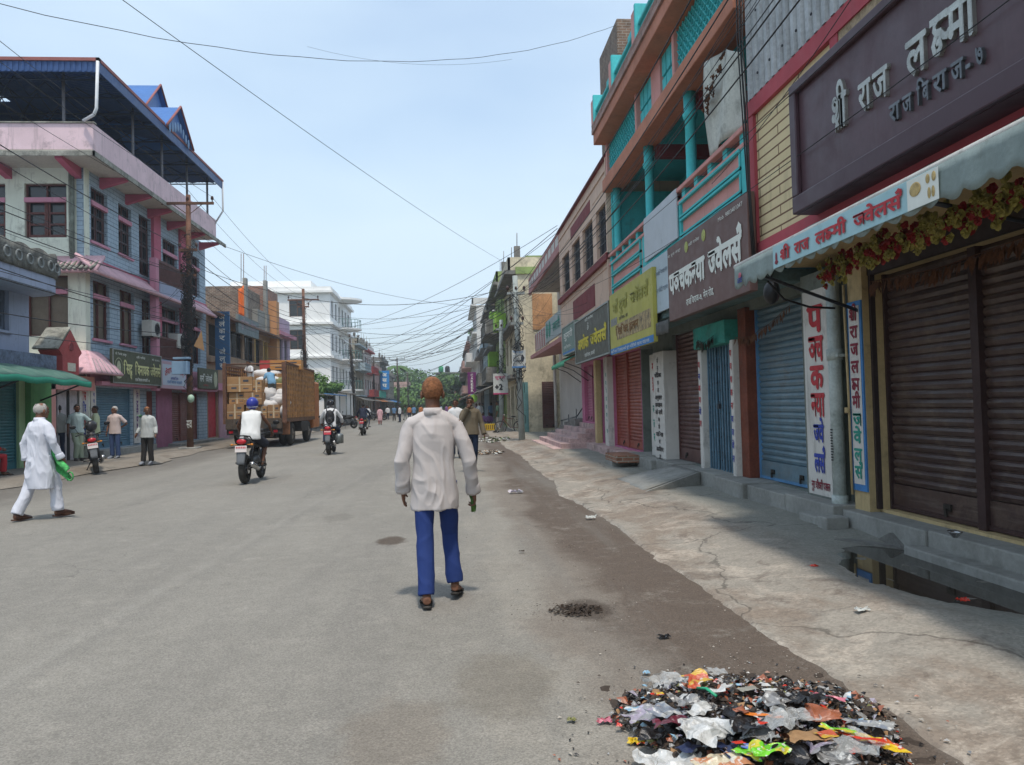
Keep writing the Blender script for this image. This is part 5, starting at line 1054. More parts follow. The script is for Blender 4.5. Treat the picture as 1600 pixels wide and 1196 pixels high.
# ---------------- the street farther on ----------------
pal = {'cream': M('cream far plaster', (.58, .52, .38), .85, .2, 1, dirt=.35, streak=.5), 'grey': concdk, 'olive': M('olive green plaster', (.25, .33, .12), .85, .2, 1, dirt=.3, streak=.4),
       'white': M('off white far plaster', (.62, .61, .58), .85, .08, 1, dirt=.1, streak=.3), 'pinkish': M('faded pink far plaster', (.46, .30, .27), .85, .15, 1, dirt=.25, streak=.4), 'bluish': M('pale blue far plaster', (.34, .42, .46), .85, .1, 1, dirt=.2, streak=.4),
       'stone': M('crazy stone cladding', (.33, .30, .24), .9, .45, 3, dirt=.4), 'ochre': M('orange far plaster', (.50, .27, .13), .85, .25, 1, dirt=.4, streak=.5), 'teal': M('teal far paint', (.06, .33, .28), .7, .15, 2, dirt=.2)}
frm = M('dark frame', (.05, .05, .05), .5)
def block(name, label, side, X, y0, y1, floors, wall, trim, depth=8, balc=(), shops=True, camwin=False, roofst=True, bays=None, awn=None, back=None, base=3.1, fh=3.1):
    """a far building: side -1 = left row, +1 = right row; floors above the shops; balc = floors with balconies"""
    n = -side; F = Face((X, 0, 0), (0, 1, 0), (n, 0, 0)); L = y1 - y0; top = base + floors * fh
    t = thing(name, label, 'building', (X + side * depth / 2, (y0 + y1) / 2, 0)); bays = bays or max(2, int(L / 2.6)); bw = L / bays
    H = []
    for f in range(floors):
        z = base + f * fh
        for b in range(bays):
            a = y0 + b * bw; H.append((a + bw * .24, a + bw * .76, z + (.15 if (f in balc and b % 2) else .9), z + 2.3))
    SH = [(y0 + b * bw + .3, y0 + (b + 1) * bw - .3, .2, 2.5) for b in range(bays)] if shops else []
    mb = MB(); F.wall(mb, y0, y1, 0, top, H + SH, .25); mb.box(X + side * .25, X + side * depth, y0, y1, 0, top); mb.build('wall', wall, t)
    for q in H: F.window(t, *q, trim if random.random() < .3 else frm, glassdk, 2)
    for i, q in enumerate(SH):
        mb = MB()
        if i % 3 != 1:
            for k in range(16): F.box(mb, q[0], q[1], q[2] + k * .143, q[2] + k * .143 + .11, -.2, -.15)
            mb.build('roller_shutter', random.choice([shgrey, shdk, M('steel blue shutter', (.10, .20, .27)), M('brown grey shutter', (.16, .12, .10))]), t)
        else: F.box(mb, *q, -.24, -.2); mb.build('shop_opening', dark, t)
    mb = MB()
    for f in range(floors + 1): z = base + f * fh; F.box(mb, y0, y1, z - .08, z + .1, 0, .45 if f < floors else .6)
    mb.build('ledge', trim, t)
    mb = MB(); F.box(mb, y0, y1, top + .1, top + .75, .3, .42); mb.box(X - n * .0 + n * .42, X + side * depth, y0, y0 + .12, top + .1, top + .75)
    mb.build('parapet', wall, t)
    for f in balc:
        z = base + f * fh; a, b_ = y0 + L * .1, y0 + L * .9; mb = MB(); F.box(mb, a, b_, z - .05, z + .12, .46, 1.15); F.box(mb, a, b_, z + .85, z + .92, 1.07, 1.15)
        k = a
        while k < b_: F.box(mb, k, k + .07, z + .12, z + .85, 1.09, 1.13); k += .28
        F.box(mb, a, a + .06, z + .12, z + .9, .46, 1.07); mb.build('balcony', trim, t)
    if roofst:
        mb = MB()
        for k in range(3): y = y0 + L * (.1 + .4 * k); F.box(mb, y, y + .3, top + .76, top + 1.5, -.3, 0)
        for k in range(3):
            y = y0 + L * (.1 + .4 * k)
            for q in (.05, .2): p = F.P(y + q, top + 1.4, -.15); mb.tube([p, p + Vector((.02, .03, .8))], .015, 4)
        mb.build('roof_stub_column', concdk, t)
    if back: mb = MB(); mb.box(X + side * 1.6, X + side * depth, y0 + 1.5, y1 - 1, top, top + back); mb.build('roof_room', wall, t)
    if awn: mb = MB(); mb.sheet(lambda u, v: tuple(F.P(y0 + L * u, 2.95 - .5 * v + .05 * math.sin(u * 40), .05 + 1.3 * v)), 20, 3); mb.build('awning', awn, t, solid=.03)
    return t
tin = M('rusty grey tin sheet', (.20, .19, .17), .7, .3, 3, dirt=.4, metal=.2); tarpb = M('blue tarpaulin', (.04, .16, .38), .6, .1, 3); tarpo = M('orange tarpaulin', (.5, .18, .05), .7, .1, 3)
lim = M('lime green paint', (.28, .50, .08), .75, .12, 2, streak=.3)
t = block('ochre_building', 'cream and orange stained building with green roof edge beside the concrete utility pole', 1, 3.35, 38, 47, 2, pal['cream'], concdk, shops=True, awn=None, back=1.1, base=2.9, fh=2.6, bays=3)
mb = MB(); mb.box(4.1, 5.1, 37.96, 37.99, 5.2, 7.0); mb.build('orange_patch', pal['ochre'], t); mb = MB(); mb.box(3.3, 11, 37.9, 38.0, 8.0, 8.35); mb.build('green_edge', pal['olive'], t)
mb = MB(); mb.box(3.5, 3.78, 37.97, 37.995, 0, 2.6); mb.build('teal_wall', M('teal grey wall', (.12, .25, .25), .8), t); mb = MB(); Face((0, 37.97, 0), (1, 0, 0), (0, -1, 0)).shutter(t, 4.5, 5.15, .3, 2.6, shdk, depth=-.04)
t = block('green_balcony_building', 'stained building with lime green balcony boxes beyond the ochre one', 1, 3.3, 47.1, 56, 2, pal['olive'], concdk, balc=(0, 1), awn=tin, back=2.0, base=3.0, fh=3.0)
for i, (y, z) in enumerate(((45, 5.9), (50, 6.6), (53, 4.2))): part('lime_box', lim, t, lambda m: m.box(2.6, 3.3, y, y + 1.6, z, z + 1.0), bevel=.02)
block('stained_building', 'narrow black stained concrete building with open ledges on the right', 1, 3.1, 56.1, 64, 2, pal['grey'], concdk, balc=(0,), awn=tin, base=3.0, fh=2.7)
block('low_building', 'low pale blue shop house before the tall white building', 1, 3.1, 64.1, 74, 1, pal['bluish'], concdk, balc=(0,), awn=tarpb)
t = block('tall_white_building', 'tall plain white building on the right side of the street', 1, 2.75, 80, 94, 3, pal['white'], pal['white'], balc=(1,), awn=tin, roofst=False, base=3.3, fh=2.9)
block('stone_building', 'grey building between low blue shops and tall white building', 1, 3.0, 74.1, 79.9, 1, pal['grey'], concdk, awn=tarpo)
block('far_grey_building', 'grey white far building with roof plants on the right', 1, 2.5, 94.1, 108, 2, pal['white'], pal['pinkish'], balc=(0, 1), awn=tin)
block('far_brown_building', 'brown balconied building near the end of the right row', 1, 2.4, 108.2, 124, 2, pal['pinkish'], concdk, balc=(0, 1), awn=tarpo)
block('far_end_building', 'last small grey building of the right row', 1, 2.6, 124.2, 150, 2, pal['stone'], concdk, balc=(1,), awn=tin)
# left row beyond the white block
t = block('stone_faced_building', 'stone clad building with red and white balustrade right after the white block', -1, -11.6, 94, 103, 2, pal['stone'], pal['bluish'], balc=(1,), awn=tin, bays=3)
block('striped_balcony_building', 'pale building with striped red and white balcony beyond the stone clad one', -1, -11.5, 103.2, 112, 2, pal['white'], M('brick red paint', (.34, .07, .07)), balc=(0, 1), awn=tin, back=1.5)
block('pink_awning_building', 'pinkish building with teal window strip on the left row', -1, -11.5, 112.2, 124, 1, pal['pinkish'], pal['teal'], balc=(0,), awn=tarpo, fh=4)
block('dark_concrete_building', 'dark unfinished concrete building with roof bars on the left row', -1, -11.4, 124.2, 136, 2, pal['grey'], concdk, balc=(1,), awn=tin, fh=2.9)
t = block('corner_building', 'last grey building of the left row beside the blue sign', -1, -11.3, 136.2, 152, 1, pal['stone'], concdk, awn=tarpb, fh=4)
sign('shop_sign', 'bright blue vertical sign with white letters at the far left row', (-11.3, 123.5, 4.4), (1, 0, 0), (0, 0, 1), 1.4, 3.0, M('bright blue sign', (.03, .22, .55), .5), [('अ', .3, 2.1, .5, .75, whiteink, .04), ('स', .3, 1.25, .5, .75, whiteink, .04), ('प', .3, .4, .5, .75, whiteink, .04)], th=.2)
sign('shop_sign', 'violet vertical sign with white letters projecting at the right row', (aY(731, 600, 62).x, 62, aY(731, 616, 62).z), (1, 0, 0), (0, 0, 1), .68, 1.75, M('violet sign', (.16, .03, .14), .5), [('C', .24, 1.42, .17, .2, whiteink, .03), ('A', .24, 1.17, .17, .2, whiteink, .03), ('R', .24, .92, .17, .2, whiteink, .03), ('E', .24, .67, .17, .2, whiteink, .03), ('E', .24, .42, .17, .2, whiteink, .03), ('R', .24, .17, .17, .2, whiteink, .03)], th=.1)
mb = MB(); c = aY(740, 623, 60); mb.tube([c, c + Vector((0, .08, 0))], .32, 20, sm=False); tag(mb.build('round_sign', lim), 'lime green round sign under the violet vertical sign', 'sign')
# market stalls on the left before and beside the white block
def stall(name, label, X0, X1, y0, y1, h, roofm, cat='stall'):
    t = thing(name, label, cat, ((X0 + X1) / 2, (y0 + y1) / 2, 0)); mb = MB()
    for x in (X0, X1):
        for y in (y0, (y0 + y1) / 2, y1): mb.tube([(x, y, 0), (x, y, h)], .045, 5)
    mb.build('post', galv, t); mb = MB(); mb.sheet(lambda u, v: (X0 - .4 + (X1 - X0 + 1) * u, y0 - .4 + (y1 - y0 + .8) * v, h + .3 - .35 * u + .03 * math.sin(v * 60)), 8, 40); mb.build('roof', roofm, t, solid=.03)
    mb = MB(); mb.box(X0, X1 - .3, y0 + .1, y1 - .1, .1, .9); mb.build('counter', tin, t); mb = MB(); mb.box(X0 - .1, X0, y0, y1, .1, h); mb.build('back_panel', shgrey, t); return t
stall('market_stall', 'long tin roofed stall row with grey panels beside the truck front', -12.2, -9.7, 52, 60, 2.6, tin); stall('market_stall', 'tin roofed kiosk before the white block corner', -12.0, -9.9, 62, 69, 2.7, tarpb); stall('market_stall', 'dark kiosk with pale shutter against the white block', -11.5, -9.6, 71, 77, 2.9, tin)
t = thing('tin_shed', 'low brown tin shed with mossy roof behind the truck', 'shed', (-13, 64, 0)); mb = MB(); mb.box(-16, -12.2, 59, 70, 0, 3.6); mb.build('wall', M('brown shed wall', (.22, .12, .08), .85, .2, 2), t); mb = MB(); mb.prism([(-16.2, 58.8, 3.6), (-12, 58.8, 3.6), (-14, 58.8, 4.7)], (0, 11.4, 0)); mb.build('roof', M('mossy tin', (.12, .17, .07), .9, .3, 3), t)
# ---------------- trees and far end ----------------
def leafm(name, c): return M(name, c, .7, .35, .7, spec=.3)
def tree(name, label, x, y, h, rx, rz, m, n=1500, ls=.45, trunk=True, seed=0, cat='tree', group=None, blobs=9):
    rnd = random.Random(seed + int(x * 7 + y)); t = thing(name, label, cat, (x, y, 0), group=group); cz = h - rz
    mb = MB(); limbs = []
    for i in range(blobs):
        a = i * 2.4; rr = rx * rnd.uniform(.3, .75); limbs.append(Vector((x + rr * math.cos(a), y + rr * math.sin(a), cz + rz * rnd.uniform(-.55, .6))))
    mb.tube([(x, y, 0), (x + .1, y, cz * .5), (x, y + .1, cz)], [rx * .07, rx * .05, rx * .035], 8)
    for l in limbs: mb.tube([(x, y, cz * .6), ((x + l.x) / 2, (y + l.y) / 2, (cz * .75 + l.z) / 2 + .2), l], [rx * .035, rx * .02, rx * .008], 5)
    mb.build('trunk', M('bark', (.10, .075, .055), .9, .25, 4, bump=.4), t); mb = MB()
    for i in range(n):
        l = rnd.choice(limbs); v = Vector((rnd.gauss(0, 1), rnd.gauss(0, 1), rnd.gauss(0, 1))).normalized() * rnd.uniform(.55, 1.05); s = rnd.uniform(.38, .5)
        p = l + Vector((v.x * rx * s, v.y * rx * s, v.z * rz * s * .95)); nn = (v + Vector((rnd.uniform(-.7, .7), rnd.uniform(-.7, .7), rnd.uniform(-.1, .9)))).normalized(); a = nn.orthogonal().normalized() * ls * rnd.uniform(.5, 1.1); b = nn.cross(a).normalized() * ls * rnd.uniform(.3, .6)
        q = nn * ls * .15; mb.add([p - a, p + b + q, p + a, p - b + q], [(0, 1, 2, 3)])
    mb.build('crown', m, t); return t
g1, g2, g3 = leafm('mid green leaves', (.06, .12, .03)), leafm('fresh green leaves', (.10, .19, .045)), leafm('dark green leaves', (.035, .075, .028))
T = [('broad domed tree behind the head of the nearest walker', 652, 182, 11.3, 9, 5, g1), ('lower tree filling the street end left of the walker', 632, 170, 7.0, 6, 3.6, g2), ('bushy tree right of the walker head at the street end', 712, 150, 9.0, 6.5, 4.6, g1), ('dark tree beside the violet sign at the street end', 728, 160, 7.5, 5, 4, g3), ('small light green tree at the left edge of the street end', 614, 160, 6.0, 4.5, 3.2, g2), ('wide dark tree far behind the street end', 680, 240, 10, 16, 5, g3)]
for lb, px, y, h, rx, rz, m in T: tree('broadleaf_tree', lb, aY(px, 640, y).x, y, h, rx, rz, m, 3600, .55, group='trees at the street end')
tree('roadside_bush', 'bright green bushy creeper above the stalls beside the truck', -11.4, 60.5, 4.6, 1.9, 1.3, g2, 1600, .2, cat='bush')
tree('roadside_bush', 'green shrub growing by the white block corner', -10.9, 70, 4.2, 1.2, 1.0, g2, 700, .2, cat='bush')
tree('roof_plant', 'leafy potted plants on a roof of the right row', 3.9, 97, 11.4, 1.4, 1.1, g2, 500, .3, cat='plant')
t = thing('palm_tree', 'coconut palm with arching fronds at the left street end', 'palm', (aY(621, 640, 150).x, 150, 0)); px_ = aY(621, 640, 150).x; mb = MB(); mb.tube([(px_, 150, 0), (px_ + .4, 150, 5), (px_, 150, 9.5)], [.25, .18, .13], 8); mb.build('trunk', M('bark'), t); mb = MB()
for i in range(18):
    a = i * .8; d = Vector((math.cos(a), math.sin(a), 0)); p0 = Vector((px_, 150, 9.5)); prev = None; L0 = 3.4
    for k in range(9):
        s = k / 8; p = p0 + d * L0 * s + Vector((0, 0, (1.3 - .1 * (i % 5)) * s - 2.9 * s * s)); w = .38 * math.sin(math.pi * min(1, s + .12)) + .03; sd = d.cross(Vector((0, 0, 1)))
        if prev: mb.add([prev[0], p, p + sd * w + Vector((0, 0, -w * .8)), prev[0] + sd * prev[1] + Vector((0, 0, -prev[1] * .8))], [(0, 1, 2, 3)]); mb.add([prev[0], p, p - sd * w + Vector((0, 0, -w * .8)), prev[0] - sd * prev[1] + Vector((0, 0, -prev[1] * .8))], [(0, 1, 2, 3)])
        prev = (p, w)
mb.build('fronds', g1, t)
xa, xb = aY(683, 600, 190).x, aY(712, 600, 190).x
t = thing('water_tank_building', 'grey building with rooftop water tanks closing the street end', 'building', ((xa + xb) / 2, 195, 0)); F = Face((0, 190, 0), (1, 0, 0), (0, -1, 0)); hh = [(xa + .4 + i * 1.5, xa + 1.3 + i * 1.5, z, z + 1.4) for i in range(3) for z in (4, 7)]
mb = MB(); F.wall(mb, xa, xb, 0, 9.6, hh, .3); mb.box(xa, xb, 190.3, 200, 0, 9.6); mb.build('wall', pal['grey'], t); [F.window(t, *q, frm, glassdk, 2) for q in hh]; mb = MB(); mb.box(xa - .5, xb + .8, 189.4, 200, 9.6, 9.9); mb.box(xa - .5, xb + .8, 189.4, 190, 6.2, 6.4); mb.build('ledge', concdk, t)
for x, m_, in ((xa + 1.0, M('green tank plastic', (.02, .25, .10), .5)), (xa + 2.6, M('black plastic', (.015, .015, .016), .4))): part('water_tank', m_, t, lambda m: m.tube([(x, 192, 9.9), (x, 192, 11.2), (x, 192, 11.5), (x, 192, 11.6)], [.62, .62, .4, .2], 14))
block('red_brick_house', 'reddish brick house among the trees closing the street', -1, -9.5, 165, 172, 1, pal['pinkish'], concdk, depth=9); mb = MB(); xx0, xx1 = aY(636, 640, 176).x, aY(662, 640, 176).x
mb.box(xx0, xx1, 176, 184, 0, 5.2); tt = thing('pink_house', 'pinkish house behind the walker at the street end', 'house', ((xx0 + xx1) / 2, 180, 0)); mb.build('wall', M('terracotta plaster', (.40, .20, .15), .85, .2, 1, dirt=.2), tt); F = Face((0, 176, 0), (1, 0, 0), (0, -1, 0)); mb = MB(); F.box(mb, xx0 - .4, xx1 + .4, 5.2, 5.5, -8, .6); mb.build('roof', concdk, tt)
for i in range(2): mb = MB(); F.box(mb, xx0 + .8 + i * 1.7, xx0 + 1.7 + i * 1.7, 2.8, 4.3, .001, .05); mb.build('window', glassdk, tt)
tag(MB().sheet(lambda u, v: (-260 + 520 * u, 330 + 60 * v, -.02 + (7 + 3.5 * math.sin(u * 37) + 2 * math.sin(u * 91)) * math.sin(math.pi * v)), 160, 6).build('far_woods', g3), 'distant line of woods beyond the town', kind='stuff')
# ---------------- poles and wires ----------------
porc = M('brown porcelain', (.06, .03, .025), .4)
def pole(name, label, x, y, h, r0, r1, mat, arms=(), lean=(0, 0), boxes=True, mess=0, group='utility poles'):
    t = thing(name, label, 'utility pole', (x, y, 0), group=group)
    top = Vector((x + lean[0], y + lean[1], h)); part('shaft', mat, t, lambda m: m.tube([(x, y, -.1), tuple(Vector((x, y, 0)).lerp(top, .5)), tuple(top)], [r0, (r0 + r1) / 2, r1], 12))
    for z, w in arms:
        c = Vector((x, y, 0)).lerp(top, z / h)
        part('cross_arm', rust if mat is rust else galv, t, lambda m: (m.box(c.x - w / 2, c.x + w / 2, y - .1 + lean[1] * z / h, y - .03 + lean[1] * z / h, z - .05, z + .05), m.tube([(c.x - w * .3, y - .06, z), (c.x, y, z - .45), (c.x + w * .3, y - .06, z)], .018, 4)))
        def ins(m):
            for k in (-.47, 0, .47) if z > h - 1 else (-.45, .45): q = Vector((c.x + w * k, y - .06, z + .05)); m.tube([q, q + Vector((0, 0, .08)), q + Vector((0, 0, .1)), q + Vector((0, 0, .2)), q + Vector((0, 0, .24))], [.02, .02, .06, .055, .02], 8)
        part('insulator', porc, t, ins)
    if mess:
        mb = MB(); rnd = random.Random(int(x * 9 + y))
        for i in range(mess):
            z = rnd.uniform(.35, .85) * h if i % 3 else rnd.uniform(.4, .6) * h; c = Vector((x, y, 0)).lerp(top, z / h); R_ = rnd.uniform(.1, .3); pts = []
            ph = rnd.random() * 6; zz = rnd.uniform(.1, .7)
            for k in range(15): a = ph + k * .52; pts.append(c + Vector((R_ * math.cos(a) + rnd.uniform(-.03, .03), -.12 + R_ * .6 * math.sin(a), zz * math.sin(a * .9 + i) * .6)))
            mb.tube(pts, rnd.choice((.008, .012, .016)), 4)
        for i in range(mess // 3):
            z0 = rnd.uniform(.4, .8) * h; pts = [Vector((x + rnd.uniform(-.22, .22) + lean[0] * .6, y - .15, z0 - k * .3)) for k in range(rnd.randint(4, 9))]; mb.tube(pts, .012, 4)
        mb.build('cable_coils', cable, t)
    return t
P1 = pole('utility_pole', 'rusty steel utility pole wrapped in tangled black cables before the pink building', -10.25, 31.0, 10.1, .13, .09, rust, ((9.75, 2.0), (7.9, .7), (6.9, .6)), (.05, 0), mess=95)
part('meter_box', M('pale blue box', (.22, .34, .48), .6, .1, 3), P1, lambda m: (m.box(-10.75, -10.15, 30.5, 30.8, 3.0, 3.5), m.box(-10.7, -10.1, 30.5, 30.8, 3.58, 3.66)), bevel=.01)
part('lamp_globe', M('green white glass', (.35, .5, .38), .3), P1, lambda m: m.ell((-10.1, 30.7, 2.05), (.13, .13, .16), 12, 8)); part('white_marks', whiteink, P1, lambda m: text(m, 'सव', (-10.33, 30.86, .9), (1, 0, 0), (0, 0, 1), h=.3, w=.2))
part('cardboard_sheet', M('cardboard', (.30, .18, .09), .8, .15, 4), P1, lambda m: m.prism([(-10.0, 30.8, 4.1), (-9.6, 30.8, 3.9), (-9.7, 30.8, 4.7)], (0, .02, 0)))
mb = MB(); mb.box(-10.6, -9.9, 30.6, 31.3, -.02, .16); mb.build('plinth', conc, P1, bevel=.02)
P2 = pole('utility_pole', 'rusty steel utility pole with dark cross arms before the white block', aY(478, 640, 56).x, 56, 10.2, .14, .1, rust, ((9.4, 2.2), (8.9, .8)), (-.05, 0), mess=30)
P3 = pole('utility_pole', 'leaning dark utility pole beside the stone clad building', aY(556, 640, 78).x, 78, 9.0, .16, .1, M('dark wood pole', (.07, .055, .045), .9, .2, 4), ((8.6, 2.0), (8.0, 1.2)), (-.5, 0), mess=40)
P4 = pole('utility_pole', 'thin dark utility pole farther on the left row', aY(585, 640, 105).x, 105, 8.5, .15, .1, M('dark wood pole'), ((8.0, 2.0),), mess=10)
P7 = pole('utility_pole', 'dark T topped pole against the trees left of the walker', aY(622, 640, 125).x, 125, 9.5, .14, .1, M('dark wood pole'), ((9.3, 2.6),)); P8 = pole('utility_pole', 'second thinner pole against the trees at the street end', aY(638, 640, 150).x, 150, 8.4, .13, .1, M('dark wood pole'), ((8.2, 2.0),))
P5 = pole('utility_pole', 'grey concrete utility pole with cable knots on the right, poster fixed to it', 2.72, 30.2, 6.6, .13, .1, M('pale pole concrete', (.33, .37, .36), .8, .15, 3, dirt=.25), ((5.9, .7), (4.7, .5)), (-.12, 0), mess=22)
P6 = pole('utility_pole', 'shorter concrete utility pole carrying the white plus two notice', 2.55, 40.5, 6.0, .14, .1, M('pale pole concrete'), ((5.5, .6),), (.15, 0), mess=12)
sign('poster', 'white and blue poster with portrait fixed to the nearer concrete pole', (2.38, 30.02, 2.93), (1, 0, 0), (0, 0, 1), .55, .72, M('poster paper', (.52, .54, .52), .6, .15, 6), [('िवशेष सूचना', .05, .6, .05, .4, M('sky blue lettering'))], th=.01, cat='poster',
     extra=lambda t, o, r, u, n: (part('portrait_print', M('dark print', (.06, .07, .09), .7), t, lambda m: m.ell(o + r * .42 + u * .38 + n * .003, (.06, .003, .15), 10, 6)), part('blue_edge', bluedge, t, lambda m: m.box(2.385, 2.925, 30.012, 30.019, 2.94, 3.0)), part('text_lines', M('grey lettering'), t, lambda m: [m.box(2.42, 2.42 + .24 * random.uniform(.6, 1), 30.013, 30.018, 3.05 + k * .06, 3.07 + k * .06) for k in range(7)])))
sign('poster', 'white notice reading plus two with pink edge on the farther concrete pole', (2.18, 40.3, 2.05), (1, 0, 0), (0, 0, 1), .78, 1.1, M('poster paper'), [('+2', .08, .25, .26, .42, blackink, .06), ('सूचना', .1, .82, .14, .55, M('pink lettering', (.45, .05, .15), .7))], th=.01, cat='poster', extra=lambda t, o, r, u, n: part('pink_edge', M('pink lettering'), t, lambda m: m.box(2.18, 2.96, 40.292, 40.299, 2.05, 2.13)))
def wire(p, q, sag, r=.012, n=22, wob=0.0, label=None):
    p, q = Vector(p), Vector(q); pts = [p.lerp(q, i / n) - Vector((0, 0, 4 * sag * (i / n) * (1 - i / n))) + Vector((0, 0, wob * math.sin(i * 1.9 + p.x))) for i in range(n + 1)]
    mb = MB(); mb.tube(pts, r * .75, 5); return tag(mb.build('overhead_wire', cable), label or 'black overhead wire strung along the street between buildings and poles', 'wire', 'overhead wires over the street')
def pd(px, py, y): return aY(px, py, y)
wire(pd(-140, -30, 11), (5.0, 21.7, 12.45), 1.1, .008, 30, .01); wire(pd(150, -30, 8), (3.85, 34.8, 7.3), .25, .006, 30)
wire(pd(480, 73, 24), pd(800, 93, 24), .35, .005, 16)
for k, (dx, z) in enumerate(((-.94, 10.0), (0, 10.3), (.94, 10.0))):
    wire((-10.2 + dx, -6, z + .6), (-10.2 + dx, 30.9, z), .9, .010, 26); wire((-10.2 + dx, 30.9, z), (P2.location.x + dx, 56, 9.6), .6, .010, 16); wire((P2.location.x + dx, 56, 9.6), (P3.location.x - .4 + dx * .8, 78, 8.8), .5, .011, 12)
for k in range(13):
    z = 4.3 + k * .28 + random.uniform(-.1, .1); wire((-10.1 + random.uniform(-.6, .6), -4, z + random.uniform(0, 1.6)), (-10.2, 30.95, z + random.uniform(-.2, .2)), random.uniform(.5, 1.3), random.choice((.008, .012, .018)), 26)
for k in range(9): z = 4.6 + k * .45; wire((-10.2, 31.0, z), (P2.location.x, 56, 5.5 + k * .35), random.uniform(.5, 1.1), random.choice((.01, .014, .02)), 16)
for k in range(7): wire((P2.location.x, 56, 5 + k * .45), (P3.location.x - .3, 78, 4.8 + k * .4), random.uniform(.3, .9), .016, 12)
for k in range(4): wire((P3.location.x - .3, 78, 6 + k * .5), (P4.location.x, 105, 6 + k * .4), .6, .02, 10)
wire((-10.2, 31, 7.35), (2.6, 30.2, 6.2), 1.15, .014, 30); wire((3.8, 25.9, 7.4), (P2.location.x, 56, 5.3), 1.3, .011); wire((3.8, 26.4, 7.6), (P3.location.x, 78, 7), 1.2, .016, 26)
wire((3.8, 26.4, 7.7), (P2.location.x, 56, 6.9), .9, .012); wire((2.6, 30.2, 6.3), (P4.location.x, 105, 7.6), .5, .013)
for k, (za, pb, zb, sg, r) in enumerate(((6.0, P3, 8.0, .9, .016), (5.9, P3, 7.4, 1.4, .02), (5.7, P2, 8.8, .8, .012), (5.6, P4, 7.8, 1.2, .018), (6.1, P4, 7.2, .6, .014), (5.4, P3, 6.4, 1.0, .02), (6.2, P2, 7.8, 1.6, .013), (5.9, P7, 9, 1.2, .02))): wire((2.6, 30.2, za), (pb.location.x, pb.location.y, zb), sg, r, 24)
for k, (za, pb, zb, sg, r) in enumerate(((5.6, P3, 7.6, 1.5, .02), (5.4, P4, 7.0, 1.7, .02), (5.5, P4, 8.0, .7, .02), (5.2, P7, 8.6, .8, .02), (5.0, P3, 6.8, .5, .018), (5.7, P7, 7.2, 1.4, .02))): wire((2.65, 40.5, za), (pb.location.x, pb.location.y, zb), sg, r, 24)
for a_, b_, s_ in (((-10.2, 31, 6.4), (2.65, 40.5, 5.9), 1.2), ((-10.2, 31, 8.6), (3.3, 52, 8.2), .8), ((3.0, 60, 8.6), (-11.6, 78, 8.2), .9), ((2.9, 66, 6.8), (-11.5, 84, 9.4), 1.3), ((3.2, 46, 8.3), (-11.6, 77, 9.8), 1.1), ((3.7, 33, 6.9), (-11.7, 80, 6.7), 2.2), ((3.3, 50, 7.7), (-11.5, 100, 8.6), 1.0), ((-12, 46, 6.6), (2.6, 30.2, 6.3), .9), ((-11.7, 58, 7.9), (2.65, 40.5, 5.9), 1.3), ((-11.7, 78, 6.4), (2.65, 40.5, 5.5), .6)): wire(a_, b_, s_, .012, 24)
for k in range(6): wire((2.6, 30.2, 5.9 - k * .2), (2.65, 40.5, 5.6 - k * .15), .25 + .1 * k, .012, 8)
for k in range(5): wire((2.65, 40.5, 5.5 - k * .15), (2.4, 70, 5.8 + .3 * k), .6, .014, 10)
for k in range(9):                                       # the bundle running along the right facades
    z = 4.55 + k * .17; wire((3.15 + random.uniform(-.1, .2), -1, z + 1.0 + random.uniform(-.4, .6)), (2.62, 30.2, 5.2 + random.uniform(0, .8)), random.uniform(.7, 1.5), random.choice((.005, .006, .008, .012)), 30)
wire((3.3, -1, 7.5), (2.62, 30.2, 6.0), .6, .014, 30); wire((3.45, 2, 3.95), (3.5, 24, 4.9), .4, .006); wire((3.4, 0, 4.6), (3.5, 25.6, 5.3), .35, .006); wire((3.45, 3, 5.9), (3.55, 10, 4.4), .3, .006)
mb = MB()
for k in range(3): mb.tube([aX(1150 + k * 5, -40, 3.62), aX(1152 + k * 4, 60, 3.6), aX(1160 + k * 4, 180, 3.6), aX(1168 + k * 2, 300, 3.6), aX(1176 + k * 2, 400, 3.62)], .009 + .004 * (k % 2), 5)
tag(mb.build('cable_bundle', cable), 'black cable bundle running down the joint of turquoise and yellow facades', 'cable')
mb = MB(); mb.tube([aX(1200, 440, 3.2), aX(1225, 468, 3.5), aX(1265, 480, 3.9), aX(1305, 482, 4.1)], .012, 6); tag(mb.build('hanging_cable', cable), 'thick black cable looping from the awning to the drain pipe', 'cable')
for k in range(14):                                      # thin service wires off the right pole to the facades behind it
    wire((2.6, 30.15, 4.4 + random.uniform(0, 1.4)), (3.6, 22 + random.uniform(-3, 12), 3.6 + random.uniform(0, 2.5)), random.uniform(.1, .6), .006, 8)
for k in range(8): wire((-10.2, 31, 4.8 + random.uniform(0, 2.6)), (-11.7, 27 + random.uniform(0, 11), 3.8 + random.uniform(0, 3)), random.uniform(.1, .4), .008, 8)
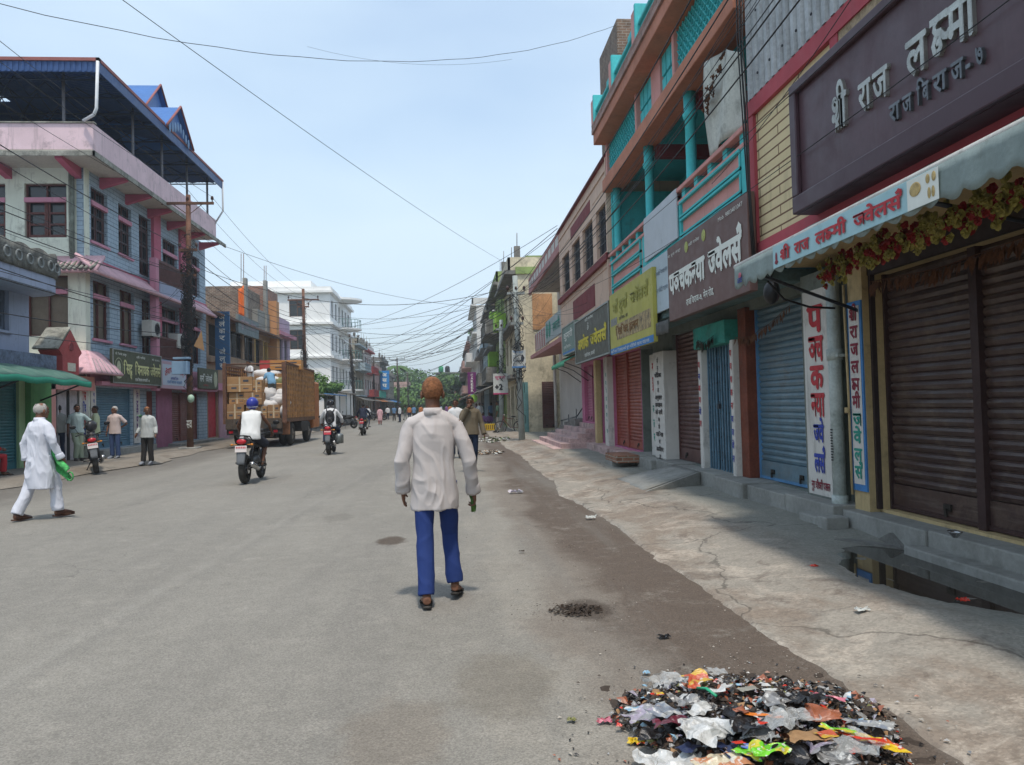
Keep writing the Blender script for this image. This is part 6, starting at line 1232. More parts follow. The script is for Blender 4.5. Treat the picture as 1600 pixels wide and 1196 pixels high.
# ---------------- motorcycles, truck, bicycle ----------------
blk = M('black plastic', (.015, .015, .016), .4); tyre = M('dusty tyre rubber', (.035, .033, .03), .85, .2, 8, bump=.2); chrome = M('dull chrome', (.45, .45, .45), .25, .1, 4, metal=.9)
redlens = M('red tail lens', (.45, .01, .02), .2, .1, 9, spec=.6); plate_w = M('pale number plate', (.68, .62, .60), .5, .06, 5); plate_r = M('red number plate', (.55, .05, .07), .5, .06, 5)
def wheel(parent, y, r, tw, name, x=0, disc=True):
    w = MB().torus((x, y, r), r - tw, tw, 'X', 30, 10, sx=1.0).build(name, tyre, parent)
    mb = MB(); mb.torus((x, y, r), r - tw * 2.0, .018, 'X', 26, 6, sx=1.6)
    for k in range(6): a = k * math.pi / 3; mb.tube([(x, y, r), (x, y + (r - tw * 2) * math.cos(a), r + (r - tw * 2) * math.sin(a))], [.022, .014], 5)
    mb.tube([(x - .07, y, r), (x + .07, y, r)], .04, 10); mb.build('rim', M('dark grey alloy', (.07, .07, .075), .4, metal=.5), w)
    if disc: mb = MB(); mb.tube([(x + .075, y, r), (x + .08, y, r)], .1, 16, sm=False); mb.build('brake_disc', chrome, w)
    return w
def motorcycle(name, label, loc, rz, body, accent, plate, group=None, tilt=0, mud=True):
    t = thing(name, label, 'motorcycle', loc, rz, group, local=True); t.rotation_euler = (0, tilt, rz)
    wheel(t, -.66, .31, .07, 'rear_wheel'); wheel(t, .66, .30, .055, 'front_wheel')
    mb = MB(); mb.tube([(0, .50, .92), (0, -.05, .62), (0, -.2, .35), (0, .2, .25), (0, .45, .62), (0, .5, .92)], .025, 8)
    for s in (-1, 1): mb.tube([(s * .08, -.66, .31), (s * .09, -.2, .36)], .024, 6); mb.tube([(s * .11, -.6, .4), (s * .11, -.48, .72)], .028, 8); mb.tube([(s * .07, .66, .3), (s * .07, .48, .95)], .024, 8)
    mb.build('frame', M('black frame metal', (.03, .03, .032), .4, metal=.5), t)
    mb = MB(); mb.ell((0, .08, .42), (.14, .17, .16), 12, 8); mb.obox((0, .14, .58), (.16, .17, .16), rx=.35); [mb.obox((0, .14, .52 + k * .025), (.19, .2, .008), rx=.35) for k in range(6)]; mb.build('engine', M('engine metal', (.14, .14, .14), .45, .2, 6, metal=.6), t)
    mb = MB(); mb.ell((0, .22, .88), (.15, .29, .13), 16, 10); mb.ell((.1, .3, .82), (.07, .18, .1), 10, 8); mb.ell((-.1, .3, .82), (.07, .18, .1), 10, 8); mb.build('fuel_tank', body, t)
    mb = MB(); mb.sheet(lambda u, v: ((v - .5) * 2 * (.14 - .05 * u) * (1 - .1 * u), .05 - .62 * u, .84 + .1 * u ** 2 - .12 * abs(v - .5) ** 2 * 4 + .02), 10, 8); mb.build('seat', M('black seat vinyl', (.02, .02, .02), .6), t, solid=.05)
    mb = MB(); mb.prism([(.1, -.3, .7), (.12, -.35, .84), (.07, -.86, .96), (.05, -.86, .86)], (-.02, 0, 0)); mb.prism([(-.1, -.3, .7), (-.12, -.35, .84), (-.07, -.86, .96), (-.05, -.86, .86)], (.02, 0, 0)); mb.ell((0, -.72, .9), (.11, .2, .06), 12, 8); mb.build('tail_cowl', accent, t)
    part('grab_rail', M('black frame metal'), t, lambda m: m.tube([(.11, -.5, .9), (.13, -.75, .98), (.06, -.92, 1.0), (-.06, -.92, 1.0), (-.13, -.75, .98), (-.11, -.5, .9)], .015, 6))
    part('tail_light', redlens, t, lambda m: m.ell((0, -.9, .88), (.1, .03, .055), 12, 8))
    if mud: part('rear_mudguard', M('grey mudguard', (.13, .14, .15), .5), t, lambda m: m.sheet(lambda u, v: ((v - .5) * (.2 - .05 * u), -.9 - .10 * u + .02 * abs(v - .5), .8 - .38 * u), 6, 6), solid=.012)
    pl = part('number_plate', plate, t, lambda m: m.obox((0, -.945, .735), (.23, .012, .13), rx=-.15)); part('plate_digits', plate_r if plate is plate_w else whiteink, pl, lambda m: [m.obox((-.085 + k * .034, -.954 + .009 * j, .765 - .06 * j), (.02, .004, .035), rx=-.15) for k in range(6) for j in (0, 1)])
    for s in (-1, 1):
        part('indicator', M('amber lens', (.55, .2, .03), .3), t, lambda m: (m.ell((s * .2, -.86, .82), (.03, .025, .022), 8, 6), m.tube([(s * .1, -.84, .82), (s * .18, -.86, .82)], .008, 5)))
        part('mirror', blk, t, lambda m: (m.tube([(s * .28, .42, 1.05), (s * .36, .44, 1.2)], .008, 5), m.ell((s * .40, .43, 1.24), (.075, .02, .05), 12, 8)))
        part('foot_peg', blk, t, lambda m: (m.tube([(s * .1, -.05, .33), (s * .27, -.05, .33)], .016, 6), m.tube([(s * .1, -.42, .42), (s * .25, -.42, .42)], .016, 6)))
    part('handlebar', blk, t, lambda m: m.tube([(-.36, .3, 1.0), (-.26, .38, 1.03), (-.08, .46, .98), (.08, .46, .98), (.26, .38, 1.03), (.36, .3, 1.0)], [.02, .014, .014, .014, .014, .02], 8))
    part('headlight', accent, t, lambda m: (m.ell((0, .6, .95), (.11, .1, .12), 12, 8), m.ell((0, .58, 1.06), (.1, .05, .06), 10, 6)))
    part('front_mudguard', accent, t, lambda m: m.sheet(lambda u, v: ((v - .5) * .14, .66 - .36 * math.cos(.5 + u * 2), .3 + .36 * math.sin(.5 + u * 2)), 12, 4), solid=.012)
    part('exhaust', chrome, t, lambda m: m.tube([(.1, .2, .3), (.13, -.1, .24), (.16, -.3, .3), (.19, -.85, .42)], [.024, .024, .05, .055], 10)); part('chain_cover', blk, t, lambda m: m.obox((-.1, -.4, .34), (.02, .55, .07), rx=0))
    part('side_stand', M('black frame metal'), t, lambda m: m.tube([(-.1, .0, .3), (-.26, -.05, .02)], .014, 6)); return t
red_b = M('deep red tank paint', (.25, .01, .015), .25, .05, 2, spec=.6); blk_b = M('gloss black tank paint', (.015, .015, .018), .2, .05, 2, spec=.6)
def gp(px, py): p = aZ(px, py); return (p.x, p.y, 0)
def mloc(px, py, rz, back=.66):                       # rear tyre contact at the pixel
    p = aZ(px, py); return (p.x - back * math.sin(-rz) * -1 * -1 if False else p.x - math.sin(rz) * back, p.y + math.cos(rz) * back, .005)
M1L = mloc(383, 757, 0); M2L = mloc(514, 711, .03); M3L = mloc(566, 681, 0)
mt1 = motorcycle('motorcycle', 'black motorcycle ridden by the man in the white sleeveless shirt', M1L, 0, blk_b, M('dark grey cowl', (.05, .05, .055), .4), plate_w)
mt2 = motorcycle('motorcycle', 'motorcycle with red tail light ridden by the man with the black backpack', M2L, .03, red_b, blk, plate_r)
part('saddle_can', M('dented metal can', (.20, .22, .22), .4, .2, 5, metal=.6), mt2, lambda m: [m.tube([(.3, -.35 + k, .35), (.3, -.35 + k, .62), (.3, -.35 + k, .67)], [.12, .12, .07], 14) for k in (0, .27)])
mt3 = motorcycle('motorcycle', 'farthest ridden motorcycle, under the rider in a dark jacket', M3L, 0, red_b, blk, plate_r)
PKL = mloc(155, 741, .5)
mt4 = motorcycle('motorcycle', 'black motorcycle parked on its stand at the left kerb', PKL, .42, blk_b, M('dark grey cowl'), plate_w, tilt=-.12)
t = thing('helmet', 'black helmet perched on the parked motorcycle at the left kerb', 'helmet', (PKL[0] - .18, PKL[1] + .1, 1.22)); OFF[t.name] = Vector((0, 0, 0)); mb = MB(); mb.ell((0, 0, 0), (.14, .17, .15), 16, 12); mb.build('shell', M('matt black shell', (.03, .03, .033), .3), t); part('visor', M('smoked visor', (.05, .06, .07), .1), t, lambda m: m.ell((0, .05, .0), (.125, .135, .06), 14, 8))
# truck
TX0, TX1, TY0, TY1 = aY(350, 640, 32).x, aY(447, 640, 32).x, 32.0, 38.6
t = thing('cargo_truck', 'brown wooden slatted cargo truck loaded with cartons and white sacks, seen from behind', 'truck', ((TX0 + TX1) / 2, 35, 0))
wood = M('varnished orange brown boards', (.40, .20, .07), .6, .35, 5, dirt=.35, dcol=(.05, .03, .02)); wooddk = M('dark brown truck timber', (.13, .065, .035), .7, .3, 4, dirt=.4); chas = M('grimy chassis', (.035, .03, .028), .8, .3, 3, dirt=.3, dcol=(.12, .1, .08))
mb = MB(); mb.box(TX0, TX1, TY0, TY1, 1.02, 1.18); mb.build('load_floor', wooddk, t)
ZT = 3.38
for x0, x1, nm in ((TX1 - .06, TX1, 'side_wall'), (TX0, TX0 + .06, 'side_wall')):
    mb = MB(); out = x1 if nm and x1 == TX1 else x0
    for k in range(10): z = 1.2 + k * .225; mb.box(x0 + .015, x1 - .015, TY0, TY1, z, z + .1, 1)
    k = TY0 + .02
    while k < TY1: mb.box(x0 - .0, x1 + .0, k, k + .15, 1.19, ZT, 0); k += .34
    mb.box(x0 - .01, x1 + .01, TY0, TY1, ZT, ZT + .07, 1); mb.build(nm, [wood, wooddk], t)
mb = MB(); mb.box(TX0, TX1, TY1 - .06, TY1, 1.19, ZT); mb.build('front_wall', wooddk, t)
mb = MB(); mb.box(TX1 - .14, TX1 + .03, TY0 - .05, TY0 + .08, 1.0, ZT + .1); mb.box(TX0 - .03, TX0 + .1, TY0 - .05, TY0 + .08, 1.0, ZT + .1); mb.tube([(TX0, TY0 + .1, ZT + .05), (TX1, TY0 + .1, ZT + .05)], .03, 6)
for k in range(5): mb.tube([(TX0 + .08, TY0, 3.35 - k * .14), (TX0 + .08, TY0 + 2.2, 3.35 - k * .14)], .02, 5)
mb.tube([(TX1, TY0, ZT + .12), (TX1, TY1, ZT - .02)], .03, 6); mb.build('rear_frame', rust, t)
mb = MB(); mb.box(TX0 + .1, TX1 - .14, TY0 - .04, TY0, .55, 1.02); mb.box(TX0 + .9, TX0 + 1.0, TY0, TY1 + .5, .7, 1.0); mb.box(TX1 - 1.0, TX1 - .9, TY0, TY1 + .5, .7, 1.0); mb.box(TX1 - .5, TX1, 35.2, 36.8, .55, 1.0); mb.box(TX0 + .6, TX1 - .6, TY0 + .8, TY0 + 1.4, .35, .75); mb.build('chassis', chas, t, bevel=.01)
part('tailboard', M('grimy tailboard', (.08, .06, .045), .8, .3, 4, dirt=.5), t, lambda m: (m.box(TX0 + .08, TX1 - .16, TY0 - .1, TY0 - .045, .78, 1.2), [m.box(TX0 + .3 + k * .45, TX0 + .35 + k * .45, TY0 - .13, TY0 - .101, .8, 1.19) for k in range(5)]))
part('number_plate', M('dark plate', (.05, .05, .05), .5), t, lambda m: m.box(TX1 - .85, TX1 - .35, TY0 - .135, TY0 - .11, .84, .98)); part('tail_light', redlens, t, lambda m: [m.box(x, x + .16, TY0 - .06, TY0 - .041, .62, .72) for x in (TX0 + .2, TX1 - .5)])
for y in (33.6, 37.3):
    for x in (TX1 - .18, TX0 + .18):
        w = MB(); w.torus((x, y, .5), .36, .14, 'X', 30, 10); 
        if y < 35: w.torus((x + (-.27 if x > -8 else .27), y, .5), .36, .14, 'X', 30, 10)
        w = w.build('wheel', tyre, t); part('hub', M('dusty hub', (.16, .14, .12), .7), w, lambda m: (m.tube([(x - .1, y, .5), (x + .1, y, .5)], .24, 14, sm=False), m.tube([(x - .16, y, .5), (x + .16, y, .5)], .09, 10)))
mb = MB(); mb.box(TX0 + .1, TX1 - .1, TY1 + .1, TY1 + 1.9, .6, 2.9); mb.build('cab', M('orange cab', (.40, .14, .04), .5, .15, 2, dirt=.2), t, bevel=.08, seg=2)
part('mudguard', M('orange mudguard', (.25, .11, .05), .6, .3, 4, dirt=.4), t, lambda m: m.box(TX1 - .3, TX1 + .02, 32.55, 32.62, .5, 1.05))
# load
card = M('brown carton', (.38, .22, .10), .8, .12, 3, dirt=.08); card2 = M('dark brown carton', (.30, .17, .08), .8, .15, 3, dirt=.1); tape = M('pale packing tape', (.52, .42, .28), .5); sackm = M('white woven sack', (.60, .60, .60), .75, .1, 6, bump=.5, bscale=80)
def carton(label, c, s, rz=0, rx=0, m=card, logo=True):
    o = thing('carton', label, 'carton', c, rz, 'cartons loaded on the truck', local=True); o.rotation_euler = (rx, 0, rz); w, d, h = s
    mb = MB(); mb.box(-w / 2, w / 2, -d / 2, d / 2, 0, h); mb.build('box', m, o, bevel=.008); mb = MB(); mb.box(-w / 2 - .003, w / 2 + .003, -.03, .03, h - .12, h + .003); mb.box(-.03, .03, -d / 2 - .003, -d / 2 + .0, .0, h); mb.box(-w / 2, w / 2, -d / 2 - .005, -d / 2 - .001, h * .45, h * .45 + .03)
    mb.build('tape', tape, o)
    if logo: part('print', M('dark print'), o, lambda m_: (m_.box(-w * .33, -w * .12, -d / 2 - .004, -d / 2 - .001, h * .2, h * .32), m_.box(w * .14, w * .36, -d / 2 - .004, -d / 2 - .001, h * .66, h * .8), m_.box(w * .14, w * .36, -d / 2 - .004, -d / 2 - .001, h * .2, h * .26)))
    return o
x = TX0 + .14
for i, (cx, z, s, lb) in enumerate(((.38, 1.19, (.72, .6, .62), 'bottom left carton on the truck tail'), (1.0, 1.19, (.45, .6, .56), 'second carton from the left in the bottom row on the truck'), (.42, 1.82, (.66, .6, .46), 'carton resting on the bottom left carton of the truck'), (1.1, 1.76, (.72, .6, .5), 'wide carton in the middle of the second row on the truck'), (.55, 2.3, (1.0, .6, .62), 'large carton crowning the left stack on the truck'), (1.2, 2.28, (.42, .6, .5), 'small leaning carton beside the crowning large one'), (1.92, 1.19, (.5, .5, .55), 'carton standing alone at the right end of the truck tail'), (1.42, 1.19, (.4, .5, .5), 'carton behind the worker at the truck tail'))):
    carton(lb, (x + cx - .1, TY0 + .35 + .1 * (i % 3), z), s, random.uniform(-.05, .05), 0, card if i % 3 else card2)
carton('long orange carton on top of the load beneath the sitting worker', (TX0 + 1.9, 35.0, 3.3), (1.35, .7, .42), .05, 0, M('orange carton', (.45, .22, .07), .8, .1, 3)); carton('tilted flat carton sliding down the middle of the load', (TX0 + 1.5, 33.3, 2.35), (1.1, .5, .35), .3, .25, card, False); carton('brown carton wedged high behind the standing worker', (TX0 + 1.75, 34.2, 2.6), (.9, .6, .5), -.1, 0, card2)
part('red_panel', M('faded red board', (.42, .06, .06), .7, .15, 3), bpy.data.objects['cargo_truck'], lambda m: m.box(TX0 + .35, TX0 + 1.05, 36.5, 36.53, 2.9, 3.85))
from mathutils import noise as mn
def sack(label, c, s, rz=0, m=sackm, cat='sack', name='sack', grp='white sacks loaded on the truck'):
    mb = MB(); n1, n2 = 26, 16; c = Vector(c); vs = []
    mb.ell((0, 0, 0), 1.0, n1, n2); V = []
    for v in mb.v:
        v = Vector(v); w = Vector((math.copysign(abs(v.x) ** .7, v.x) * s[0], math.copysign(abs(v.y) ** .8, v.y) * s[1], math.copysign(abs(v.z) ** .8, v.z) * s[2])); k = mn.fractal(w * 5 + c, 1, 2, 4) * .07; w += v * k; w.rotate(Matrix.Rotation(rz, 3, 'Z')); V.append(w + c)
    mb.v = V; return tag(mb.build(name, m, loc=c), label, cat, grp)
for lb, c, s, rz in (('white sack lying highest behind the cartons', (TX0 + 1.45, 33.6, 2.75), (.55, .4, .2), .2), ('bulging white sack left of the standing worker', (TX0 + 1.45, 33.0, 2.2), (.48, .35, .3), 0), ('white sack under the feet of the standing worker', (TX0 + 1.6, 32.7, 1.72), (.5, .35, .22), .1), ('white sack at the right end of the tail beside a lone carton', (TX1 - .42, 32.5, 1.42), (.35, .35, .27), 0), ('white sack leaning on the right wall above the tail', (TX1 - .45, 32.9, 1.9), (.4, .4, .26), -.3), ('upper right white sack near the slatted wall', (TX1 - .4, 33.3, 2.2), (.36, .4, .2), .4), ('white bundle beneath the sitting worker on top', (TX0 + 1.1, 35, 3.1), (.7, .5, .25), .1)): sack(lb, c, s, rz)
sack('green and brown bundle between standing worker and right wall', (TX1 - .55, 33.6, 2.6), (.35, .4, .33), 0, M('green brown bundle', (.16, .17, .08), .8, .5, 6), grp=None, name='bundle', cat='bundle')
mb = MB(); mb.box(TX0 + .2, TX1 - .2, 33.8, 38.4, 1.2, 3.0); mb.build('load_heap', card2, bpy.data.objects['cargo_truck'])
# bicycle leaning near the second concrete pole
def bicycle(label, loc, rz, col):
    t = thing('bicycle', label, 'bicycle', loc, rz, local=True)
    for y, nm in ((-.52, 'rear_wheel'), (.52, 'front_wheel')):
        w = MB().torus((0, y, .34), .32, .02, 'X', 30, 6).build(nm, tyre, t); mb = MB(); mb.torus((0, y, .34), .295, .008, 'X', 28, 4); [mb.tube([(0, y, .34), (0, y + .29 * math.cos(k * .35), .34 + .29 * math.sin(k * .35))], .003, 3) for k in range(18)]; mb.build('spokes', chrome, w)
    mb = MB(); [mb.tube(p, .016, 6) for p in ([(0, -.52, .34), (0, -.05, .3), (0, -.18, .82), (0, -.52, .34)], [(0, -.05, .3), (0, .36, .78)], [(0, -.16, .76), (0, .36, .84)], [(0, .34, .95), (0, .38, .7), (0, .52, .34)])]; mb.build('frame', col, t)
    part('saddle', blk, t, lambda m: m.ell((0, -.2, .88), (.08, .14, .04), 10, 6)); part('handlebar', chrome, t, lambda m: m.tube([(-.26, .2, .98), (-.2, .32, 1.0), (0, .35, .98), (.2, .32, 1.0), (.26, .2, .98)], .012, 6)); part('carrier', blk, t, lambda m: m.box(-.07, .07, -.75, -.35, .72, .74)); return t
bicycle('dark bicycle parked between the two concrete poles', tuple(aZ(797, 678)), 1.2, M('dark red bicycle paint', (.2, .03, .03), .4))
for i, (px, py, lb) in enumerate(((541, 670, 'scooter parked at the far left kerb before the dark jacket rider'), (585, 658, 'motorcycle parked beyond the woman in pink, nearest of its row'), (592, 657, 'second motorcycle parked beyond the woman in pink'))): motorcycle('motorcycle', lb, gp(px, py), 1.2 + i * .2, blk_b, blk, plate_w, tilt=-.1)
mb = MB(); p = aZ(770, 674); mb.prism([(p.x - .45, p.y, .05), (p.x + .45, p.y, .05), (p.x + .5, p.y, .42), (p.x - .5, p.y, .42)], (0, .5, 0)); [mb.box(p.x - .4 + k * .12, p.x - .34 + k * .12, p.y - .012, p.y - .002, .12, .36, 1) for k in range(7)]; tag(mb.build('plastic_crate', [M('yellow crate plastic', (.60, .40, .03), .5, .1, 3), M('dark slots', (.2, .12, .02), .6)]), 'yellow plastic crate on the ground before the plus two pole', 'crate')
# ---------------- people ----------------
def skin(n, c): return M(n, c, .6, .12, 6, spec=.35)
sk1, sk2, sk3 = skin('brown skin', (.17, .08, .048)), skin('dark brown skin', (.12, .055, .032)), skin('tan skin', (.28, .145, .09))
def cl(n, c=None, r=.85): return M(n, c, r, .05, 3, bump=.03, bscale=220, spec=.2)
hairb, hairg, hairr = M('black hair', (.012, .01, .009), .6, .3, 60, bump=.6, bscale=120), M('grey white hair', (.45, .43, .40), .7, .2, 60, bump=.8, bscale=120), M('henna brown hair', (.27, .115, .05), .65, .5, 45, bump=1.0, bscale=110)
DJ = dict(pel=(0, 0, .93), che=(0, .0, 1.25), nek=(0, 0, 1.46), head=(0, .02, 1.60), ls=(-.175, 0, 1.375), rs=(.175, 0, 1.375), le=(-.235, -.03, 1.11), re=(.235, -.03, 1.11), lw=(-.25, .04, .87), rw=(.25, .04, .87),
          lh=(-.09, 0, .9), rh=(.09, 0, .9), lk=(-.095, .02, .49), rk=(.095, .02, .49), la=(-.1, -.02, .09), ra=(.1, -.02, .09), lt=(-.115, .15, .03), rt=(.115, .15, .03), hd=0.0, lgrip=.5, rgrip=.5, face=0)
def wrinkle(o, amp, sc=(7, 7, 3), seed=0):
    me = o.data; n = len(me.vertices); no = [Vector(v.vector) for v in me.vertex_normals]; co = []
    for v, nn in zip(me.vertices, no):
        c = v.co; w = mn.noise(Vector((c.x * 3, c.y * 3, c.z * 2 + seed))) * .8; p = Vector((c.x * sc[0] + w + seed, c.y * sc[1], c.z * sc[2] + c.x * 2.2)); k = mn.noise(p); k2 = mn.noise(p * 2.3 + Vector((3, 1, 7)))
        co += (c + nn * (amp * ((1 - min(1, abs(k) * 3.2)) * .9 + (1 - min(1, abs(k2) * 3)) * .4 - .35)))[:]
    me.vertices.foreach_set('co', co); me.update()
def person(label, loc, rz, H, skinm, top, bottom, hair, J=None, cat='person', vox=.014, group=None, sleeve='long', hem=.84, shoes=None, extra=None, thick=1.0, hairs='short', tuck=False, name='person', legw=1.0, hemw=1.0, moust=False, socks=False, legl=.1, wr=.012, strands=0, smo=2):
    j = dict(DJ); j.update(J or {}); s = H / 1.72; V = {k: Vector(v) * s for k, v in j.items() if isinstance(v, tuple)}
    t = thing(name, label, cat, loc, rz, group, local=True); T = thick
    up = (V['nek'] - V['pel']).normalized(); hf = Matrix.Rotation(j['hd'], 3, 'Z')
    # body: one continuous surface
    mb = MB(); hc = V['head']; tilt = Matrix.Rotation(-j['face'], 3, 'X')
    q = lambda x, y, z: hc + hf @ tilt @ (Vector((x, y, z)) * s)
    rot = hf @ tilt
    mb.ell(q(0, -.005, .025), (.073 * s, .092 * s, .095 * s), 20, 14, rot=rot); mb.ell(q(0, .022, -.05), (.052 * s, .06 * s, .065 * s), 14, 10, rot=rot); mb.ell(q(0, .095, -.01), (.014 * s, .022 * s, .03 * s), 8, 6, rot=rot); mb.ell(q(0, .075, -.095), (.022 * s, .018 * s, .018 * s), 8, 6, rot=rot)
    mb.ell(q(0, .085, -.055), (.026 * s, .012 * s, .014 * s), 8, 6, rot=rot); mb.ell(q(0, .078, .04), (.05 * s, .02 * s, .012 * s), 8, 6, rot=rot)
    for a in (-1, 1): mb.ell(q(a * .083, -.008, -.008), (.015 * s, .024 * s, .036 * s), 8, 6, rot=rot)
    mb.tube([hc + Vector((0, -.02, -.03)) * s, V['nek'] + Vector((0, 0, .02)) * s, V['nek'] - up * .06 * s], [(.055 * s, .06 * s), (.058 * s, .058 * s), (.085 * s, .062 * s)], 14)
    mb.tube([V['nek'] - up * .03 * s, V['nek'].lerp(V['che'], .4), V['che'], V['pel'].lerp(V['che'], .4), V['pel'], V['pel'] - up * .08 * s], [(.09 * s, .06 * s), (.155 * s, .09 * s), (.15 * s, .1 * s), (.13 * s, .09 * s), (.15 * s, .1 * s), (.12 * s, .08 * s)], 16)
    for a, S_, E_, W_, G in ((-1, 'ls', 'le', 'lw', 'lgrip'), (1, 'rs', 're', 'rw', 'rgrip')):
        S0, E0, W0 = V[S_], V[E_], V[W_]; mb.tube([V['nek'] - up * .05 * s, S0, S0.lerp(E0, .5), E0, E0.lerp(W0, .4), W0], [.042 * s, .042 * s, .04 * s, .036 * s, .034 * s, .024 * s], 12)
        d = (W0 - E0).normalized(); side = d.cross(Vector((0, 1, 0)) if abs(d.y) < .9 else Vector((0, 0, 1))).normalized(); f = side.cross(d).normalized(); g = j[G]
        # palm edge-on to the body, fingers curling forward-inward
        inn = Vector((-a, 0, 0)); inn = (inn - d * inn.dot(d)).normalized(); bk = d.cross(inn).normalized() * a; fw = bk if bk.y > 0 or abs(bk.y) < .2 else -bk
        mb.tube([W0 - d * .01 * s, W0 + d * .04 * s, W0 + d * .085 * s], [(.02 * s, .026 * s), (.018 * s, .042 * s), (.014 * s, .042 * s)] if abs(d.z) > .7 else [.024 * s, .034 * s, .034 * s], 10)
        for k in range(4):
            L_ = (.07, .08, .075, .058)[k] * s; b = W0 + d * .08 * s + fw * (.033 - .022 * k) * s; p1 = b + d * L_ * .45 + inn * L_ * .1 * g; p2 = p1 + d * L_ * .35 * (1 - g * .7) + inn * L_ * .45 * g; p3 = p2 + d * L_ * .25 * (1 - g * 1.6) + inn * L_ * .25 * g; mb.tube([b - d * .015 * s, b, p1, p2, p3], [.0095 * s, .0095 * s, .009 * s, .008 * s, .0065 * s], 7)
        b = W0 + d * .03 * s + fw * .03 * s; mb.tube([b - fw * .015 * s, b, b + d * .03 * s + fw * .022 * s + inn * .012 * s, b + d * .06 * s + fw * .022 * s + inn * .03 * s], [.012 * s, .013 * s, .0105 * s, .008 * s], 7)
    for a, hp, kn, an, to in ((-1, 'lh', 'lk', 'la', 'lt'), (1, 'rh', 'rk', 'ra', 'rt')):
        h0, k0, a0, t0 = V[hp], V[kn], V[an], V[to]; mb.tube([h0 + Vector((0, 0, .03 * s)), h0.lerp(k0, .4), k0, k0.lerp(a0, .35), a0], [.08 * s, .07 * s, .05 * s, .048 * s, .032 * s], 12)
        hl = a0 + (a0 - t0).normalized() * .045 * s; hl.z = min(a0.z - .03 * s, hl.z) if a0.z < .2 * s else a0.z - .05 * s
        mb.tube([a0, a0.lerp(hl, .6) + Vector((0, 0, -.01 * s)), hl], [.034 * s, .034 * s, .026 * s], 10); mb.tube([hl, a0.lerp(t0, .5) + Vector((0, 0, -.012 * s)), t0, t0 + (t0 - a0).normalized() * .03 * s], [(.03 * s, .026 * s), (.04 * s, .028 * s), (.046 * s, .018 * s), (.03 * s, .012 * s)], 10)
    o = mb.build('body', skinm, t); realize(o, vox, smo)
    if shoes:
        mb = MB()
        for an, to in (('la', 'lt'), ('ra', 'rt')):
            a0, t0 = V[an], V[to]; d = (t0 - a0); d.z = 0 if abs(t0.z - a0.z) < .1 * s else d.z; d.normalize(); zb = Vector((0, 0, 1)); base = a0.lerp(t0, .4); 
            hl = a0 - d * .07 * s; lift = Vector((0, 0, -.075 * s)); tt = t0 + d * .07 * s
            mb.tube([hl + lift * .9, a0.lerp(t0, .3) + lift * .85, t0 + Vector((0, 0, -.012 * s)), tt + Vector((0, 0, -.012 * s))], [(.03 * s, .012 * s), (.042 * s, .013 * s), (.05 * s, .013 * s), (.03 * s, .01 * s)], 10)
            sd = d.cross(zb).normalized()
            if shoes[1] == 'sandal':
                mid = a0.lerp(t0, .62); mb.tube([mid + sd * .045 * s + Vector((0, 0, -.03 * s)), mid + Vector((0, 0, .022 * s)), mid - sd * .045 * s + Vector((0, 0, -.03 * s))], [(.022 * s, .006 * s)] * 3, 6); mb.tube([mid + d * .045 * s + sd * .045 * s + Vector((0, 0, -.03 * s)), mid + d * .03 * s + Vector((0, 0, .012 * s)), mid + d * .045 * s - sd * .045 * s + Vector((0, 0, -.03 * s))], [(.016 * s, .006 * s)] * 3, 6)
            else: mb.tube([a0 + Vector((0, 0, .01 * s)), a0 + lift * .4 - d * .01 * s, a0.lerp(t0, .5) + Vector((0, 0, .005 * s)), t0 + Vector((0, 0, .01 * s)), tt], [.045 * s, .048 * s, (.05 * s, .04 * s), (.052 * s, .03 * s), (.03 * s, .018 * s)], 10)
        mb.build('footwear', shoes[0], t)
    # trousers
    if bottom:
        mb = MB(); pl = V['pel']; legs = []
        mb.tube([pl + up * .1 * s, pl + up * .02 * s, pl - up * .06 * s, V['lh'].lerp(V['rh'], .5) - up * .1 * s], [(.13 * s * T, .095 * s * T), (.152 * s * T, .105 * s * T), (.155 * s * T, .11 * s * T), (.12 * s, .09 * s)], 18)
        for a, hp, kn, an in ((-1, 'lh', 'lk', 'la'), (1, 'rh', 'rk', 'ra')):
            h0, k0, a0 = V[hp], V[kn], V[an]; d = (a0 - k0).normalized(); lw = legw * T
            if legl >= 0: end = a0 - d * .0 + Vector((0, 0, (.0 if legl < .2 else legl) * s)); mb.tube([h0 + Vector((0, 0, .03 * s)), h0.lerp(k0, .5), k0, k0.lerp(a0, .5), a0 - d * (legl - .1) * s - d * .01 * s], [.09 * s * lw, .085 * s * lw, .074 * s * lw, .071 * s * lw, .069 * s * lw], 14)
            else: mb.tube([h0 + Vector((0, 0, .03 * s)), h0.lerp(k0, .5), k0 + (h0 - k0) * .05], [.098 * s * lw, .092 * s * lw, .085 * s * lw], 14)
        o = mb.build('trousers', bottom, t); realize(o, vox, smo); wrinkle(o, wr * s * .5, (4, 4, 3), 3)
    # shirt
    mb = MB(); N0, C0, P0 = V['nek'], V['che'], V['pel']; hz = hem * s; axis = (P0 - C0); dn = Vector((0, 0, -1))
    if P0.z > .6 * s: endp = P0 + dn * (P0.z - hz)
    else: endp = P0 + dn * .02
    mb.tube([N0 + up * .025 * s, N0 - up * .015 * s, N0.lerp(C0, .18), N0.lerp(C0, .42), C0, C0.lerp(P0, .5), P0 + up * .02, P0.lerp(endp, .5), endp], [(.066 * s, .07 * s), (.085 * s, .075 * s), (.15 * s * T, .085 * s * T), (.182 * s * T, .108 * s * T), (.182 * s * T, .124 * s * T), (.176 * s * T, .124 * s * T), (.183 * s * T, .135 * s * T), (.19 * s * T * hemw, .135 * s * T * hemw), (.195 * s * T * hemw, .14 * s * T * hemw)], 24)
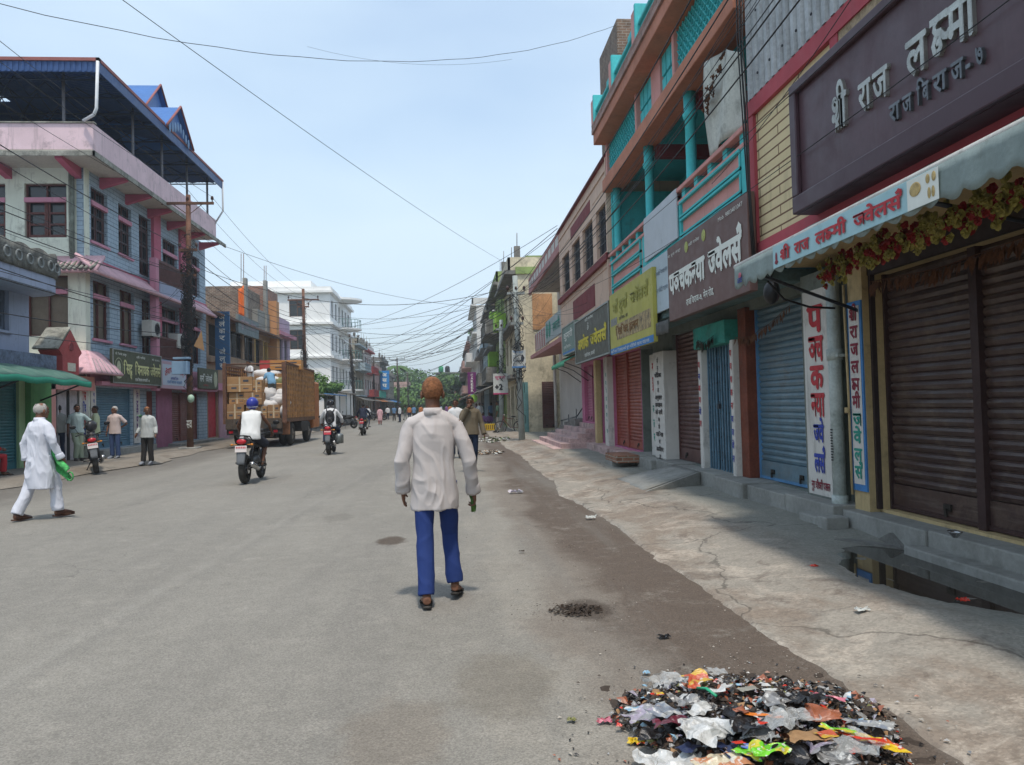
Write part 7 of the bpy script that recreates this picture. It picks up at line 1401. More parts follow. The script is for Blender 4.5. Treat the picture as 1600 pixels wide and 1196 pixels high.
    if sleeve:
        for a, S_, E_, W_ in ((-1, 'ls', 'le', 'lw'), (1, 'rs', 're', 'rw')):
            S0, E0, W0 = V[S_], V[E_], V[W_]; ins = S0.lerp(C0, .35) + Vector((0, 0, .035 * s)); d = (W0 - E0).normalized()
            mb.tube([N0 - up * .015 * s, N0.lerp(S0, .55) - up * .005 * s, S0 - Vector((0, 0, .005 * s))], [.062 * s, .062 * s, .056 * s * T], 14)
            if sleeve == 'long': mb.tube([ins, S0 - Vector((0, 0, .012 * s)), S0.lerp(E0, .3), S0.lerp(E0, .65), E0, E0.lerp(W0, .5), W0 - d * .02 * s], [.05 * s, .056 * s * T, .062 * s * T, .06 * s * T, .058 * s, .056 * s, .05 * s], 14)
            elif sleeve == 'half': mb.tube([ins, S0, S0.lerp(E0, .5), S0.lerp(E0, .82)], [.05 * s, .06 * s * T, .065 * s * T, .07 * s * T], 14)
            elif sleeve == 'none': mb.tube([ins, S0.lerp(ins, .15)], [.062 * s, .066 * s * T], 14)
    o = mb.build('shirt', top, t); realize(o, vox, smo); wrinkle(o, wr * s * .9, (4.5, 4.5, 2.0), 1)
    if sleeve == 'long' and vox < .012:                  # turned cuffs and collar on the nearest figures
        mb = MB()
        for E_, W_ in (('le', 'lw'), ('re', 'rw')): E0, W0 = V[E_], V[W_]; d = (W0 - E0).normalized(); mb.tube([W0 - d * .075 * s, W0 - d * .05 * s, W0 - d * .01 * s, W0 + d * .012 * s], [.05 * s, .055 * s, .06 * s, .057 * s], 16, cap=False)
        mb.build('cuff', top, t, solid=.003); mb = MB(); mb.tube([N0 - up * .01 * s, N0 + up * .02 * s, N0 + up * .045 * s], [(.082 * s, .08 * s), (.074 * s, .074 * s), (.068 * s, .07 * s)], 20, cap=False); mb.build('collar', top, t, solid=.006)
    # hair
    if hair:
        mb = MB(); n, m = 26, 18; cc = q(0, -.012, .03); R0 = (.0775, .097, .099) if hairs != 'bald' else (.079, .098, .097); vs = []; fs = []
        def keep(th, ph):
            y = math.sin(th) * math.sin(ph); z = math.cos(th)
            if hairs == 'bald': return z < .62 + .2 * math.sin(ph * 5) and y < .4 and z > -.55 - .1 * math.sin(ph * 7)
            if hairs == 'scarf': return y < .75
            return (z > .12 + .5 * max(0, y)) or (y < -.45 and z > -.6) or (y < -.1 and z > -.1)
        for i in range(m + 1):
            for k in range(n):
                th, ph = math.pi * i / m, 2 * math.pi * k / n; x, y, z = math.sin(th) * math.cos(ph), math.sin(th) * math.sin(ph), math.cos(th)
                r = 1 + .03 * mn.noise(Vector((x, y, z)) * 3) + .015 * mn.noise(Vector((x * 3, y * 3, z)) * 9); vs.append(cc + rot @ (Vector((x * R0[0] * r, y * R0[1] * r, z * R0[2] * r)) * s))
        for i in range(m):
            for k in range(n):
                if keep(math.pi * (i + .5) / m, 2 * math.pi * (k + .5) / n): fs.append((i * n + k, (i + 1) * n + k, (i + 1) * n + (k + 1) % n, i * n + (k + 1) % n))
        mb.add(vs, fs, 0, True); ho = mb.build('hair', hair, t, solid=.012)
        if strands:
            rr = random.Random(5); m2 = MB()
            for i in range(strands):
                f = fs[rr.randrange(len(fs))]; p = vs[f[0]].lerp(vs[f[2]], rr.random()).lerp(vs[f[1]], rr.random() * .5); nn = (p - cc).normalized(); dd = (Vector((rr.uniform(-.35, .35), rr.uniform(-.2, .2), -1)) + nn * rr.uniform(.1, .9)).normalized(); l = rr.uniform(.008, .022); w = dd.cross(nn).normalized() * .0011; p = p + nn * .004
                m2.add([p - w, p + w, p + dd * l], [(0, 1, 2)])
            tag(m2.build('hair_strands', hair, ho), kind='stuff')
    mb = MB()
    for a in (-1, 1): mb.ell(q(a * .03, .083, .022), (.012 * s, .006 * s, .005 * s), 8, 6, rot=rot); mb.ell(q(a * .031, .09, .044), (.018 * s, .006 * s, .0045 * s), 8, 6, rot=rot)
    if moust: mb.ell(q(0, .1, -.038), (.03 * s, .009 * s, .008 * s), 8, 6, rot=rot)
    mb.build('eyes_and_brows', hairb, t); part('mouth', M('lips', (.16, .05, .04), .6), t, lambda m: m.ell(q(0, .093, -.058), (.02 * s, .007 * s, .005 * s), 8, 6, rot=rot))
    if extra: extra(t, V, s)
    return t
white = cl('off white shirt cotton', (.49, .455, .445)); purewhite = cl('white kurta cotton', (.58, .60, .67)); navy = cl('deep blue trousers', (.022, .045, .17)); jeans = cl('blue jeans', (.05, .08, .17)); denimdk = cl('dark blue jeans', (.015, .025, .055)); olivej = cl('brown grey pullover', (.14, .115, .08)); blktr = cl('black trousers', (.03, .027, .025)); tee = cl('pale blue tee shirt', (.35, .45, .45)); greyt = cl('grey green tee shirt', (.25, .26, .24)); lime_s = cl('lime white shirt', (.50, .56, .36)); pinks = cl('pale pink shirt', (.55, .45, .42)); mint = cl('mint trousers', (.30, .36, .27)); sky_s = cl('sky blue shirt', (.16, .32, .48)); red_s = cl('red shirt', (.35, .03, .035)); greyw = cl('pale grey shirt', (.45, .47, .46)); navyj = cl('dark navy jacket', (.02, .025, .045)); pinkd = cl('pink dress', (.60, .36, .38)); sand = (M('dark rubber sandals', (.03, .028, .025), .7), 'sandal'); shoe = (M('dark shoes', (.03, .025, .022), .6), 'shoe'); brsh = (M('brown leather shoes', (.08, .035, .022), .5), 'shoe'); shorts = cl('dark shorts', (.025, .028, .04))
# nearest walker
def leaves(t, V, s):
    mb = MB(); c = V['rw'] + Vector((-.005, .04, -.08)) * s
    rnd = random.Random(3)
    for i in range(16):
        a = rnd.uniform(-.25, .25); d = Vector((math.sin(a), rnd.uniform(-.1, .3), math.cos(a) * (1 if i % 2 else -1))).normalized(); l = rnd.uniform(.05, .11); w = d.cross(Vector((0, 1, 0))).normalized() * .011; p = c + Vector((rnd.uniform(-.014, .014), rnd.uniform(-.014, .014), 0)); mb.add([p - d * .02, p + d * l * .5 + w, p + d * l, p + d * l * .5 - w], [(0, 1, 2, 3)])
    mb.tube([c - Vector((0, 0, .09)), c + Vector((0, 0, .05))], [.014, .018], 8); o = mb.build('leaf_bundle', M('fresh betel leaves', (.07, .16, .03), .6, .4, 20)); tag(o, 'small bundle of green leaves in the right hand of the nearest walker', 'leaves'); o.matrix_world = t_mat(t); return o
def t_mat(t): return Matrix.Translation(t.location) @ t.rotation_euler.to_matrix().to_4x4()
PA = dict(lt=(-.085, -.02, .03), la=(-.075, -.19, .09), lk=(-.08, -.06, .5), rt=(.17, .24, .035), ra=(.145, .08, .12), rk=(.11, .13, .51), le=(-.255, -.05, 1.1), lw=(-.245, .03, .87), re=(.27, -.03, 1.09), rw=(.305, .07, .84), ls=(-.18, 0, 1.375), rs=(.185, 0, 1.375), head=(.0, .03, 1.615), lgrip=.35, rgrip=1.0, hd=0)
person('nearest man walking away in a loose off white shirt and deep blue trousers', (-.15, 5.98, 0), .02, 1.705, sk1, white, navy, hairr, PA, vox=.006, hem=.72, shoes=sand, extra=leaves, hemw=1.02, wr=.02, smo=7, strands=2600, thick=.89)
# old man in white kurta
def bag(t, V, s):
    mb = MB(); c = V['rw'] + Vector((.0, .0, -.08)) * s
    mb.sheet(lambda u, v: c + Vector((.10 * (v - .5) * (1.5 - u) + .02 * math.sin(u * 9), .0 + .05 * math.sin(v * 6.28), 0)) + Vector((-.2 + .36 * u, 0, .1 - .27 * u)) + Vector((0, .0, .18 * (v - .5))), 14, 14); mb.torus(c + Vector((.2, 0, -.19)), .06, .008, 'Y', 14, 5); mb.torus(c + Vector((-.2, 0, .1)), .05, .03, 'Y', 12, 6)
    o = mb.build('shopping_bag', M('green mesh bag', (.05, .30, .08), .7, .6, 25), solid=.006); tag(o, 'green striped bag carried by the old man in the white kurta', 'bag'); o.matrix_world = t_mat(t)
gpp = aZ(60, 812)
PB = dict(lt=(-.15, -.1, .03), la=(-.14, -.26, .09), lk=(-.12, -.07, .49), rt=(.14, .36, .04), ra=(.12, .19, .1), rk=(.1, .17, .5), lw=(-.27, -.03, .88), le=(-.27, -.06, 1.12), rw=(.30, .12, .90), re=(.27, .02, 1.12), head=(0, .035, 1.6), rgrip=1.0, hd=-.1)
person('old man in white kurta striding along the left edge with a green bag', (gpp.x, gpp.y + .05, 0), -.5, 1.70, sk1, purewhite, purewhite, hairg, PB, vox=.009, hem=.45, hemw=1.14, shoes=brsh, extra=bag, legw=1.12, hairs='bald', thick=1.03, wr=.026)
# man in brown pullover with hand at his mouth, walking towards the camera
PC = dict(rt=(.08, .22, .04), ra=(.09, .05, .1), rk=(.09, .12, .5), la=(-.09, -.28, .16), lt=(-.1, -.16, .04), lk=(-.09, -.02, .5), rw=(.08, .16, 1.46), re=(.22, .08, 1.18), lw=(-.3, .05, .87), le=(-.26, -.02, 1.11), rgrip=.8, hd=-.3, face=0)
p = aZ(737, 738); person('man in a brown grey pullover and dark jeans touching his mouth as he walks nearer', (p.x, p.y, 0), math.pi + .1, 1.70, sk2, olivej, denimdk, hairb, PC, vox=.01, hem=.86, shoes=shoe)
p = aZ(717, 722); person('man in a white shirt half hidden behind the man in the brown pullover', (p.x - .05, p.y + 1.6, 0), math.pi, 1.70, sk2, cl('white cotton', (.62, .63, .64)), denimdk, hairb, dict(hd=-.3), vox=.018, shoes=shoe)
# riders
RID = dict(pel=(0, -.22, .97), che=(0, -.10, 1.28), nek=(0, -.02, 1.48), head=(0, .02, 1.63), ls=(-.19, -.04, 1.42), rs=(.19, -.04, 1.42), le=(-.33, .1, 1.18), re=(.33, .1, 1.18), lw=(-.34, .27, 1.02), rw=(.34, .27, 1.02), lh=(-.1, -.2, .93), rh=(.1, -.2, .93), lk=(-.22, .2, .78), rk=(.22, .2, .78), la=(-.2, .0, .40), ra=(.2, .0, .40), lt=(-.2, .16, .33), rt=(.2, .16, .33), lgrip=1, rgrip=1)
def helmet(c, m, band=False):
    def f(t, V, s):
        mb = MB(); h = V['head'] + Vector((0, 0, .03)); mb.ell(h, (.125, .15, .14), 18, 14); o = mb.build('helmet', m, t); part('visor', M('smoked visor'), o, lambda q: q.ell(h + Vector((0, .06, -.02)), (.11, .105, .06), 14, 8)); 
        part('rim_band', M('white edging', (.5, .5, .5), .5), o, lambda q: q.torus(h + Vector((0, -.005, -.075)), .118, .006, 'Z', 24, 5))
    return f
person('rider in white sleeveless shirt and blue helmet on the nearest motorcycle', M1L, 0, 1.72, sk2, cl('white vest cotton', (.66, .67, .66)), shorts, None, RID, vox=.013, sleeve='none', hem=.9, legl=-1, shoes=shoe, extra=helmet(None, M('blue helmet shell', (.03, .04, .26), .3)), thick=1.12)
def pack(t, V, s):
    helmet(None, M('black helmet shell', (.012, .012, .014), .25))(t, V, s); mb = MB(); mb.ell((0, -.27, 1.22), (.16, .1, .25), 14, 12); mb.ell((0, -.35, 1.12), (.12, .06, .13), 12, 8); mb.tube([(-.1, -.2, 1.42), (-.13, -.05, 1.5), (-.14, .06, 1.38)], .022, 6); mb.tube([(.1, -.2, 1.42), (.13, -.05, 1.5), (.14, .06, 1.38)], .022, 6); o = mb.build('backpack', M('black nylon', (.015, .015, .018), .6)); tag(o, 'black backpack worn by the rider beside the truck', 'backpack'); o.matrix_world = t_mat(t); part('trim', M('grey trim', (.2, .2, .2), .6), o, lambda q: q.torus((0, -.405, 1.12), .07, .004, 'Y', 16, 4))
person('rider in white shirt with black helmet and black backpack beside the truck', M2L, .03, 1.74, sk2, cl('white cotton'), denimdk, None, RID, vox=.012, hem=.9, shoes=shoe, extra=pack)
person('farthest rider, dark navy jacket and grey trousers, seen from behind', M3L, 0, 1.74, sk2, navyj, cl('grey trousers', (.25, .25, .23)), hairb, RID, vox=.02, hem=.9, shoes=shoe)
# group at the left
def at(px, py, dz=.1): p = aZ(px, py, dz); return (p.x, p.y, dz)
hip = dict(rw=(.16, .02, 1.0), re=(.34, -.06, 1.16), rgrip=.8)
person('man in a grey green tee shirt leaning by the salmon shop with folded arms', at(92, 722), .9, 1.74, sk2, greyt, denimdk, hairb, dict(lw=(-.05, .2, 1.18), le=(-.24, .08, 1.14), rw=(.1, .2, 1.2), re=(.24, .1, 1.14)), vox=.012, sleeve='half', hem=.88, shoes=shoe, thick=1.08)
person('man in pale blue tee shirt and mint trousers, hand on hip, beside parked motorcycle', at(121, 721), math.pi + .5, 1.74, sk2, tee, mint, hairb, dict(lw=(-.17, .02, 1.0), le=(-.38, -.04, 1.16), rk=(.02, .1, .5), ra=(.05, .05, .09), rt=(.05, .2, .03), hd=.4), vox=.012, sleeve='half', hem=.86, shoes=shoe, moust=False)
person('man in a lime white shirt standing behind the parked motorcycle', at(150, 716), math.pi * .6, 1.70, sk2, lime_s, denimdk, hairb, dict(hd=.5), vox=.012, sleeve='half', hem=.8, shoes=shoe, moust=True)
person('man in a pale pink half sleeved shirt with one hand behind his waist', at(180, 717), math.pi - .1, 1.66, sk1, pinks, jeans, hairg, dict(lw=(-.14, -.1, 1.02), le=(-.36, -.08, 1.14), hd=-.6), vox=.012, sleeve='half', hem=.82, shoes=(M('grey shoes', (.2, .22, .25), .7), 'shoe'))
def towel(t, V, s): mb = MB(); mb.sheet(lambda u, v: Vector((.13 + .09 * u, .02 + .13 * math.cos(v * 3.1), 1.44 - .02 * u - .30 * max(0, v - .4) / .6 + .02 * math.sin(v * 3))), 6, 12); o = mb.build('shoulder_cloth', cl('green towel cloth', (.12, .30, .16)), solid=.01); tag(o, 'green cloth over the shoulder of the man in the grey shirt', 'cloth'); o.matrix_world = t_mat(t)
person('man in a pale grey shirt and dark trousers with a green cloth on his shoulder', at(231, 726, .02), math.pi - .05, 1.68, sk1, greyw, blktr, hairr, dict(lw=(-.28, .08, .9), rw=(.3, .05, .92), rt=(.12, .2, .03), ra=(.11, .05, .09), hd=.5), vox=.012, hem=.8, shoes=(M('grey shoes'), 'shoe'), extra=towel, thick=1.06, moust=True)
SIT = dict(pel=(0, 0, .52), che=(0, .06, .84), nek=(0, .1, 1.04), head=(0, .14, 1.18), ls=(-.18, .08, .98), rs=(.18, .08, .98), le=(-.25, .15, .72), re=(.25, .15, .72), lw=(-.15, .34, .66), rw=(.15, .34, .66), lh=(-.1, .02, .48), rh=(.1, .02, .48), lk=(-.15, .4, .48), rk=(.15, .4, .48), la=(-.14, .38, .09), ra=(.14, .38, .09), lt=(-.14, .53, .03), rt=(.14, .53, .03))
p = (-11.15, 19.3, .1); person('person in red sitting in the shade of the green fronted shop', p, -1.0, 1.66, sk2, red_s, red_s, hairb, SIT, vox=.018, shoes=sand)
t = thing('plastic_stool', 'red cloth covered stool in front of the green fronted shop', 'stool', (p[0] - .1, p[1] - .5, .1)); mb = MB(); c = Vector((p[0] - .1, p[1] - .75, .1)); mb.sheet(lambda u, v: c + Vector((.45 * math.cos(u * 6.283) * (1 + .1 * v), .4 * math.sin(u * 6.283) * (1 + .1 * v), .85 - .85 * v)), 24, 6); mb.build('cloth_skirt', cl('red cloth', (.42, .02, .03)), t, solid=.01); part('seat', cl('red cloth'), t, lambda m: m.tube([c + Vector((0, 0, .8)), c + Vector((0, 0, .86))], .44, 20))
# workers on and behind the truck
q0 = aY(420, 650, 32.7); person('worker in a light blue shirt and grey shorts standing on the truck load', (q0.x + .1, 32.9, 1.83), .5, 1.62, sk2, sky_s, cl('grey shorts', (.12, .13, .12)), hairb, dict(pel=(0, -.05, .9), che=(-.04, .12, 1.18), nek=(-.04, .24, 1.34), head=(-.04, .32, 1.45), ls=(-.2, .2, 1.28), rs=(.14, .2, 1.28), lw=(-.22, .38, .9), rw=(.02, .4, .92), le=(-.28, .22, 1.05), re=(.16, .3, 1.05), lh=(-.09, -.05, .88), rh=(.09, -.05, .88)), vox=.018, sleeve='half', hem=.84, legl=-1)
person('worker in a blue shirt at the truck tail behind the white shirted rider', at(409, 697, 0), .3, 1.64, sk2, sky_s, jeans, hairb, dict(rw=(.3, .35, 1.3), re=(.26, .15, 1.25), lw=(-.2, .35, 1.2), le=(-.26, .15, 1.2)), vox=.018, sleeve='half', shoes=sand)
q0 = aY(392, 600, 33.6); person('worker in a white shirt sitting on top of the truck load', (q0.x, 33.6, 2.45), math.pi - .6, 1.6, sk2, cl('white cotton'), denimdk, hairb, dict(SIT, lw=(-.05, .3, .8), rw=(.1, .3, .82)), vox=.018, sleeve='half')
p = aZ(594, 664); person('woman in a pink dress walking away in the middle distance', (p.x, p.y, 0), .1, 1.6, sk2, pinkd, cl('red trousers', (.4, .12, .1)), hairb, dict(rk=(.09, .1, .49), ra=(.1, .12, .09)), vox=.02, hem=.4, hemw=1.2, shoes=sand, hairs='scarf', name='person')
person('person in a cream shirt standing away at the stalls behind the backpack rider', at(462 + 4, 690, .05)[:2] + (.05,), 0, 1.66, sk2, cl('cream shirt', (.52, .47, .36)), denimdk, hairb, None, vox=.022, sleeve='half') if False else None
p = aY(575 - 40, 660, 45); person('person in a cream shirt standing at the stalls left of the dark jacket rider', (-8.6, 47, .08), .2, 1.68, sk2, cl('cream shirt', (.52, .47, .36)), denimdk, hairb, None, vox=.022, sleeve='half')
# distant people: four built, then copied
base = []
for i, (tp, bt, hr) in enumerate(((cl('white cotton'), denimdk, hairb), (cl('faded blue shirt', (.12, .22, .36)), blktr, hairb), (cl('dusty orange shirt', (.42, .16, .06)), denimdk, hairb), (cl('dark green shirt', (.05, .09, .06)), cl('grey trousers'), hairb), (cl('violet shirt', (.2, .1, .22)), blktr, hairb))):
    st = dict(rk=(.09, .1, .49), ra=(.1, .15, .09), rt=(.11, .3, .03), la=(-.1, -.15, .12), lt=(-.11, -.02, .04)) if i % 2 else None
    base.append((person('x', (0, -40 - i, 0), 0, 1.66, sk2, tp, bt, hr, st, vox=.026, sleeve='half' if i % 2 else 'long', shoes=shoe), ('white shirt', 'faded blue shirt', 'dusty orange shirt', 'dark green shirt', 'violet shirt')[i]))
sitp = person('x', (0, -50, 0), 0, 1.6, sk2, cl('violet shirt'), cl('grey trousers'), hairb, dict(SIT), vox=.026, shoes=None)
used = set()
spots = [(606, 656, 0, 'on the left kerb beyond the woman in pink'), (616, 658, 1, 'just left of the street centre, far off'), (625, 660, 0, 'near the street centre walking away'), (633, 657, 3, 'in the far street centre'), (640, 656, 2, 'left of the nearest walker, far away'), (647, 658, 1, 'beside the head of the nearest walker on its left'), (690, 655, 1, 'far away just right of the nearest walker'), (698, 657, 4, 'far off left of the brown pullover man'), (704, 655, 2, 'far off behind the white shirted pedestrian'), (750, 664, 0, 'first of the crowd right of the brown pullover man'), (755, 659, 3, 'in the market crowd under the violet sign'), (762, 657, 2, 'in the market crowd near the yellow crate'), (768, 662, 1, 'behind the yellow crate'), (774, 660, 4, 'between the yellow crate and the plus two pole'), (779, 676, 3, 'standing beside the bicycle'), (803, 668, 4, 'in the shop doorway behind the bicycle'), (658, 655, 2, 'straight behind the nearest walker'), (575, 664, 0, 'at the parked motorcycles on the far left'), (745, 657, 4, 'farthest of the market crowd'), (572, 668, 1, 'left of the dark jacket rider')]
for k, (px, py, i, where) in enumerate(spots):
    b, cn = base[i]; p = aZ(px, py, .05); o = b if i not in used else copy_tree(b); used.add(i); o.location = (p.x, p.y, 0.05); o.rotation_euler = (0, 0, [0, math.pi, 1.2, -1.0][k % 4]); o['label'] = 'distant person in ' + cn + ' ' + where; o['group'] = 'distant people along the street'
for k, (px, py, where) in enumerate(((752, 668, 'nearest the road'), (758, 666, 'in the middle of the sellers'), (765, 667, 'beside the yellow crate'), (826, 672, 'against the wall right of the nearer concrete pole'))):
    p = aZ(px, py, .05); o = sitp if k == 0 else copy_tree(sitp); o.location = (p.x, p.y, -.2); o.rotation_euler = (0, 0, 1.0 + k); o['label'] = 'squatting street seller ' + where; o['group'] = 'squatting street sellers'
# ---------------- rubbish heap and litter ----------------
C2 = {'bright green foil': (.55, .50, .05), 'yellow foil': (.55, .08, .02), 'orange red wrapper': (.55, .35, .05), 'cream film': (.45, .2, .1), 'sky blue print': (.6, .6, .58), 'lilac film': (.3, .3, .32), 'blue grey film': (.35, .36, .36), 'grey film': (.12, .12, .12), 'blue paper': (.3, .35, .6), 'white plastic film': (.42, .43, .42)}
def plas(n, c=None, a=1, r=.3): return M(n, c, r, .25, 9, spec=.6, alpha=a, bump=.3, bscale=50, print2=C2.get(n), dirt=.25, dcol=(.06, .045, .035))
clear, wpl = plas('clear plastic film', (.55, .57, .57), .5, .18), plas('white plastic film', (.60, .61, .60), .92, .35)
def heap_h(x, y):
    d = ((x - 1.36) / .60) ** 2 + ((y - 3.42) / .60) ** 2; return .10 * max(0, 1 - d) + .015
def crumple(label, px, py, w, h, m, rz=0, amp=.06, lift=.03, n=14, cat='rubbish', name='plastic_bag', grp=None, seed=0, flat=.5):
    z = .05
    for _ in range(6): p = aZ(px, py, z); z = .5 * z + .5 * (heap_h(p.x, p.y) + (.025 if heap_h(p.x, p.y) > .02 else .004) + lift * .5)
    p = Vector((p.x, p.y, z)); w *= .85; h *= .85; amp *= .9; sd = seed + px; mb = MB(); c, s_ = math.cos(rz), math.sin(rz)
    def f(u, v):
        a, b = (u - .5) * w, (v - .5) * h; k = Vector((a * 9 + sd, b * 9, sd * .3)); e = 1 - .35 * mn.noise(Vector((u * 2, v * 2, sd)))
        q = Vector(((a * c - b * s_) * e, (a * s_ + b * c) * e, 0)); o = mn.noise_vector(k) * amp + mn.noise_vector(k * 2.7) * amp * .45; o.z = abs(o.z) * .9 - .006
        return p + q + o
    mb.sheet(f, n, n, sm=False); return tag(mb.build(name, m, loc=p), label, cat, grp)
cr = crumple
cr('clear plastic bag at the far left top of the rubbish heap', 1040, 1066, .26, .2, clear, .5, .07, .06)
cr('orange red printed wrapper on top of the rubbish heap', 1085, 1064, .16, .15, plas('orange red wrapper', (.50, .10, .05)), .2, .06, .09, name='wrapper')
cr('pale clear bag behind the orange red wrapper', 1108, 1052, .16, .12, clear, 1, .06, .06)
cr('clear bag with lilac tint at the left side of the rubbish heap', 1008, 1116, .22, .16, plas('lilac film', (.42, .38, .48), .8), .2, .04, .02)
cr('blue grey plastic bag at the left side of the rubbish heap', 1042, 1112, .2, .16, plas('blue grey film', (.22, .25, .30), .9), .8, .06, .05)
cr('large clear bag right of the heap centre', 1225, 1120, .28, .2, clear, .3, .07, .06)
cr('half clear white bag near the heap centre', 1098, 1142, .24, .24, wpl, .9, .07, .08)
cr('torn white bag at the lower left edge of the heap', 1052, 1192, .3, .2, wpl, .1, .07, .06); cr('white and cream bag at the bottom edge of the picture in the heap', 1130, 1190, .24, .16, plas('cream film', (.60, .54, .40)), .2, .05, .1)
cr('thin clear sheet over the lower right part of the heap', 1330, 1165, .26, .2, clear, .4, .05, .04); cr('grey torn bag beneath the yellow wrapper', 1345, 1128, .3, .07, plas('blue grey film'), -.7, .03, .02)
cr('bright green crisp packet at the lower centre of the heap', 1208, 1172, .2, .13, plas('bright green foil', (.16, .55, .03), 1, .2), -.2, .05, .10, name='packet'); cr('second green packet, folded, touching the bright green one', 1168, 1176, .12, .1, plas('bright green foil'), .9, .05, .1, name='packet')
o = cr('long yellow and red wrapper pointing down right off the heap', 1358, 1156, .34, .09, plas('yellow foil', (.70, .48, .02), 1, .25), -.78, .025, .05, name='wrapper')
cr('red stripe of wrapper lying along the yellow one', 1342, 1150, .24, .03, plas('scarlet foil', (.55, .04, .02), 1, .25), -.78, .015, .085, name='wrapper')
cr('green leaf like wrapper left of the yellow wrapper', 1308, 1138, .16, .05, plas('bright green foil'), -.5, .03, .06, name='wrapper')
cr('tan brown carton flap in the right part of the heap', 1265, 1150, .2, .11, M('cardboard'), .2, .025, .08, name='carton_flap'); cr('orange carton piece beside the tan flap', 1290, 1146, .08, .07, plas('orange red wrapper'), .2, .02, .1, name='carton_flap')
cr('cornflower blue paper in the lower middle of the heap', 1178, 1164, .14, .05, plas('blue paper', (.12, .22, .60)), -.2, .015, .08, name='paper'); cr('navy card lying lower left in the heap', 1076, 1166, .1, .08, plas('navy card', (.02, .03, .08)), .6, .01, .07, name='paper')
cr('white paper piece at the far top right of the heap', 1203, 1078, .09, .05, M('poster paper'), 0, .015, .05, name='paper'); cr('grey board piece at the top of the heap', 1168, 1076, .12, .05, M('grey board', (.25, .25, .22)), .3, .01, .05, name='paper')
cr('blue and white juice carton at the far left of the heap', 994, 1106, .1, .06, plas('sky blue print', (.25, .42, .55)), .2, .02, .05, name='juice_carton'); cr('yellow scrap at the left top of the heap', 1032, 1084, .04, .04, plas('yellow foil'), 0, .01, .09, name='paper')
cr('orange plastic strip in the middle of the heap', 1192, 1116, .18, .03, plas('orange film', (.65, .18, .02)), -.4, .015, .09, name='wrapper'); cr('pink film trailing at the top right of the heap', 1298, 1090, .2, .05, plas('pink film', (.5, .15, .2)), -.6, .04, .03)
cr('maroon stained cloth in the left centre of the heap', 1048, 1132, .2, .1, plas('maroon cloth', (.12, .015, .03)), -.2, .05, .04, name='cloth'); cr('black burnt mass at the top right of the heap', 1255, 1094, .24, .13, plas('burnt black film', (.012, .011, .012)), .1, .07, .05, name='burnt_plastic'); cr('black crumpled film in the centre of the heap', 1180, 1136, .24, .12, plas('burnt black film'), .3, .06, .07)
cr('rust brown ball of paper at the heap centre', 1158, 1108, .08, .06, plas('rust brown paper', (.30, .10, .05)), .1, .04, .09, name='paper'); cr('red box scrap right of the heap centre', 1190, 1128, .05, .03, plas('scarlet foil'), .1, .01, .11, name='paper'); cr('red scrap in the lower middle of the heap', 1153, 1158, .06, .03, plas('scarlet foil'), .1, .01, .11, name='paper')
mb = MB(); a, b = aZ(1090, 1092, .1), aZ(1120, 1109, .1); mb.tube([(a.x, a.y, .15), ((a.x + b.x) / 2, (a.y + b.y) / 2, .17), (b.x, b.y, .16)], .007, 6); tag(mb.build('drinking_straw', plas('green straw', (.02, .35, .18))), 'green plastic straw lying in the middle of the heap', 'straw')
rnd = random.Random(11); hm = [plas('burnt black film'), plas('grey film', (.25, .25, .25)), wpl, M('cardboard'), plas('scarlet foil'), plas('rust brown paper'), M('mud', (.05, .038, .03), .9, .3, 9), plas('sky blue print'), clear, plas('lilac film'), plas('olive film', (.2, .2, .06))]
mb = MB(); mb.sheet(lambda u, v: (.74 + 1.24 * u, 2.76 + 1.3 * v, heap_h(.74 + 1.24 * u, 2.76 + 1.3 * v) - .02 + .03 * mn.noise(Vector((u * 16, v * 16, 0)))), 40, 40, 6)
for i in range(2900):
    a = rnd.random() * 6.283; r = rnd.random() ** .62 * 1.07; x = 1.36 + .585 * r * math.cos(a) * (1 + .1 * math.sin(3 * a)); y = 3.42 + .62 * r * math.sin(a); z = heap_h(x, y) + rnd.uniform(-.01, .025); w = rnd.uniform(.006, .026) * (1.7 if rnd.random() < .1 else 1); d = Vector((rnd.gauss(0, 1), rnd.gauss(0, 1), rnd.gauss(0, .45))).normalized(); e = d.cross(Vector((rnd.gauss(0, .5), rnd.gauss(0, .5), 1))).normalized(); c = Vector((x, y, max(.012, z)))
    mi = rnd.choices(range(len(hm)), [11, 5, 2, 2, .7, 2.5, 10, .6, 3, 1.5, .8])[0]; f = e.cross(d) * w * .4
    mb.add([c - d * w, c - e * w * .6 + f, c + d * w, c + e * w * .7 + f * .5, c + f * 1.3], [(0, 1, 4), (1, 2, 4), (2, 3, 4), (3, 0, 4)], mi)
tag(mb.build('rubbish', hm), 'heap of mixed wet rubbish scraps on the brown gutter silt', 'rubbish', kind='stuff')
def scatter(name, label, cx, cy, rx, ry, n, ms, s0=.006, s1=.02, z=.004):
    mb = MB()
    for i in range(n):
        r = rnd.random() ** .7; a = rnd.random() * 6.283; x, y = cx + rx * r * math.cos(a), cy + ry * r * math.sin(a); w = rnd.uniform(s0, s1); t = rnd.random() * 6.28; zz = z + (apron_h(x, y) + .018 if x > 2.05 else 0) + .006
        mb.add([(x + w * math.cos(t), y + w * math.sin(t), zz), (x - w * .5 * math.sin(t), y + w * .5 * math.cos(t), zz + w * .5), (x - w * math.cos(t), y - w * math.sin(t), zz), (x + w * .5 * math.sin(t), y - w * .5 * math.cos(t), zz + w * .2)], [(0, 1, 2, 3)], rnd.randrange(len(ms)))
    tag(mb.build(name, ms), label, 'litter', kind='stuff')
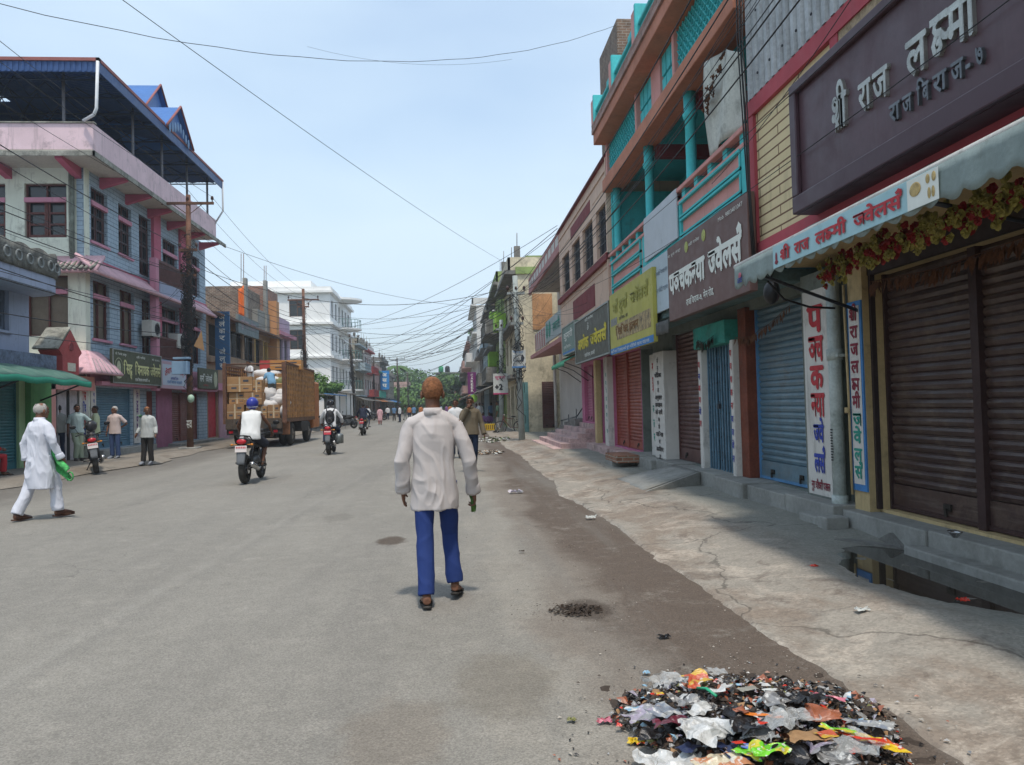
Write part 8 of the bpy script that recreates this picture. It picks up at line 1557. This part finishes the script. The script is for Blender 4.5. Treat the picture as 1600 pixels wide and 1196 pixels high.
dk = [M('mud'), M('dark chaff', (.04, .028, .02), .9)]; p = aZ(900, 955); scatter('chaff', 'dark pile of wet chaff on the asphalt near the silt strip', p.x, p.y, .2, .16, 420, dk, .005, .02); scatter('chaff', 'thin spread of chaff round the dark pile', p.x, p.y, .4, .3, 120, dk, .004, .01)
scatter('paper_chips', 'pale chips scattered on the brown silt beside the rubbish heap', 1.75, 3.8, .5, 1.1, 260, [M('pale chips', (.4, .37, .32), .8)], .003, .008); scatter('gravel', 'loose grit along the gutter and the road', 1.2, 8, 1.1, 5.5, 500, [M('pale chips'), M('mud')], .003, .01)
for px, py, w, m, lb in ((1038, 999, .07, plas('burnt black film'), 'black scrap on the brown silt above the heap'), (945, 1132, .06, plas('pink film'), 'pink scrap left of the rubbish heap'), (893, 1130, .04, plas('olive film'), 'yellowish scrap far left of the rubbish heap'), (1010, 1056, .04, plas('sky blue print'), 'small blue scrap above the rubbish heap'), (806, 771, .22, plas('lilac film'), 'pale wrapper on the asphalt behind the nearest walker'), (923, 811, .12, M('poster paper'), 'white scrap on the silt strip beyond the walker'), (815, 864, .05, dk[0], 'dark lump on the asphalt right of the walker'), (995, 1165, .07, plas('yellow foil'), 'yellow and blue scrap at the lower left of the heap'), (1272, 889, .07, plas('scarlet foil'), 'red scrap at the far edge of the puddle'), (1505, 943, .07, plas('scarlet foil'), 'red scrap floating at the near edge of the puddle'), (1347, 958, .08, M('poster paper'), 'white scrap on the sunlit concrete by the puddle')):
    q = aZ(px, py, .08 if px > 1100 and py < 1000 else 0); mb = MB(); z = q.z + (.015 if q.x < 2.05 else .02); sd = px; mb.sheet(lambda u, v: Vector((q.x + (u - .5) * w, q.y + (v - .5) * w * .7, z)) + Vector((mn.noise((u * 3, v * 3, sd)) * w * .4, mn.noise((u * 3, v * 3, sd + 9)) * w * .3, abs(mn.noise((u * 4, v * 4, sd + 5))) * w * .5)), 6, 6, sm=False); tag(mb.build('litter', m, loc=q), lb, 'litter')
p = aZ(763, 708); scatter('litter_pile', 'strewn paper litter on the silt behind the brown pullover man', p.x, p.y, .55, 1.2, 260, [M('poster paper'), M('pale chips'), M('cardboard'), dk[0]], .02, .09); p = aZ(768, 688); scatter('litter_pile', 'litter before the yellow crate', p.x, p.y, .8, 2.5, 240, [M('poster paper'), g2, dk[0], M('pale chips')], .02, .12)
scatter('loose_rubbish', 'small scraps trailing round the rubbish heap', 1.3, 3.5, .95, .85, 330, [dk[0], plas('grey film'), plas('burnt black film'), M('pale chips'), plas('rust brown paper')], .004, .016)
mb = MB(); q = Vector((4.03, 5.95, .335)); mb.sheet(lambda u, v: q + Vector((.05 * math.cos(u * 6.283) * (.3 + .7 * v), .07 * math.sin(u * 6.283) * (.3 + .7 * v), .05 * v)), 16, 5); tag(mb.build('steel_bowl', chrome, loc=q, solid=.003), 'small shiny steel bowl on the ledge before the nearest brown shutters', 'bowl')
for k, (px, py, w, hh, m) in enumerate(((1075, 1098, .16, .12, 'grey film'), (1135, 1078, .14, .1, 'white plastic film'), (1150, 1120, .18, .1, 'burnt black film'), (1215, 1098, .15, .1, 'grey film'), (1280, 1118, .16, .1, 'rust brown paper'), (1095, 1112, .14, .1, 'white plastic film'), (1240, 1180, .2, .12, 'burnt black film'), (1300, 1185, .2, .12, 'grey film'), (1190, 1150, .18, .1, 'clear plastic film'), (1275, 1170, .14, .1, 'lilac film'), (1020, 1150, .14, .08, 'burnt black film'), (1140, 1172, .16, .1, 'navy card'))):
    cr('crumpled ' + m + ' ' + ('by the orange red wrapper', 'near the top edge of the heap', 'just under the rust brown ball', 'left of the burnt mass', 'right of the large clear bag', 'at the inner left of the heap', 'below the bright green packet', 'below the tan carton flap', 'above the bright green packet', 'right below the tan carton flap', 'at the left flank under the blue grey bag', 'beside the cream bag')[k], px, py, w, hh, MATS[m], k * .7, .06, .05)
m = bpy.data.materials.new('haze'); m.use_nodes = True; m.node_tree.nodes.clear(); pv = N(m.node_tree, 'ShaderNodeVolumePrincipled'); om = N(m.node_tree, 'ShaderNodeOutputMaterial')
pv.inputs['Color'].default_value = (.8, .88, .95, 1); pv.inputs['Density'].default_value = .001; pv.inputs['Anisotropy'].default_value = .3; m.node_tree.links.new(pv.outputs[0], om.inputs['Volume'])
tag(MB().box(-505, 505, -105, 1305, -1.05, 30).build('haze', m), kind='stuff')
